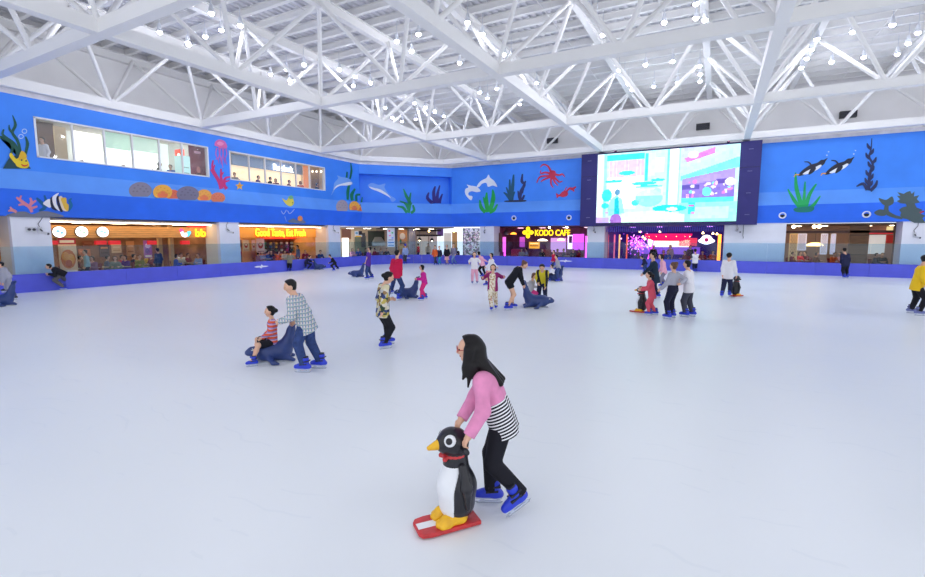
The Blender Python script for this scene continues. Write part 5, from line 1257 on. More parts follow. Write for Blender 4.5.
for x0, x1, y0, y1, lb, m in ((789.5, 797, 234, 261, 'gold lattice screen at the left end of the restaurant', mat('lattice_gold', (236, 200, 140), .4, emit=.2)), (798, 806, 234, 250, 'pale lattice screen second from the left in the restaurant', LAT), (821, 827, 234, 254, 'pale lattice screen right of the glowing lamp', LAT), (831, 835, 234, 254, 'narrow pale lattice screen near the timber partition', LAT)):
    a, b, c, d = SR.rect(x0, y0, x1, y1, -1); lattice(lb, SR, (a, b, max(.012, c), d), -1, m, 3, 7)
pendant('low wide glowing pendant lamp in the restaurant', SR, 815, 244.5, -1.5, .5, glow('lamp_rest', (255, 206, 130), 4), .2)
for k, (x, lb) in enumerate(((794.5, 'bright downlight at the left end of the restaurant'), (815.5, 'bright downlight above the wide pendant lamp'), (820.5, 'second downlight above the wide pendant lamp'))):
    u, _ = SR.px(x, 227); q = MB(); disc(q, SR, u, 2.98, -.5, -.38, .1); tag(q.build('downlight', glow('down_bright', (255, 220, 160), 14), origin=SR.P(u, 2.9, -.45)), lb, 'downlight')
for x0, x1, y0, y1, rgb, em, lb in ((869, 893, 231.5, 233.8, (226, 40, 60), .5, 'red shop header behind the right part of the restaurant'), (869, 885, 235, 254, (222, 224, 226), .5, 'white lit wall under the red shop header'), (887, 893, 226.5, 231, (240, 220, 160), .8, 'pale yellow lit strip over the red header'), (886.5, 893, 235, 243, (196, 60, 60), .2, 'red patch on the wall right of the white wall')):
    a, b, c, d = SRb.rect(x0, y0, x1, y1, .3); panel('lit_wall_panel', lb, 'lit panel', SRb, (a, b, max(.02, c), d), .2, .32 + .02 * (y1 < 234), mat('rest_%d_%d' % (rgb[0], rgb[1]), rgb, .5, emit=em))
lights(B, (4.6, 6.0, 8.2, 9.6), 3.06, -2.6, glow('light_warm_strong', (255, 226, 184), 16), 'square warm ceiling light inside the restaurant', (.45, .45))
# ---- rooms behind the two upper windows
ZF = 5.0
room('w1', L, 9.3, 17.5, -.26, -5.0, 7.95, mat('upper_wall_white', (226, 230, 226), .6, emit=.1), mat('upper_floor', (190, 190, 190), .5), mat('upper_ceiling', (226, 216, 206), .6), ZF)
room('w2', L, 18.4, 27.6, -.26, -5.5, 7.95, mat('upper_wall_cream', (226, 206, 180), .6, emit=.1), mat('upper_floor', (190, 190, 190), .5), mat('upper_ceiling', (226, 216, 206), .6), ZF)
UWb = L.off(-3.2)
def upanel(nm, lb, x0, y0, x1, y1, d, rgb, em=0.0, cat='panel'):
    pl = L.off(d); a, b, c, e = pl.rect(x0, y0, x1, y1); return panel(nm, lb, cat, pl, (a, b, max(c, ZF + .015), e), -.06, 0, mat('up_%d_%d_%d' % rgb, rgb, .55, emit=em))
upanel('brown_wall_panel', 'brown wall panel behind the person at the left of the wide window', 30, 122, 55, 165, -3.6, (112, 80, 62)); upanel('curtain', 'cream curtain beside the brown wall panel', 55, 127, 67, 163, -2.6, (214, 190, 150), .1, 'curtain')
upanel('lit_wall_panel', 'bright white wall in the second pane of the wide window', 74, 130, 102, 166, -4.6, (250, 252, 250), 1.0); upanel('lit_wall_panel', 'bright white wall low in the middle of the wide window', 105, 148, 158, 172, -4.4, (250, 254, 250), .9)
upanel('teal_glass_panel', 'pale teal glass panel in the third pane of the wide window', 105, 133, 130, 149, -3.4, (190, 228, 212), .4); upanel('teal_glass_panel', 'pale teal glass panel in the fourth pane of the wide window', 133, 138, 158, 152, -3.4, (204, 234, 222), .4)
upanel('lit_wall_panel', 'pale wall in the fifth pane of the wide window', 161, 145, 181, 174, -4.2, (236, 248, 244), .6)
pl = L.off(-.55); a, b, c, d = pl.rect(189.5, 146, 206, 178)
poster('dark_red_banner', 'dark red banner with a figure in the last pane of the wide window', pl, (a, b, ZF + .05, d), 0, (128, 24, 44), [((226, 170, 180), rc(.3, .7, .82, .88)), ((200, 120, 110), eo(.5, .45, .12, .08)), ((90, 14, 30), rc(.38, .62, .05, .38))], 'banner', .1)
vm = thing('vending_machine', 'glowing vending machine with a red top beside the dark red banner', 'vending machine', pl.P(a - .4, ZF + .012, .1)); q = MB(); a2, b2, c2, d2 = pl.rect(180, 147, 189, 178); pl.box(q, a2, b2, ZF + .012, d2 - .5, -.5, .1); q.build('cabinet', mat('vending_teal', (196, 236, 230), .4, emit=.5), vm); q = MB(); pl.box(q, a2 + .05, b2 - .3, d2 - .5, d2 - .15, -.5, .12); q.build('lit_top', glow('vending_red', (246, 96, 66), .8), vm)
q = MB()
for k in range(4): pl.box(q, a2 + .1, b2 - .1, ZF + .25 + k * .3, ZF + .28 + k * .3, .1, .13)
q.build('shelf_rows', mat('vending_shelf', (120, 160, 160), .4), vm)
CHM = mat('chair_maroon', (132, 44, 50), .6)
def side_chair(lb, p, face, m, grp=None):
    """p: point on the floor; face: unit 2D direction the sitter faces"""
    f = A(face[0], face[1], 0); l_ = np.cross(Z3, f); p = A(*p); r = thing('chair', lb, 'chair', p, grp)
    q = MB(); q.obox(p - f * .2 - l_ * .21 + Z3 * .43, f * .42, l_ * .42, Z3 * .05); q.build('seat', m, r)
    q = MB(); q.obox(p - f * .22 - l_ * .2 + Z3 * .55, f * .04 - f * .0, l_ * .4, Z3 * .38 - f * .05); q.build('backrest', m, r)
    for a_, b_ in ((-.18, -.18), (-.18, .18), (.18, -.18), (.18, .18)):
        q = MB(); q.bar(p + f * a_ + l_ * b_, p + f * a_ + l_ * b_ + Z3 * (.43 if a_ > 0 else .58), .035); q.build('leg', DARKB, r)
    return r
for x, y, lb in ((87, 160, 'maroon chair behind the second pane of the wide window'), (128, 166, 'maroon chair behind the third pane of the wide window')):
    q_ = L.off(-1.0); u, z = q_.px(x, y); side_chair(lb, q_.P(u, ZF + .012), (0, 1), CHM)
u, z = L.off(-2.1).px(165, 168); pt_ = thing('potted_plant', 'dark leafy potted plant behind the fifth pane of the wide window', 'plant', L.P(u, ZF + .012, -2.1)); q = MB(); q.lathe([(.14, 0), (.2, .4), (.18, .4)], L.P(u, ZF + .012, -2.1), 14); q.build('pot', DARKB, pt_); q = MB(); rr = random.Random(2)
for k in range(70):
    an, e_ = rr.random() * 6.28, rr.random() * 1.2 + .1; dd = A(math.cos(an) * math.cos(e_), math.sin(an) * math.cos(e_), math.sin(e_)); p0 = L.P(u, ZF + .42, -2.1); s_ = rr.uniform(.25, .5); sd = nrm(np.cross(dd, Z3)) * .03
    q.add([p0, p0 + dd * s_ * .5 + sd, p0 + dd * s_, p0 + dd * s_ * .5 - sd], [(0, 1, 2, 3)])
q.build('foliage', mat('plant_dark', (44, 70, 44), .6), pt_)
pl = L.off(-3.6); upanel('blue_fascia', 'pale blue shop fascia behind the second upper window', 232, 160, 306, 170, -3.6, (128, 156, 200), .12); upanel('lit_wall_panel', 'glowing cream shop wall under the pale blue fascia', 232, 170, 302, 190, -3.8, (255, 232, 196), .75)
upanel('orange_banner', 'upright orange banner in the fifth pane of the second window', 304, 166, 309, 190, -1.4, (246, 150, 90), .5, 'banner'); upanel('brown_wall_panel', 'brown shelf wall behind the last pane of the second window', 311, 166, 327, 191, -1.8, (170, 140, 110), .1)
ua, zz = L.off(-3.5).px(272.5, 167.5); ub, _ = L.off(-3.5).px(292.5, 170.5); _, zz = L.off(-3.5).px(282, 168.5)
r = thing('shop_sign', 'glowing white word Reebok behind the second upper window', 'sign', L.off(-3.5).P((ua + ub) / 2, zz - .2, .05)); text('letters', 'Reebok', L.off(-3.5), (ua + ub) / 2, zz, .06, .62, glow('sign_white2', (255, 255, 255), 2.2), r, width=ub - ua, extrude=.03)
for k, x in enumerate((312.5, 316.5, 321)):
    u, z = L.off(-1.4).px(x, 171.5); q = MB(); q.lathe([(.02, -.07), (.06, 0), (.02, .07)], L.P(u, z, -1.4), 10); tag(q.build('light_bulb', glow('bulb_window', (255, 240, 200), 8), origin=L.P(u, z - .07, -1.4)), ['left', 'middle', 'right'][k] + ' of three small bulbs in the last pane of the second window', 'light bulb')
a, b, c, d = L.off(-.9).rect(231, 175, 249, 184); panel('white_counter', 'white counter behind the first pane of the second window', 'counter', L, (a, b, ZF + .012, ZF + .75), -1.4, -.9, mat('counter_white', (216, 222, 234), .4))
lights(L, (10.4, 12.4, 14.6, 16.6), 7.93, -2.4, NEUT, 'square white ceiling light behind the wide upper window'); lights(L, (19.5, 21.7, 23.6, 25.6), 7.93, -2.6, NEUT, 'square white ceiling light behind the second upper window')
# ---- LED screen on the back wall
BZ = mat('screen_bezel', (36, 30, 92), .5); BZ2 = mat('screen_speaker_face', (40, 36, 112), .55)
PS = Pl((0, WY - .55), (1, 0), (0, -1))
ul, _ = PS.px(597, 190); ur, _ = PS.px(738.6, 180); _, zt = PS.px(668, 149.2); _, zb = PS.px(668, 222)
bl, _ = PS.px(581, 190); br, _ = PS.px(759.5, 185)
sc = thing('led_screen', 'giant glowing LED video screen on the blue back wall', 'screen', PS.P((ul + ur) / 2, zb - .2, 0))
q = MB(); PS.box(q, ul, ur, zb, zt, -.5, -.05); PS.box(q, ul - .02, ur + .02, zt, zt + .1, -.5, .05); PS.box(q, ul - .02, ur + .02, zb - .24, zb, -.5, .05); q.build('cabinet', BZ, sc)
for nm, a, b in (('side_panel', bl, ul), ('side_panel', ur, br)):
    q = MB(); PS.box(q, a, b, zb - .24, zt + .1, -.5, .06); s_ = q.build(nm, BZ2, sc)
    for k in range(4):
        z_ = zb + .4 + (zt - zb - .8) * k / 3; q = MB(); PS.box(q, (a + b) / 2 - .13, (a + b) / 2 + .13, z_ - .02, z_ + .02, .06, .09); q.build('handle', mat('bezel_grey', (110, 110, 160), .4), s_)
    q = MB(); PS.box(q, a + .04, b - .04, (zt + zb) / 2 + .9, (zt + zb) / 2 + .93, .06, .07); q.build('seam', mat('bezel_seam', (20, 16, 60), .5), s_)
def screen_image(W=176, Hh=96):
    im = np.zeros((Hh, W, 3)); yy, xx = np.mgrid[0:Hh, 0:W]; X = (xx + .5) / W; Y = (yy + .5) / Hh
    im[:] = (196, 255, 255); rs = np.random.RandomState(4)
    def R(x0, x1, y0, y1, c, a=1.0):
        m = (X >= x0) & (X < x1) & (Y >= y0) & (Y < y1); im[m] = im[m] * (1 - a) + np.array(c) * a
    def E(cx, cy, rx, ry, c, a=1.0):
        m = ((X - cx) / rx) ** 2 + ((Y - cy) / ry) ** 2 < 1; im[m] = im[m] * (1 - a) + np.array(c) * a
    def Pg(pts, c, a=1.0):
        m = np.zeros(X.shape, bool); n = len(pts)
        for i in range(n):
            (x1, y1), (x2, y2) = pts[i], pts[(i + 1) % n]
            cnd = ((y1 > Y) != (y2 > Y)); xi = x1 + (Y - y1) / ((y2 - y1) or 1e-9) * (x2 - x1); m ^= cnd & (X < xi)
        im[m] = im[m] * (1 - a) + np.array(c) * a
    R(0, .05, 0, 1, (225, 250, 255)); R(.05, .075, 0, 1, (150, 250, 255)); R(.075, .36, .02, .1, (60, 240, 250)); R(.09, .36, .1, .36, (214, 196, 250))
    for k in range(9): R(.09 + k * .03, .094 + k * .03, .1, .36, (236, 220, 255))
    R(.08, .36, .34, .5, (240, 245, 255)); R(.1, .3, .46, .8, (255, 255, 255)); R(.365, .385, .03, .42, (70, 225, 235)); R(.385, .44, .03, .35, (210, 245, 255)); R(.44, .5, .1, .3, (240, 215, 255))
    for cx, cy, rx, ry in ((.23, .29, .06, .03), (.13, .4, .07, .02), (.36, .45, .09, .025), (.46, .41, .05, .02), (.4, .5, .1, .02), (.08, .6, .04, .09), (.07, .75, .03, .04), (.3, .72, .03, .04), (.46, .57, .03, .05)): E(cx, cy, rx, ry, (30, 232, 240), .85)
    E(.33, .38, .03, .05, (235, 250, 255)); E(.4, .66, .1, .12, (120, 240, 235), .7); R(.28, .5, .5, .62, (225, 255, 250), .7)
    R(.52, .54, 0, .8, (120, 245, 255)); R(.54, .6, 0, .85, (255, 255, 255)); R(.6, .615, 0, .8, (160, 248, 255))
    Pg([(.62, .0), (.92, 0), (.62, .22)], (196, 210, 255)); Pg([(.64, .14), (.84, .02), (.84, .1), (.66, .2)], (214, 130, 226)); E(.7, .1, .035, .05, (255, 235, 255))
    Pg([(.62, .38), (1, .16), (1, .3), (.62, .44)], (120, 255, 250)); Pg([(.62, .3), (1, .02), (1, .14), (.62, .38)], (190, 255, 250))
    R(.63, .98, .42, .68, (140, 120, 214)); Pg([(.63, .42), (.98, .3), (.98, .44), (.63, .5)], (170, 150, 235)); R(.63, .75, .5, .56, (96, 84, 180)); R(.86, .98, .44, .5, (104, 84, 180))
    for k in range(26): E(rs.uniform(.66, .96), rs.uniform(.46, .66), rs.uniform(.005, .018), rs.uniform(.01, .03), ((240, 240, 255), (120, 240, 210), (226, 130, 220), (250, 210, 240))[rs.randint(4)], .9)
    E(.95, .48, .035, .05, (255, 255, 255)); E(.8, .6, .03, .06, (110, 240, 220)); R(.63, .98, .68, .74, (90, 226, 232)); R(.62, 1, .74, 1, (150, 255, 226)); R(.7, .95, .8, .96, (196, 255, 226), .8)
    E(.55, .81, .12, .05, (20, 220, 225), .9); E(.57, .82, .04, .025, (230, 255, 255)); R(.68, .73, .74, .9, (60, 220, 225)); R(.68, .72, .77, .79, (220, 90, 190)); E(.715, .88, .015, .02, (226, 150, 226))
    Pg([(.1, 1), (.24, .84), (.5, .84), (.66, .9), (.66, 1)], (215, 255, 240)); R(.26, .3, .86, .98, (255, 255, 235)); R(.0, .1, .92, 1, (190, 150, 235), .8); R(.07, .11, .84, .86, (190, 120, 220))
    Pg([(.09, .8), (.11, .66), (.155, .6), (.2, .66), (.22, .86), (.1, .9)], (130, 240, 235), .85); Pg([(.14, .66), (.17, .62), (.185, .9), (.14, .9)], (20, 190, 205)); E(.162, .56, .02, .045, (90, 150, 190)); E(.155, .96, .045, .09, (160, 110, 200))
    n = rs.normal(0, 1, (Hh // 4 + 1, W // 4 + 1)); n = np.kron(n, np.ones((4, 4)))[:Hh, :W]; im = np.clip(im + n[..., None] * 5, 0, 255)
    return im
im = screen_image(); Hh, W_n = im.shape[:2]
gu = np.linspace(ul, ur, W_n + 1); gz = np.linspace(zt, zb, Hh + 1)
vs = [PS.P(u_, z_, .0) for z_ in gz for u_ in gu]; fs = [(j * (W_n + 1) + i, (j + 1) * (W_n + 1) + i, (j + 1) * (W_n + 1) + i + 1, j * (W_n + 1) + i + 1) for j in range(Hh) for i in range(W_n)]
m = bpy.data.materials.new('screen_picture'); m.use_nodes = True; nt = m.node_tree; bs = nt.nodes['Principled BSDF']; at = nt.nodes.new('ShaderNodeVertexColor'); at.layer_name = 'picture'
nt.links.new(at.outputs['Color'], bs.inputs['Emission Color']); bs.inputs['Emission Strength'].default_value = 1.3; bs.inputs['Base Color'].default_value = (.02, .02, .03, 1); bs.inputs['Specular IOR Level'].default_value = .1
q = MB(); q.add(vs, fs); o = q.build('display', m, sc)
ca = o.data.color_attributes.new('picture', 'FLOAT_COLOR', 'CORNER'); lc = np.array([lin(c_) for c_ in im.reshape(-1, 3)]); ca.data.foreach_set('color', np.repeat(lc, 4, 0).ravel().astype(np.float32))
# ---- security cameras and lights on the pillars
CAMW = mat('camera_white', (208, 210, 216), .4); CAMG = mat('camera_dark', (60, 62, 72), .4)
for pl, x, y, lb in ((L, 41, 231.5, 'white security camera on the first pillar by the round signs'), (L, 228, 231, 'white security camera on the second pillar'), (L, 334.5, 231.5, 'white security camera on the third pillar'), (B, 484.5, 231.5, 'white security camera on the pillar left of the cafe'), (B, 594, 231, 'white security camera on the pillar right of the cafe'), (B, 737.5, 230.5, 'white security camera on the white wall right of the bar'), (B, 915, 236, 'white security camera on the white wall at the far right')):
    u, z = pl.px(x, y, .1); r = thing('security_camera', lb, 'security camera', pl.P(u, z, .0))
    q = MB(); pl.box(q, u - .07, u + .07, z + .02, z + .2, 0, .05); q.build('base_plate', CAMW, r)
    q = MB(); q.bar(pl.P(u, z + .1, .05), pl.P(u, z + .02, .22), .04); q.build('arm', CAMG, r)
    q = MB(); q.bar(pl.P(u - .06, z - .02, .1), pl.P(u + .14, z - .1, .36), .11, .1); q.build('body', CAMW, r)
    q = MB(); q.bar(pl.P(u + .14, z - .1, .36), pl.P(u + .155, z - .106, .38), .085, .085); q.build('lens', CAMG, r)
    q = MB(); q.tube([pl.P(u, z + .18, .02), pl.P(u - .05, z + .32, .02), pl.P(u + .1, z + .55, .02), pl.P(u + .12, Z_B, .02)], .014, 5); q.build('cable', CAMG, r)
u, z = L.px(31, 229.5, .05); r = thing('emergency_light', 'grey emergency light box on the first pillar', 'emergency light', L.P(u, z, 0)); q = MB(); L.box(q, u - .16, u + .16, z - .11, z + .11, 0, .1); q.build('housing', CAMW, r); q = MB(); disc(q, L, u - .08, z + .0, .1, .14, .055); disc(q, L, u + .08, z + .0, .1, .14, .055); q.build('lamp_heads', CAMG, r)
for x, lb in ((743, 'dark cable loop hanging on the white wall right of the bar'),):
    u, z = B.px(x, 234, .02); q = MB(); q.tube([B.P(u, Z_B - .02, .03), B.P(u, 2.4, .03), B.P(u + .03, 2.3, .03), B.P(u + .02, 2.22, .03)], .018, 6); tag(q.build('cable', CAMG, origin=B.P(u, 2.2, .02)), lb, 'cable')

# ---- pink stage lamps on the top corners of the screen, aimed along the roof chords
for k, (uu, lb, tgt) in enumerate(((-6.7, 'small stage lamp on top of the screen near its left corner', (-7.7, 30, 8.45)), (.3, 'small stage lamp on top of the screen near its right corner', (1.3, 30, 8.45)))):
    p = PS.P(uu, zt + .1, -.2); r = thing('stage_lamp', lb, 'stage lamp', p); dv = nrm(A(*tgt) - (p + Z3 * .16))
    q = MB(); q.box(p[0] - .08, p[0] + .08, p[1] - .05, p[1] + .05, p[2], p[2] + .1); q.build('yoke', CAMG if 'CAMG' in globals() else DKGREY, r)
    q = MB(); q.lathe([(.05, -.12), (.08, -.08), (.08, .08), (.07, .1)], p + Z3 * .16, 14, dv); q.build('housing', CAMG, r)
    q = MB(); q.lathe([(.066, .1), (.03, .105)], p + Z3 * .16, 14, dv); q.build('lens', glow('stage_pink', (255, 90, 190), 6), r)
    ld = bpy.data.lights.new('stage_beam', 'SPOT'); ld.energy = 500; ld.color = (1, .22, .62); ld.spot_size = .8; ld.spot_blend = .8; ld.shadow_soft_size = .08
    lo = bpy.data.objects.new('stage_beam', ld); COL.objects.link(lo); lo.parent = r; lo.location = (Z3 * .16 + dv * .14).tolist(); lo.rotation_euler = Vector(dv.tolist()).to_track_quat('-Z', 'Y').to_euler()
# ------------------------------------------------------------------ skating aids
SEALB = mat('seal_navy_plastic', (40, 62, 122), .38, noise=.08, nscale=5); SEALW = mat('seal_eye_white', (220, 225, 235), .4)
def make_seal():
    r = thing('seal_skating_aid', 'navy seal skating aid', 'skating aid', (0, 0, 0))
    V = A
    pr = [(V(-.22, 0, .2), V(.22, 0, .2), .185, .175), (V(.22, 0, .2), V(.5, 0, .22), .16, .085), (V(.5, 0, .22), V(.6, 0, .2), .08, .055),
          (V(-.2, 0, .2), V(-.36, 0, .36), .18, .125), (V(-.36, 0, .36), V(-.44, 0, .58), .12, .075), (V(-.44, 0, .58), V(-.5, 0, .74), .07, .05)]
    for s in (1, -1):
        pr += [(V(-.5, .02 * s, .73), V(-.56, .19 * s, .78), .045, .028), (V(.12, .13 * s, .12), V(.0, .34 * s, .045), .07, .035), (V(.0, .34 * s, .045), V(-.12, .42 * s, .04), .04, .025),
               (V(-.25, .1 * s, .1), V(-.48, .2 * s, .045), .07, .035)]
    fx = lambda p: V(p[0] * .78 + .02, p[1], p[2] * 1.04)
    pr = [(fx(a_), fx(b_), ra, rb) for a_, b_, ra, rb in pr]
    b = sdf_obj('body', pr, SEALB, r, .016, k=.06, cuts=[(V(0, 0, .012), V(0, 0, -1))])
    for s in (1, -1):
        q = MB(); q.lathe([(.005, -.02), (.024, -.01), (.024, .01), (.005, .022)], (.395, .08 * s, .28), 10, (.3, s, .4)); e = q.build('eye', SEALW, r, smooth=True)
        q = MB(); q.lathe([(.004, .0), (.012, .004), (.004, .008)], (.402, .1 * s, .29), 8, (.3, s, .4)); q.build('pupil', DARKEYE, e)
    q = MB(); q.box(-.32, .36, -.1, -.07, 0.0, .03); q.box(-.32, .36, .07, .1, 0.0, .03); q.build('runners', SK_STEEL, r)
    return r
seal0 = make_seal(); _sf = [True]
def seal(label, px, phi, s=1.0):
    g0 = ground(*px); o = seal0 if _sf[0] else copy_tree(seal0); _sf[0] = False
    f = heading(g0, phi); o.location = (g0[0], g0[1], 0); o.rotation_euler = (0, 0, math.atan2(f[1], f[0])); o.scale = (s, s, s); o['label'] = label
    return o
seal('navy seal skating aid carrying a child in orange stripes', (275, 361), 178, .95)
seal('navy seal skating aid between the red hooded adult and the magenta girl', (408, 298), 172)
seal('navy seal skating aid with upright tail pushed by the boy in purple', (357.5, 277), 176)
seal('navy seal skating aid by the left boards between two dark dressed children', (319, 269.5), 8, .95)
seal('navy seal skating aid held by the woman in black', (536, 307.5), 4, 1.1)
seal('blue seal skating aid under a seated child near the cafe', (555, 281), 188)
seal('dark seal skating aid cut off at the left edge of the ice', (1, 306), 184)
PBK = mat('penguin_black', (30, 30, 38), .28); PWH = mat('penguin_white', (236, 238, 242), .3, noise=.02, nscale=6); POR = mat('penguin_orange', (250, 186, 30), .4, noise=.08, nscale=14); PRD = mat('penguin_red', (196, 52, 56), .45, noise=.1, nscale=9)
def make_penguin():
    r = thing('penguin_skating_aid', 'penguin skating aid', 'skating aid', (0, 0, 0)); V = A
    body = [(V(-.02, 0, .2), V(-.02, 0, .34), .15, .155), (V(-.02, 0, .34), V(-.005, 0, .56), .152, .095), (V(-.005, 0, .56), V(0, 0, .64), .09, .085)]
    sdf_obj('body', body, PBK, r, .012, k=.05, cuts=[(V(0, 0, .075), V(0, 0, -1))])
    bel = [(a, b, ra + .007, rb + .007) for a, b, ra, rb in body[:2]]
    sdf_obj('belly', bel, PWH, r, .009, k=.05, cuts=[(V(0, 0, .1), V(0, 0, -1)), (V(0, 0, .6), V(0, 0, 1))], clip=[(V(.17, 0, .16), V(.12, 0, .6), .165)])
    h = [(V(.0, 0, .715), V(.03, 0, .73), .118, .112), (V(.08, 0, .715), V(.1, 0, .71), .075, .06)]
    hd = sdf_obj('head', h, PBK, r, .011, k=.05)
    sdf_obj('beak', [(V(.14, 0, .715), V(.225, 0, .7), .045, .02)], POR, r, .007, k=.01)
    for s in (1, -1):
        c0 = V(.072, .078 * s, .765); ax = nrm(V(.5, .78 * s, .32)); q = MB(); q.lathe([(.05, -.02), (.048, .014), (.03, .021), (.004, .023)], c0, 18, ax); e = q.build('eye', PWH, r, smooth=True)
        q = MB(); q.lathe([(.028, .018), (.024, .025), (.004, .028)], c0 + V(.006, 0, -.002), 14, ax); q.build('pupil', PBK, e, smooth=True)
        w = [(V(-.02, .115 * s, .54), V(-.035, .165 * s, .38), .035, .045), (V(-.035, .165 * s, .38), V(-.05, .16 * s, .2), .045, .02)]
        sdf_obj('flipper', w, PBK, r, .01, k=.03)
        q = MB(); q.tube([(-.02, .09 * s, .70), (-.03, .15 * s, .70), (-.02, .2 * s, .70)], [.022, .022, .024], 10); q.build('handle', PBK, r, smooth=True)
        f_ = [(V(-.02, .07 * s, .1), V(.11, .07 * s, .085), .062, .05), (V(.1, .04 * s, .07), V(.16, .035 * s, .06), .036, .026), (V(.1, .07 * s, .07), V(.17, .07 * s, .06), .036, .026), (V(.1, .1 * s, .07), V(.15, .105 * s, .06), .036, .026)]
        sdf_obj('foot', f_, POR, r, .009, k=.02, cuts=[(V(0, 0, .045), V(0, 0, -1))])
    sc_ = [(V(.088, 0, .605), V(.088, .001, .605), .02, .02)] + [(V(.0, 0, .615) + V(math.cos(t) * .085, math.sin(t) * .085, 0), V(0, 0, .615) + V(math.cos(t + .4) * .085, math.sin(t + .4) * .085, 0), .013, .013) for t in np.arange(0, 6.3, .4)] + [(V(.09, 0, .605), V(.105, .045, .6), .012, .022), (V(.09, 0, .605), V(.105, -.045, .6), .012, .022)]
    sdf_obj('scarf', sc_, PRD, r, .01, k=.015)
    q = MB()
    pts = [(-.19, -.125), (.24, -.135), (.32, -.12), (.345, -.08), (.345, .08), (.32, .12), (.24, .135), (-.19, .125)]; n = len(pts)
    q.add([(x, y, z + 0) for z in (.012, .048) for x, y in pts], [tuple(range(n - 1, -1, -1)), tuple(range(n, 2 * n))] + [(i, (i + 1) % n, n + (i + 1) % n, n + i) for i in range(n)])
    sl = q.build('sled_base', PRD, r); bv = sl.modifiers.new('edge', 'BEVEL'); bv.width = .01; bv.segments = 2
    q = MB(); q.add([(.16, -.04, .0485), (.332, -.04, .0485), (.332, .04, .0485), (.16, .04, .0485), (.16, -.04, .051), (.332, -.04, .051), (.332, .04, .051), (.16, .04, .051)], [(4, 5, 6, 7), (0, 1, 5, 4), (1, 2, 6, 5), (2, 3, 7, 6), (3, 0, 4, 7)]); q.build('white_stripe', PWH, sl)
    q = MB(); q.box(-.17, .24, -.1, -.08, 0, .014); q.box(-.17, .24, .08, .1, 0, .014); q.build('runners', SK_STEEL, sl)
    return r
pen0 = make_penguin(); _pf = [True]
def penguin(label, px, phi, s=1.0):
    g0 = ground(*px); o = pen0 if _pf[0] else copy_tree(pen0); _pf[0] = False
    f = heading(g0, phi); o.location = (g0[0], g0[1], 0); o.rotation_euler = (0, 0, math.atan2(f[1], f[0])); o.scale = (s, s, s); o['label'] = label
    return o
penguin('large penguin skating aid on a red base pushed by the girl in pink', (455, 523), 202, .98)
penguin('penguin skating aid on a red base pushed by the girl in coral', (641, 312.5), 160, .98)
penguin('penguin skating aid beside the man in the white sweater', (735.5, 296.3), 55, .98)
# ------------------------------------------------------------------ skaters
c_ = lambda n, r, g, b, **k: mat('cloth_' + n, (r, g, b), .8, spec=.2, **k)
PINK = c_('pink', 226, 144, 186, noise=.05, nscale=10); BLACKC = c_('black', 32, 32, 40); NAVYC = c_('navy', 38, 42, 72); JEANS = c_('denim', 54, 72, 122, noise=.12, nscale=14); WHITEC = c_('white', 236, 234, 240); GREYC = c_('grey', 158, 158, 172)
LGREY = c_('light_grey', 172, 172, 186); DGREYC = c_('dark_grey', 70, 72, 86); REDC = c_('red', 206, 34, 78); MAG = c_('magenta', 204, 44, 148); HOTP = c_('hot_pink', 224, 52, 130); PURP = c_('purple', 92, 52, 152); YELL = c_('yellow', 240, 196, 40); YEL2 = c_('mustard', 214, 200, 60)
CORAL = c_('coral', 224, 92, 112); MAROON = c_('maroon', 150, 44, 106); LPINK = c_('light_pink', 238, 176, 200); TEALC = c_('dark_teal', 36, 52, 70); ORNG = c_('orange', 226, 100, 50); SKYB = c_('sky_blue', 150, 170, 214); BEIGE = c_('beige', 214, 196, 176); GREENC = c_('green', 150, 160, 70); TURQ = c_('turquoise', 60, 150, 190)
# -- girl in pink, nearest
gp = dict(at=(501, 508), H=1.44, phi=174)
g0 = ground(501, 508); fdir = heading(g0, 174)
STRIPE = stripes('cloth_black_white_stripes', (30, 30, 40), (238, 238, 242), nrm(A(0, 0, 1) + fdir * .45), .026, .55)
sp_ = lambda x, y, o=0.0: on_plane(A(g0[0], g0[1], 0), x, y, o)
hx = [(sp_(477, 350), sp_(480, 366, .02), .08, .065), (sp_(481, 364, .03), sp_(498, 381, .02), .05, .012), (sp_(480, 366, .05), sp_(492, 380, .08), .035, .01), (sp_(469, 350, .1), sp_(467, 368, .1), .045, .04), (sp_(467, 368, .1), sp_(463, 379, .11), .036, .01), (sp_(471, 366, .11), sp_(468, 387, .13), .032, .008), (sp_(475, 366, .1), sp_(474, 378, .12), .03, .01)]
gr = skater('girl in pink cardigan and glasses bending to push the big penguin', (501, 508), 1.44, 174, (502.5, 421), (482, 370), (469, 349), (469, 435.5, .34), (458.5, 424.5, .14), (521, 519, .1), (491, 503), look=190, hh=.225, hair='long', hairx=hx,
            top=STRIPE, hem=.075, tops='short', jacket=PINK, jhem=-.09, jopen=False, bottom=BLACKC, res=.0085, curl=.85, footpitch={'L': .55, 'R': 0}, palm={'L': A(0, 0, -1), 'R': A(0, 0, -1)}, ew={'L': heading(g0, 200), 'R': heading(g0, 184)})
rt_, hd_, hf_, hl_, hu_ = gr['root'], gr['head'], gr['hf'], gr['hl'], gr['hu']
RIM = mat('glasses_red', (170, 36, 48), .35)
gl_ = None
for s in (1, -1):
    q = MB(); c0 = hd_ + hf_ * .098 + hl_ * .037 * s + hu_ * .002; ring = [c0 + (hl_ * math.cos(t) * .026 + hu_ * math.sin(t) * .02) for t in np.linspace(0, 2 * PI, 15)]; q.tube(ring, .0028, 6, cap=False)
    q.tube([c0 + hl_ * .026 * s, hd_ + hl_ * .08 * s + hf_ * .02 + hu_ * .012], .003, 6); q.tube([c0 - hl_ * .026 * s, c0 - hl_ * .038 * s], .003, 6); q.build('glasses_rim', RIM, rt_)
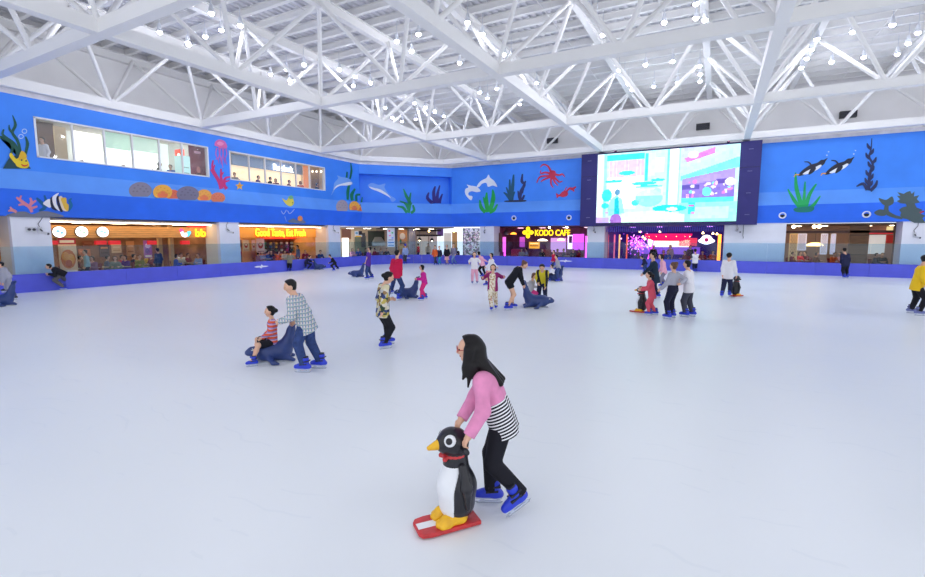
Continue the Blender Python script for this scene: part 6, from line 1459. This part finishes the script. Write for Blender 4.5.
# -- man in plaid and the child
PLAID = plaid('cloth_plaid', (214, 210, 206), (120, 146, 190), (140, 166, 176), .066)
skater('man in plaid shirt and jeans pushing a child on a seal', (311, 370), 1.7, 158, (306, 323), (293.5, 295.5), (289.8, 286.5), (280, 321.5, .1), (296, 321, -.12), (304, 372.5), (320, 368.5), look=190, hdown=.25, top=PLAID, hem=.1, tilt=0, bottom=JEANS, res=.012, curl=.8, sleeve=1)
ORS = stripes('cloth_orange_stripes', (226, 96, 62), (196, 170, 204), (0, 0, 1), .075, .5, (140, 110, 170))
skater('child in orange striped sweater and black shorts riding the seal', (271, 361), 1.18, 184, (272, 342), (272.3, 319), (269.5, 311.5), (262, 338, .12), (263, 337, -.12), (253, 366.5, .0), (257, 360, .0), knees={'L': heading(ground(271, 361), 215), 'R': heading(ground(271, 361), 150)}, top=ORS, hem=.02, bottom=BLACKC, bots='shorts', hair='low_bun', res=.012, hh=.2, curl=.5, crouch=True)
# -- woman in floral top
FLOR = floral('cloth_floral', [(214, 206, 170), (56, 76, 62), (60, 76, 128), (196, 178, 96), (190, 190, 190), (50, 56, 90), (150, 120, 80), (222, 214, 200)], 13)
skater('woman in multicoloured floral blouse and black leggings with a low bun', (386, 348), 1.62, 22, (382.5, 313), (384.5, 284), (389, 277.5), (390, 299, -.15), (381.5, 316, .17), (388, 344.5), (384.5, 349), look=10, hdown=.3, hair='low_bun', top=FLOR, hem=.05, wide=.92, bottom=BLACKC, res=.012)
# -- red hooded adult and magenta girl
skater('adult in red hooded jacket and jeans seen from behind by a seal', (395, 300), 1.74, 62, (395.8, 275), (397, 259), (397.5, 253.2), None, (401, 279, .0), (391, 297), (399, 300.5), look=40, wide=.9, hood=REDC, top=REDC, hem=.06, bottom=JEANS, res=.016, hair='short')
skater('girl in magenta jacket and hot pink trousers gripping a seal tail', (423, 299.5), 1.32, 186, (424.5, 282.5), (423, 272), (421.5, 267.5), (417, 279, .1), (417, 279, -.1), (421.5, 300.5), (425, 299), hair='bob', top=MAG, hem=.05, bottom=HOTP, res=.015, hh=.19)
# -- boy in purple and the children by the left boards
skater('boy in purple shirt and jeans pushing a seal by its tail', (369, 279), 1.62, 165, (368.3, 265), (368.8, 252.3), (369.5, 248.8), (364.5, 266.5), (365, 266, -.2), (367.3, 279.5), (371.8, 278.6), top=PURP, tops='short', hem=.05, bottom=JEANS, res=.017)
skater('child in black bending towards a seal near the left boards', (335, 270.5), 1.3, 188, (335, 263), (331.5, 258), (329.6, 256), (329.3, 263), (330, 262.5, -.15), (334, 271), (338, 269.8), top=BLACKC, bottom=BLACKC, res=.018, hh=.2, hdown=.4)
skater('child in dark blue leaning over a seal beside the left boards', (306, 270), 1.3, 8, (305.8, 262.6), (308.3, 258.4), (310, 256.6), (312.5, 261.5), (312.5, 261.5, -.2), (305, 270.7), (308, 270), top=NAVYC, bottom=NAVYC, res=.018, hh=.2, hdown=.4)
skater('child in grey top and black trousers standing against the left boards', (289.7, 271.5), 1.45, 100, (289.7, 262.4), (290.4, 254.8), (290.8, 251.9), (287.5, 257.6, -.2), (293.2, 257.2, -.2), (288.6, 271.5), (291.2, 271.3), top=c_('olive_grey', 128, 126, 110), bottom=BLACKC, res=.018)
skater('skater in black leaning far forward beside the left boards', (65, 290.5), 1.6, 178, (62.5, 273), (52.5, 268.6), (48.3, 266.6), (48.5, 274), (50, 274.5, -.25), (66.5, 288.5, .06), (64, 290), top=BLACKC, bottom=c_('khaki_grey', 110, 106, 108), res=.016, hem=.08, footpitch={'L': .25}, hdown=.1)
skater('skater in pale grey hoodie and trousers cut off by the left edge', (10, 301), 1.5, 186, (7.5, 276.5), (2.2, 268), (.2, 264.5), (3, 283, .1), (0, 283, -.2), (14, 300), (6, 298.5), top=LGREY, hem=.05, bottom=LGREY, res=.015, skate=DGREYC)
skater('person in pale blue top and blue cap standing at the corner boards', (405, 264), 1.62, 110, (405.3, 254.5), (405.3, 248), (405.2, 245), None, None, (404.3, 264.4), (406.2, 264.2), top=SKYB, bottom=DGREYC, hair='cap', hairm=c_('cap_blue', 60, 80, 190), res=.02)
skater('child in orange vest leaning on the corner boards', (435.5, 265), 1.45, 250, (435.2, 256.3), (434.8, 249.5), (434.8, 246.6), None, None, (434.6, 265.2), (437, 265), top=ORNG, bottom=DGREYC, res=.02)
skater('child in turquoise trousers beside the orange vest by the corner boards', (439.5, 265), 1.4, 270, (439.4, 256.6), (439.2, 250), (439.3, 247.3), None, None, (438.5, 265.2), (440.8, 265), top=NAVYC, bottom=TURQ, res=.02)
skater('girl in black jacket and pink skirt by the corner boards', (447, 265), 1.5, 265, (446.9, 256), (446.8, 249), (446.8, 246), None, None, (446, 265.2), (448.2, 265), top=BLACKC, bottom=LPINK, bots='skirt', hair='bob', res=.02)
skater('boy in dark plaid shirt and light jeans by the corner boards', (454.5, 265), 1.6, 240, (453.6, 255.3), (453.4, 247.8), (453.5, 244.8), None, None, (452.5, 265), (456, 264.6), top=plaid('cloth_dark_plaid', (52, 56, 96), (84, 92, 140), (130, 130, 170), .1), bottom=c_('light_denim', 120, 150, 200), res=.02)
# -- group of girls left of the cafe
skater('girl in white sweater and pale pink leggings facing the camera', (474.6, 284), 1.52, 268, (474.5, 267.5), (474.4, 258), (474.4, 254.3), (479.6, 263.5), (469.4, 263), (477.2, 283.9), (472.3, 284), top=WHITEC, hem=.05, bottom=LPINK, res=.015, hair='bob', skate=SK_GREY)
skater('girl in pink jacket and black leggings half hidden by two girls in white', (483.5, 277), 1.45, 150, (482.8, 264.8), (480.6, 256.6), (478.6, 253.2), (488, 262), (476, 262), (482, 277), (485.3, 276.4), top=LPINK, hem=.04, bottom=BLACKC, res=.016, hair='bob')
skater('girl in white top and pink skirt with black bob and yellow hairband', (488, 285), 1.46, 205, (489.3, 270), (491.8, 259.3), (491.2, 255.2), (485, 268), (497.4, 267.5), (485.8, 286), (490, 284.6), top=WHITEC, bottom=HOTP, bots='skirt', hair='bob', res=.015)
FLD = floral('cloth_cream_floral', [(236, 226, 206), (240, 232, 214), (204, 160, 140), (238, 230, 210), (190, 170, 120)], 26)
skater('girl in maroon cardigan over cream floral outfit facing the camera', (493.8, 310), 1.4, 262, (492.7, 288.5), (492.9, 272.8), (493.1, 267.6), (504, 277, .05), (482.6, 277.5, .1), (496, 309), (491.5, 310.8), top=FLD, hem=.06, jacket=MAROON, jhem=.06, bottom=FLD, res=.0125, hh=.2, hair='bob')
skater('woman in black top and shorts with brown bun reaching to a seal tail', (509, 310), 1.62, 12, (509, 282.5), (520, 267.3), (524.8, 265), (523.6, 286.5, -.05), (523.8, 287, .12), (512.5, 308.3), (507.8, 310.3), look=-10, hdown=.45, top=BLACKC, hem=.03, bottom=BLACKC, bots='short_shorts', hair='bun', hairm=HAIRB, res=.0125, curl=.8)
skater('child in grey cardigan and pink trousers behind the woman in black', (532, 301), 1.2, 330, (530.3, 291), (532, 280.5), (534.3, 275.8), (526, 283.5), (537, 287), (533.5, 301), (530, 300.5), top=c_('grey_cardigan', 186, 186, 194), hem=.05, bottom=c_('rose', 216, 70, 140), hair='bob', hairm=HAIRB, res=.014, hh=.2, hdown=.45)
skater('skating helper in yellow and black jacket bending to a child', (542, 301.5), 1.62, 262, (542.6, 281.5), (542.4, 270.8, .35), (542, 267.6, .5), (545.5, 287, .3), (538, 283, .35), (545.3, 301.5), (538.8, 300.8), top=stripes('cloth_yellow_black', (222, 206, 50), (36, 36, 44), (1, 0, .0), .3, .72), hem=.05, bottom=NAVYC, res=.0135, hdown=.6, look=262, hoff=.5)
skater('boy in grey shirt pushing a child on a blue seal near the cafe', (559, 281), 1.4, 195, (558.6, 268), (557.2, 260.2), (556.2, 256.9), (553.5, 267.5), (554, 267, -.2), (558, 282), (560.6, 281), top=LGREY, bottom=JEANS, res=.016)
skater('small child in white top sitting on the blue seal near the cafe', (552.5, 281.5), 1.05, 190, (552.8, 273.5), (552.2, 269), (551.6, 266.2), (549.5, 272.5), (550, 272.5, -.1), (549, 281.5), (550.2, 280.5), top=WHITEC, bottom=NAVYC, res=.016, hh=.19, crouch=True)
skater('child in red jacket skating past the cafe boards', (553.6, 270), 1.4, 200, (553.6, 261.2), (553.4, 254.3), (553.6, 251.6), None, None, (552.8, 270.3), (555, 269.8), top=REDC, bottom=JEANS, res=.018)
# -- right hand group
skater('adult in dark teal coat stretching an arm towards the coral girl', (654.5, 299), 1.74, 190, (655.5, 277.5), (653.3, 261.2), (652.6, 255.8), (640.5, 276.5, .1), (650, 281, -.25), (653, 299), (657, 298), top=TEALC, hem=.12, bottom=NAVYC, res=.015)
skater('girl in coral pink suit with ponytail pushing a penguin', (651.5, 315), 1.3, 188, (652.2, 296), (650, 280), (648.6, 275), (641, 290, .12), (641.5, 288, -.12), (649, 315.3), (655, 315), top=CORAL, hem=.06, bottom=CORAL, hair='pony', res=.0125, hh=.2, curl=.8)
skater('person in grey sweater and high black trousers with hair tied up', (670, 318.5), 1.6, 150, (672.8, 290), (673.8, 272.4), (673.4, 266.3), (660.5, 289, .1), (680, 283.5, .1), (667.5, 319), (672, 317.5), top=LGREY, hem=-.09, bottom=c_('navy_black', 34, 36, 58), waist=.12, hair='bun', hairm=HAIRB, res=.0125)
skater('boy in white sweater holding the waist of the person in grey', (688, 317), 1.66, 162, (689, 290), (688.5, 270.5), (686.8, 264.3), (680.5, 280.5, .15), (682, 279, -.15), (684.8, 317), (691.8, 316.4), top=WHITEC, hem=.04, bottom=DGREYC, res=.0125, curl=.8)
skater('girl in pale pink top and grey trousers behind the dark coat', (663, 286.5), 1.55, 195, (664, 272.3), (662.4, 260.8), (660.6, 256.5), None, None, (661.5, 287), (665, 286.2), top=LPINK, hem=.04, bottom=c_('grey_trouser', 132, 130, 150), res=.015, hair='bob')
skater('child in dark blue bending beside the bar boards', (645.3, 272), 1.35, 190, (645.8, 263.6), (643.4, 258.8), (641.6, 257.6), None, None, (644.6, 272.2), (647, 271.7), top=NAVYC, bottom=JEANS, res=.018)
skater('person in white shirt and dark trousers standing at the bar boards', (695, 272), 1.55, 100, (695, 262.5), (695.6, 254), (695.2, 250.6), (698.6, 259), (691.8, 259), (694.2, 272.2), (696.2, 272), top=WHITEC, bottom=NAVYC, res=.018)
skater('man in white sweater and navy trousers bowed over a penguin', (726, 297), 1.68, 78, (727.5, 276.5), (729.3, 260.2), (729.2, 256), (722.5, 275, .1), (736.6, 277.5, .0), (721.8, 297.3), (729.5, 296.6), hdown=.5, top=WHITEC, hem=.05, bottom=NAVYC, res=.013)
skater('person in navy jacket standing at the boards below the restaurant', (845, 278.2), 1.66, 115, (845.5, 264.8), (845.2, 253.6), (844.3, 250), (840.5, 263, .0), (849, 264, .0), (844, 278.3), (847, 278), top=NAVYC, hem=.05, bottom=BLACKC, res=.018)
skater('skater in yellow jacket and black trousers cut off by the right edge', (915, 315), 1.62, 12, (916.5, 286.5), (922.5, 266), (926, 259), None, None, (911, 313.2), (919, 315.6), top=YELL, hem=.07, bottom=BLACKC, res=.0135, fat=1.1, skate=SK_GREY)
# ------------------------------------------------------------------ people inside the shops: seated and standing, copied with their own clothes
def seated(hair, res=.024):
    r = thing('person', 'seated guest', 'person', (0, 0, 0))
    figure(r, 1.62, A(0, 0, .52), A(.05, 0, 1.02), A(1, 0, 0), {'L': A(.36, .16, .76), 'R': A(.34, -.14, .76)}, {'L': A(.42, .11, 0), 'R': A(.4, -.11, 0)}, top=WHITEC, bottom=NAVYC, hair=hair, res=res, face=True, shoes=DKGREY, crouch=True)
    return r
def standing(hair, res=.024):
    r = thing('person', 'standing guest', 'person', (0, 0, 0))
    figure(r, 1.64, A(0, 0, .88), A(.02, 0, 1.39), A(1, 0, 0), {}, {'L': A(.03, .1, 0), 'R': A(-.02, -.1, 0)}, top=WHITEC, bottom=NAVYC, hair=hair, res=res, face=True, shoes=DKGREY)
    return r
protos = {('s', 'short'): seated('short'), ('s', 'bob'): seated('bob'), ('t', 'short'): standing('short'), ('t', 'bob'): standing('bob')}
fresh = {k: True for k in protos}
chair_p = [None]
CLO = dict(dark_grey=DGREYC, black=BLACKC, brown=c_('brown', 120, 80, 60), pale_teal=c_('pale_teal', 150, 190, 196), grey_green=c_('grey_green', 120, 134, 120), mauve=c_('mauve', 150, 110, 150), yellow_green=GREENC, yellow=YELL, blue_grey=c_('blue_grey', 92, 104, 134), navy=NAVYC, cream=c_('cream', 226, 216, 196),
           white=WHITEC, dark_blue=c_('dark_blue', 44, 70, 120), pink=LPINK, pale_blue=SKYB, blue=c_('blue', 60, 96, 190), orange=ORNG, purple=PURP, dark_red=c_('dark_red', 140, 40, 50), red=c_('bright_red', 214, 44, 60), beige=BEIGE, grey=GREYC, maroon=c_('maroon_top', 120, 40, 60))
placed = []
def guest(kind, hair, pl, px, d, col, where, face, z0=.012, chair=True):
    py = 250 if z0 < 1 else 165
    for _ in range(9):
        u, _q = pl.px(px, py, d)
        if where.endswith('round signs'): u = min(u, 17.95)
        p = pl.P(u, z0, d)
        if all(np.linalg.norm(p - q) > .85 for q in placed): break
        d -= .3 if z0 < 1 else .2
    placed.append(p)
    k = (kind, hair)
    o = protos[k] if fresh[k] else copy_tree(protos[k]); fresh[k] = False
    o.location = [float(v) for v in p]; a = math.radians(face); f = pl.t * math.cos(a) + pl.n * math.sin(a)
    o.rotation_euler = (0, 0, math.atan2(f[1], f[0])); o.scale = (1, 1, 1)
    for ch in o.children:
        if ch.name.split('.')[0] == 'shirt': ch.material_slots[0].link = 'OBJECT'; ch.material_slots[0].material = CLO[col]
    cn = col.replace('_', ' ')
    o['label'] = ('seated guest in %s top ' if kind == 's' else 'standing person in %s top ') % cn + where
    o['group'] = 'guests ' + ' '.join(where.split()[:1]) + ' the shops'
    if kind == 's' and chair:
        if chair_p[0] is None: c = chair_p[0] = side_chair('chair', (0, 0, 0), (1, 0), CHM)
        else: c = copy_tree(chair_p[0])
        c.location = [float(v) for v in p]; c.rotation_euler = o.rotation_euler
        c['label'] = 'maroon chair under the guest in %s top %s' % (cn, where); c['group'] = 'guest chairs'
    return o
T1 = 'inside the shop with round signs'
for i, (x, d, col, k, hr, fc) in enumerate(((64, -2.4, 'dark_grey', 's', 'short', 20), (71, -2.0, 'black', 's', 'bob', 150), (77.5, -2.6, 'brown', 's', 'short', 30), (86, -1.9, 'pale_teal', 't', 'short', 200), (93, -2.6, 'mauve', 's', 'bob', 160), (105, -2.3, 'blue_grey', 's', 'short', 20), (114.5, -2.0, 'grey_green', 's', 'bob', 120),
        (120, -3.2, 'red', 's', 'short', 60), (125.6, -2.2, 'purple', 's', 'bob', 160), (131.5, -2.9, 'navy', 's', 'short', 20), (138.5, -2.0, 'yellow_green', 's', 'short', 100), (145, -2.8, 'yellow', 's', 'bob', 20), (151.5, -2.3, 'maroon', 's', 'short', 170), (158, -1.9, 'dark_blue', 't', 'short', 250),
        (174.5, -2.0, 'blue', 's', 'bob', 30), (180, -2.4, 'cream', 's', 'short', 100), (186.5, -3.0, 'dark_red', 's', 'short', 60), (191, -2.2, 'white', 's', 'bob', 120), (198.5, -1.8, 'pale_blue', 's', 'short', 160))):
    guest(k, hr, L, x, d, col, T1, fc)
T2 = 'inside the orange canteen'
for x, d, col, k, hr, fc in ((257, -2.0, 'mauve', 's', 'bob', 20), (261.5, -2.5, 'pale_blue', 's', 'short', 100), (266.5, -1.9, 'blue', 's', 'short', 30), (271.5, -2.6, 'navy', 's', 'short', 150), (277, -1.95, 'orange', 's', 'bob', 60), (284, -2.0, 'cream', 's', 'bob', 100), (298, -1.9, 'blue_grey', 't', 'short', 200), (305, -2.2, 'dark_red', 's', 'short', 120)):
    guest(k, hr, L, x, d, col, T2, fc)
guest('s', 'short', L, 319.8, -.55, 'dark_blue', 'sitting before the third pillar', 100)
T3 = 'inside the open corner shop'
for x, d, col, k, hr, fc in ((352, -3.0, 'pink', 's', 'bob', 60), (358.5, -3.2, 'blue', 's', 'short', 100), (365, -3.0, 'black', 's', 'short', 20), (375, -3.3, 'dark_red', 's', 'short', 160), (381, -3.0, 'grey', 's', 'bob', 100), (386.5, -3.0, 'navy', 's', 'short', 60)): guest(k, hr, C, x, d, col, T3, fc)
guest('t', 'bob', C, 418.5, -5.5, 'red', 'walking in the corner corridor', 200); guest('t', 'short', C, 428, -5.0, 'beige', 'walking in the corner corridor', 100)
guest('s', 'short', C, 457, -2.2, 'black', 'before the white blossom wall', 120)
T4 = 'inside the cafe with yellow sign'
for x, d, col, k, hr, fc in ((521.5, -2.6, 'grey', 's', 'bob', 60), (527, -2.4, 'pale_blue', 's', 'short', 150), (542, -2.3, 'black', 's', 'short', 60), (557, -2.6, 'mauve', 's', 'bob', 30), (564.5, -2.4, 'blue_grey', 's', 'short', 150), (573, -2.7, 'navy', 's', 'short', 60), (580, -2.6, 'dark_red', 's', 'bob', 150)): guest(k, hr, B, x, d, col, T4, fc)
T5 = 'inside the bar under the screen'
for x, d, col, k, hr, fc in ((653.5, -2.0, 'black', 't', 'short', 90), (664, -2.2, 'red', 's', 'bob', 100), (667.5, -1.9, 'blue', 's', 'short', 60), (670.5, -3.0, 'grey', 't', 'bob', 120), (686, -1.9, 'maroon', 's', 'short', 150), (690, -2.0, 'dark_grey', 't', 'bob', 60), (703, -2.4, 'dark_red', 's', 'short', 100), (712.5, -2.6, 'orange', 's', 'bob', 60)): guest(k, hr, B, x, d, col, T5, fc)
T6 = 'inside the restaurant on the right'
for x, d, col, k, hr, fc in ((792, -2.3, 'dark_red', 's', 'short', 30), (799.5, -2.5, 'red', 's', 'bob', 60), (806.5, -2.4, 'maroon', 's', 'short', 150), (816, -2.6, 'brown', 's', 'bob', 30), (834, -2.3, 'orange', 's', 'short', 60), (842, -2.2, 'pink', 's', 'bob', 150), (875.5, -2.3, 'dark_grey', 's', 'short', 30), (883, -2.1, 'black', 's', 'short', 100)): guest(k, hr, B, x, d, col, T6, fc)
T7 = 'behind the second upper window'
for x, d, col, hr, fc in ((234.5, -1.0, 'grey', 'short', 150), (256.6, -1.0, 'purple', 'short', 60), (268.5, -.9, 'black', 'short', 20), (275.5, -.9, 'maroon', 'bob', 160), (287.5, -1.0, 'dark_red', 'short', 60), (299.5, -1.0, 'orange', 'bob', 120), (315.5, -.9, 'dark_blue', 'bob', 60)): guest('s', hr, L, x, d, col, T7, fc, ZF + .012)
guest('t', 'short', L, 45.5, -.7, 'white', 'at the left end of the wide upper window', 160, ZF + .012)
guest('s', 'bob', L, 158, -.9, 'black', 'behind the wide upper window', 30, ZF + .012); guest('s', 'short', L, 171, -.9, 'blue', 'behind the wide upper window', 150, ZF + .012)
# tables between the guests
def make_table():
    r = thing('dining_table', 'table', 'table', (0, 0, 0)); q = MB(); q.box(-.35, .35, -.32, .32, .7, .74); q.build('tabletop', mat('table_pale', (206, 186, 158), .4), r)
    q = MB(); q.tube([(0, 0, .03), (0, 0, .7)], .035, 10); q.build('column', DKGREY, r); q = MB(); q.lathe([(.24, 0), (.22, .03), (.04, .04)], n=16); q.build('base', DKGREY, r); return r
tab0 = make_table(); tf = True
for pl, x, d, lb in ((L, 67.5, -2.95, 'by the food poster in the shop with round signs'), (L, 99, -2.9, 'below the red header boxes of the shop with round signs'), (L, 120, -2.5, 'near the middle of the shop with round signs'), (L, 141.5, -3.3, 'near the purple poster of the shop with round signs'), (L, 189, -2.6, 'near the rooster emblem of the shop with round signs'),
                     (L, 264, -3.0, 'at the dish poster of the orange canteen'), (L, 281, -2.6, 'before the food counter of the orange canteen'), (B, 525, -3.3, 'left in the cafe'), (B, 569, -3.4, 'right in the cafe'), (B, 664, -3.2, 'in the middle of the bar'), (B, 708, -3.2, 'at the right of the bar'), (B, 803, -3.3, 'at the left of the restaurant'), (B, 838, -3.2, 'near the timber partition of the restaurant')):
    o = tab0 if tf else copy_tree(tab0); tf = False; u, _ = pl.px(x, 250, d); o.location = [float(v) for v in pl.P(u, .012, d)]; o['label'] = 'pale square dining table ' + lb; o['group'] = 'dining tables'
# ------------------------------------------------------------------ daylight, camera, view
w = bpy.data.worlds.new('World'); SC.world = w; w.use_nodes = True
bg = w.node_tree.nodes['Background']; bg.inputs['Color'].default_value = (.9, .935, 1.0, 1); bg.inputs['Strength'].default_value = 1.12
cam = bpy.data.cameras.new('camera'); co = bpy.data.objects.new('camera', cam); COL.objects.link(co); SC.camera = co
cam.sensor_fit = 'HORIZONTAL'; cam.sensor_width = 36; cam.lens = FPX / 925 * 36; cam.clip_start = .05; cam.clip_end = 300
co.location = (0, 0, CAMH); co.rotation_euler = (PI / 2 - PITCH, 0, YAW)
SC.view_settings.view_transform = 'Standard'; SC.view_settings.look = 'None'; SC.view_settings.gamma = 1; SC.view_settings.use_curve_mapping = False
SC.view_settings.exposure = 0.2
SC.cycles.max_bounces = 8; SC.cycles.diffuse_bounces = 5; SC.cycles.glossy_bounces = 3; SC.cycles.transparent_max_bounces = 12
SC.cycles.sample_clamp_indirect = 4; SC.cycles.use_denoising = True
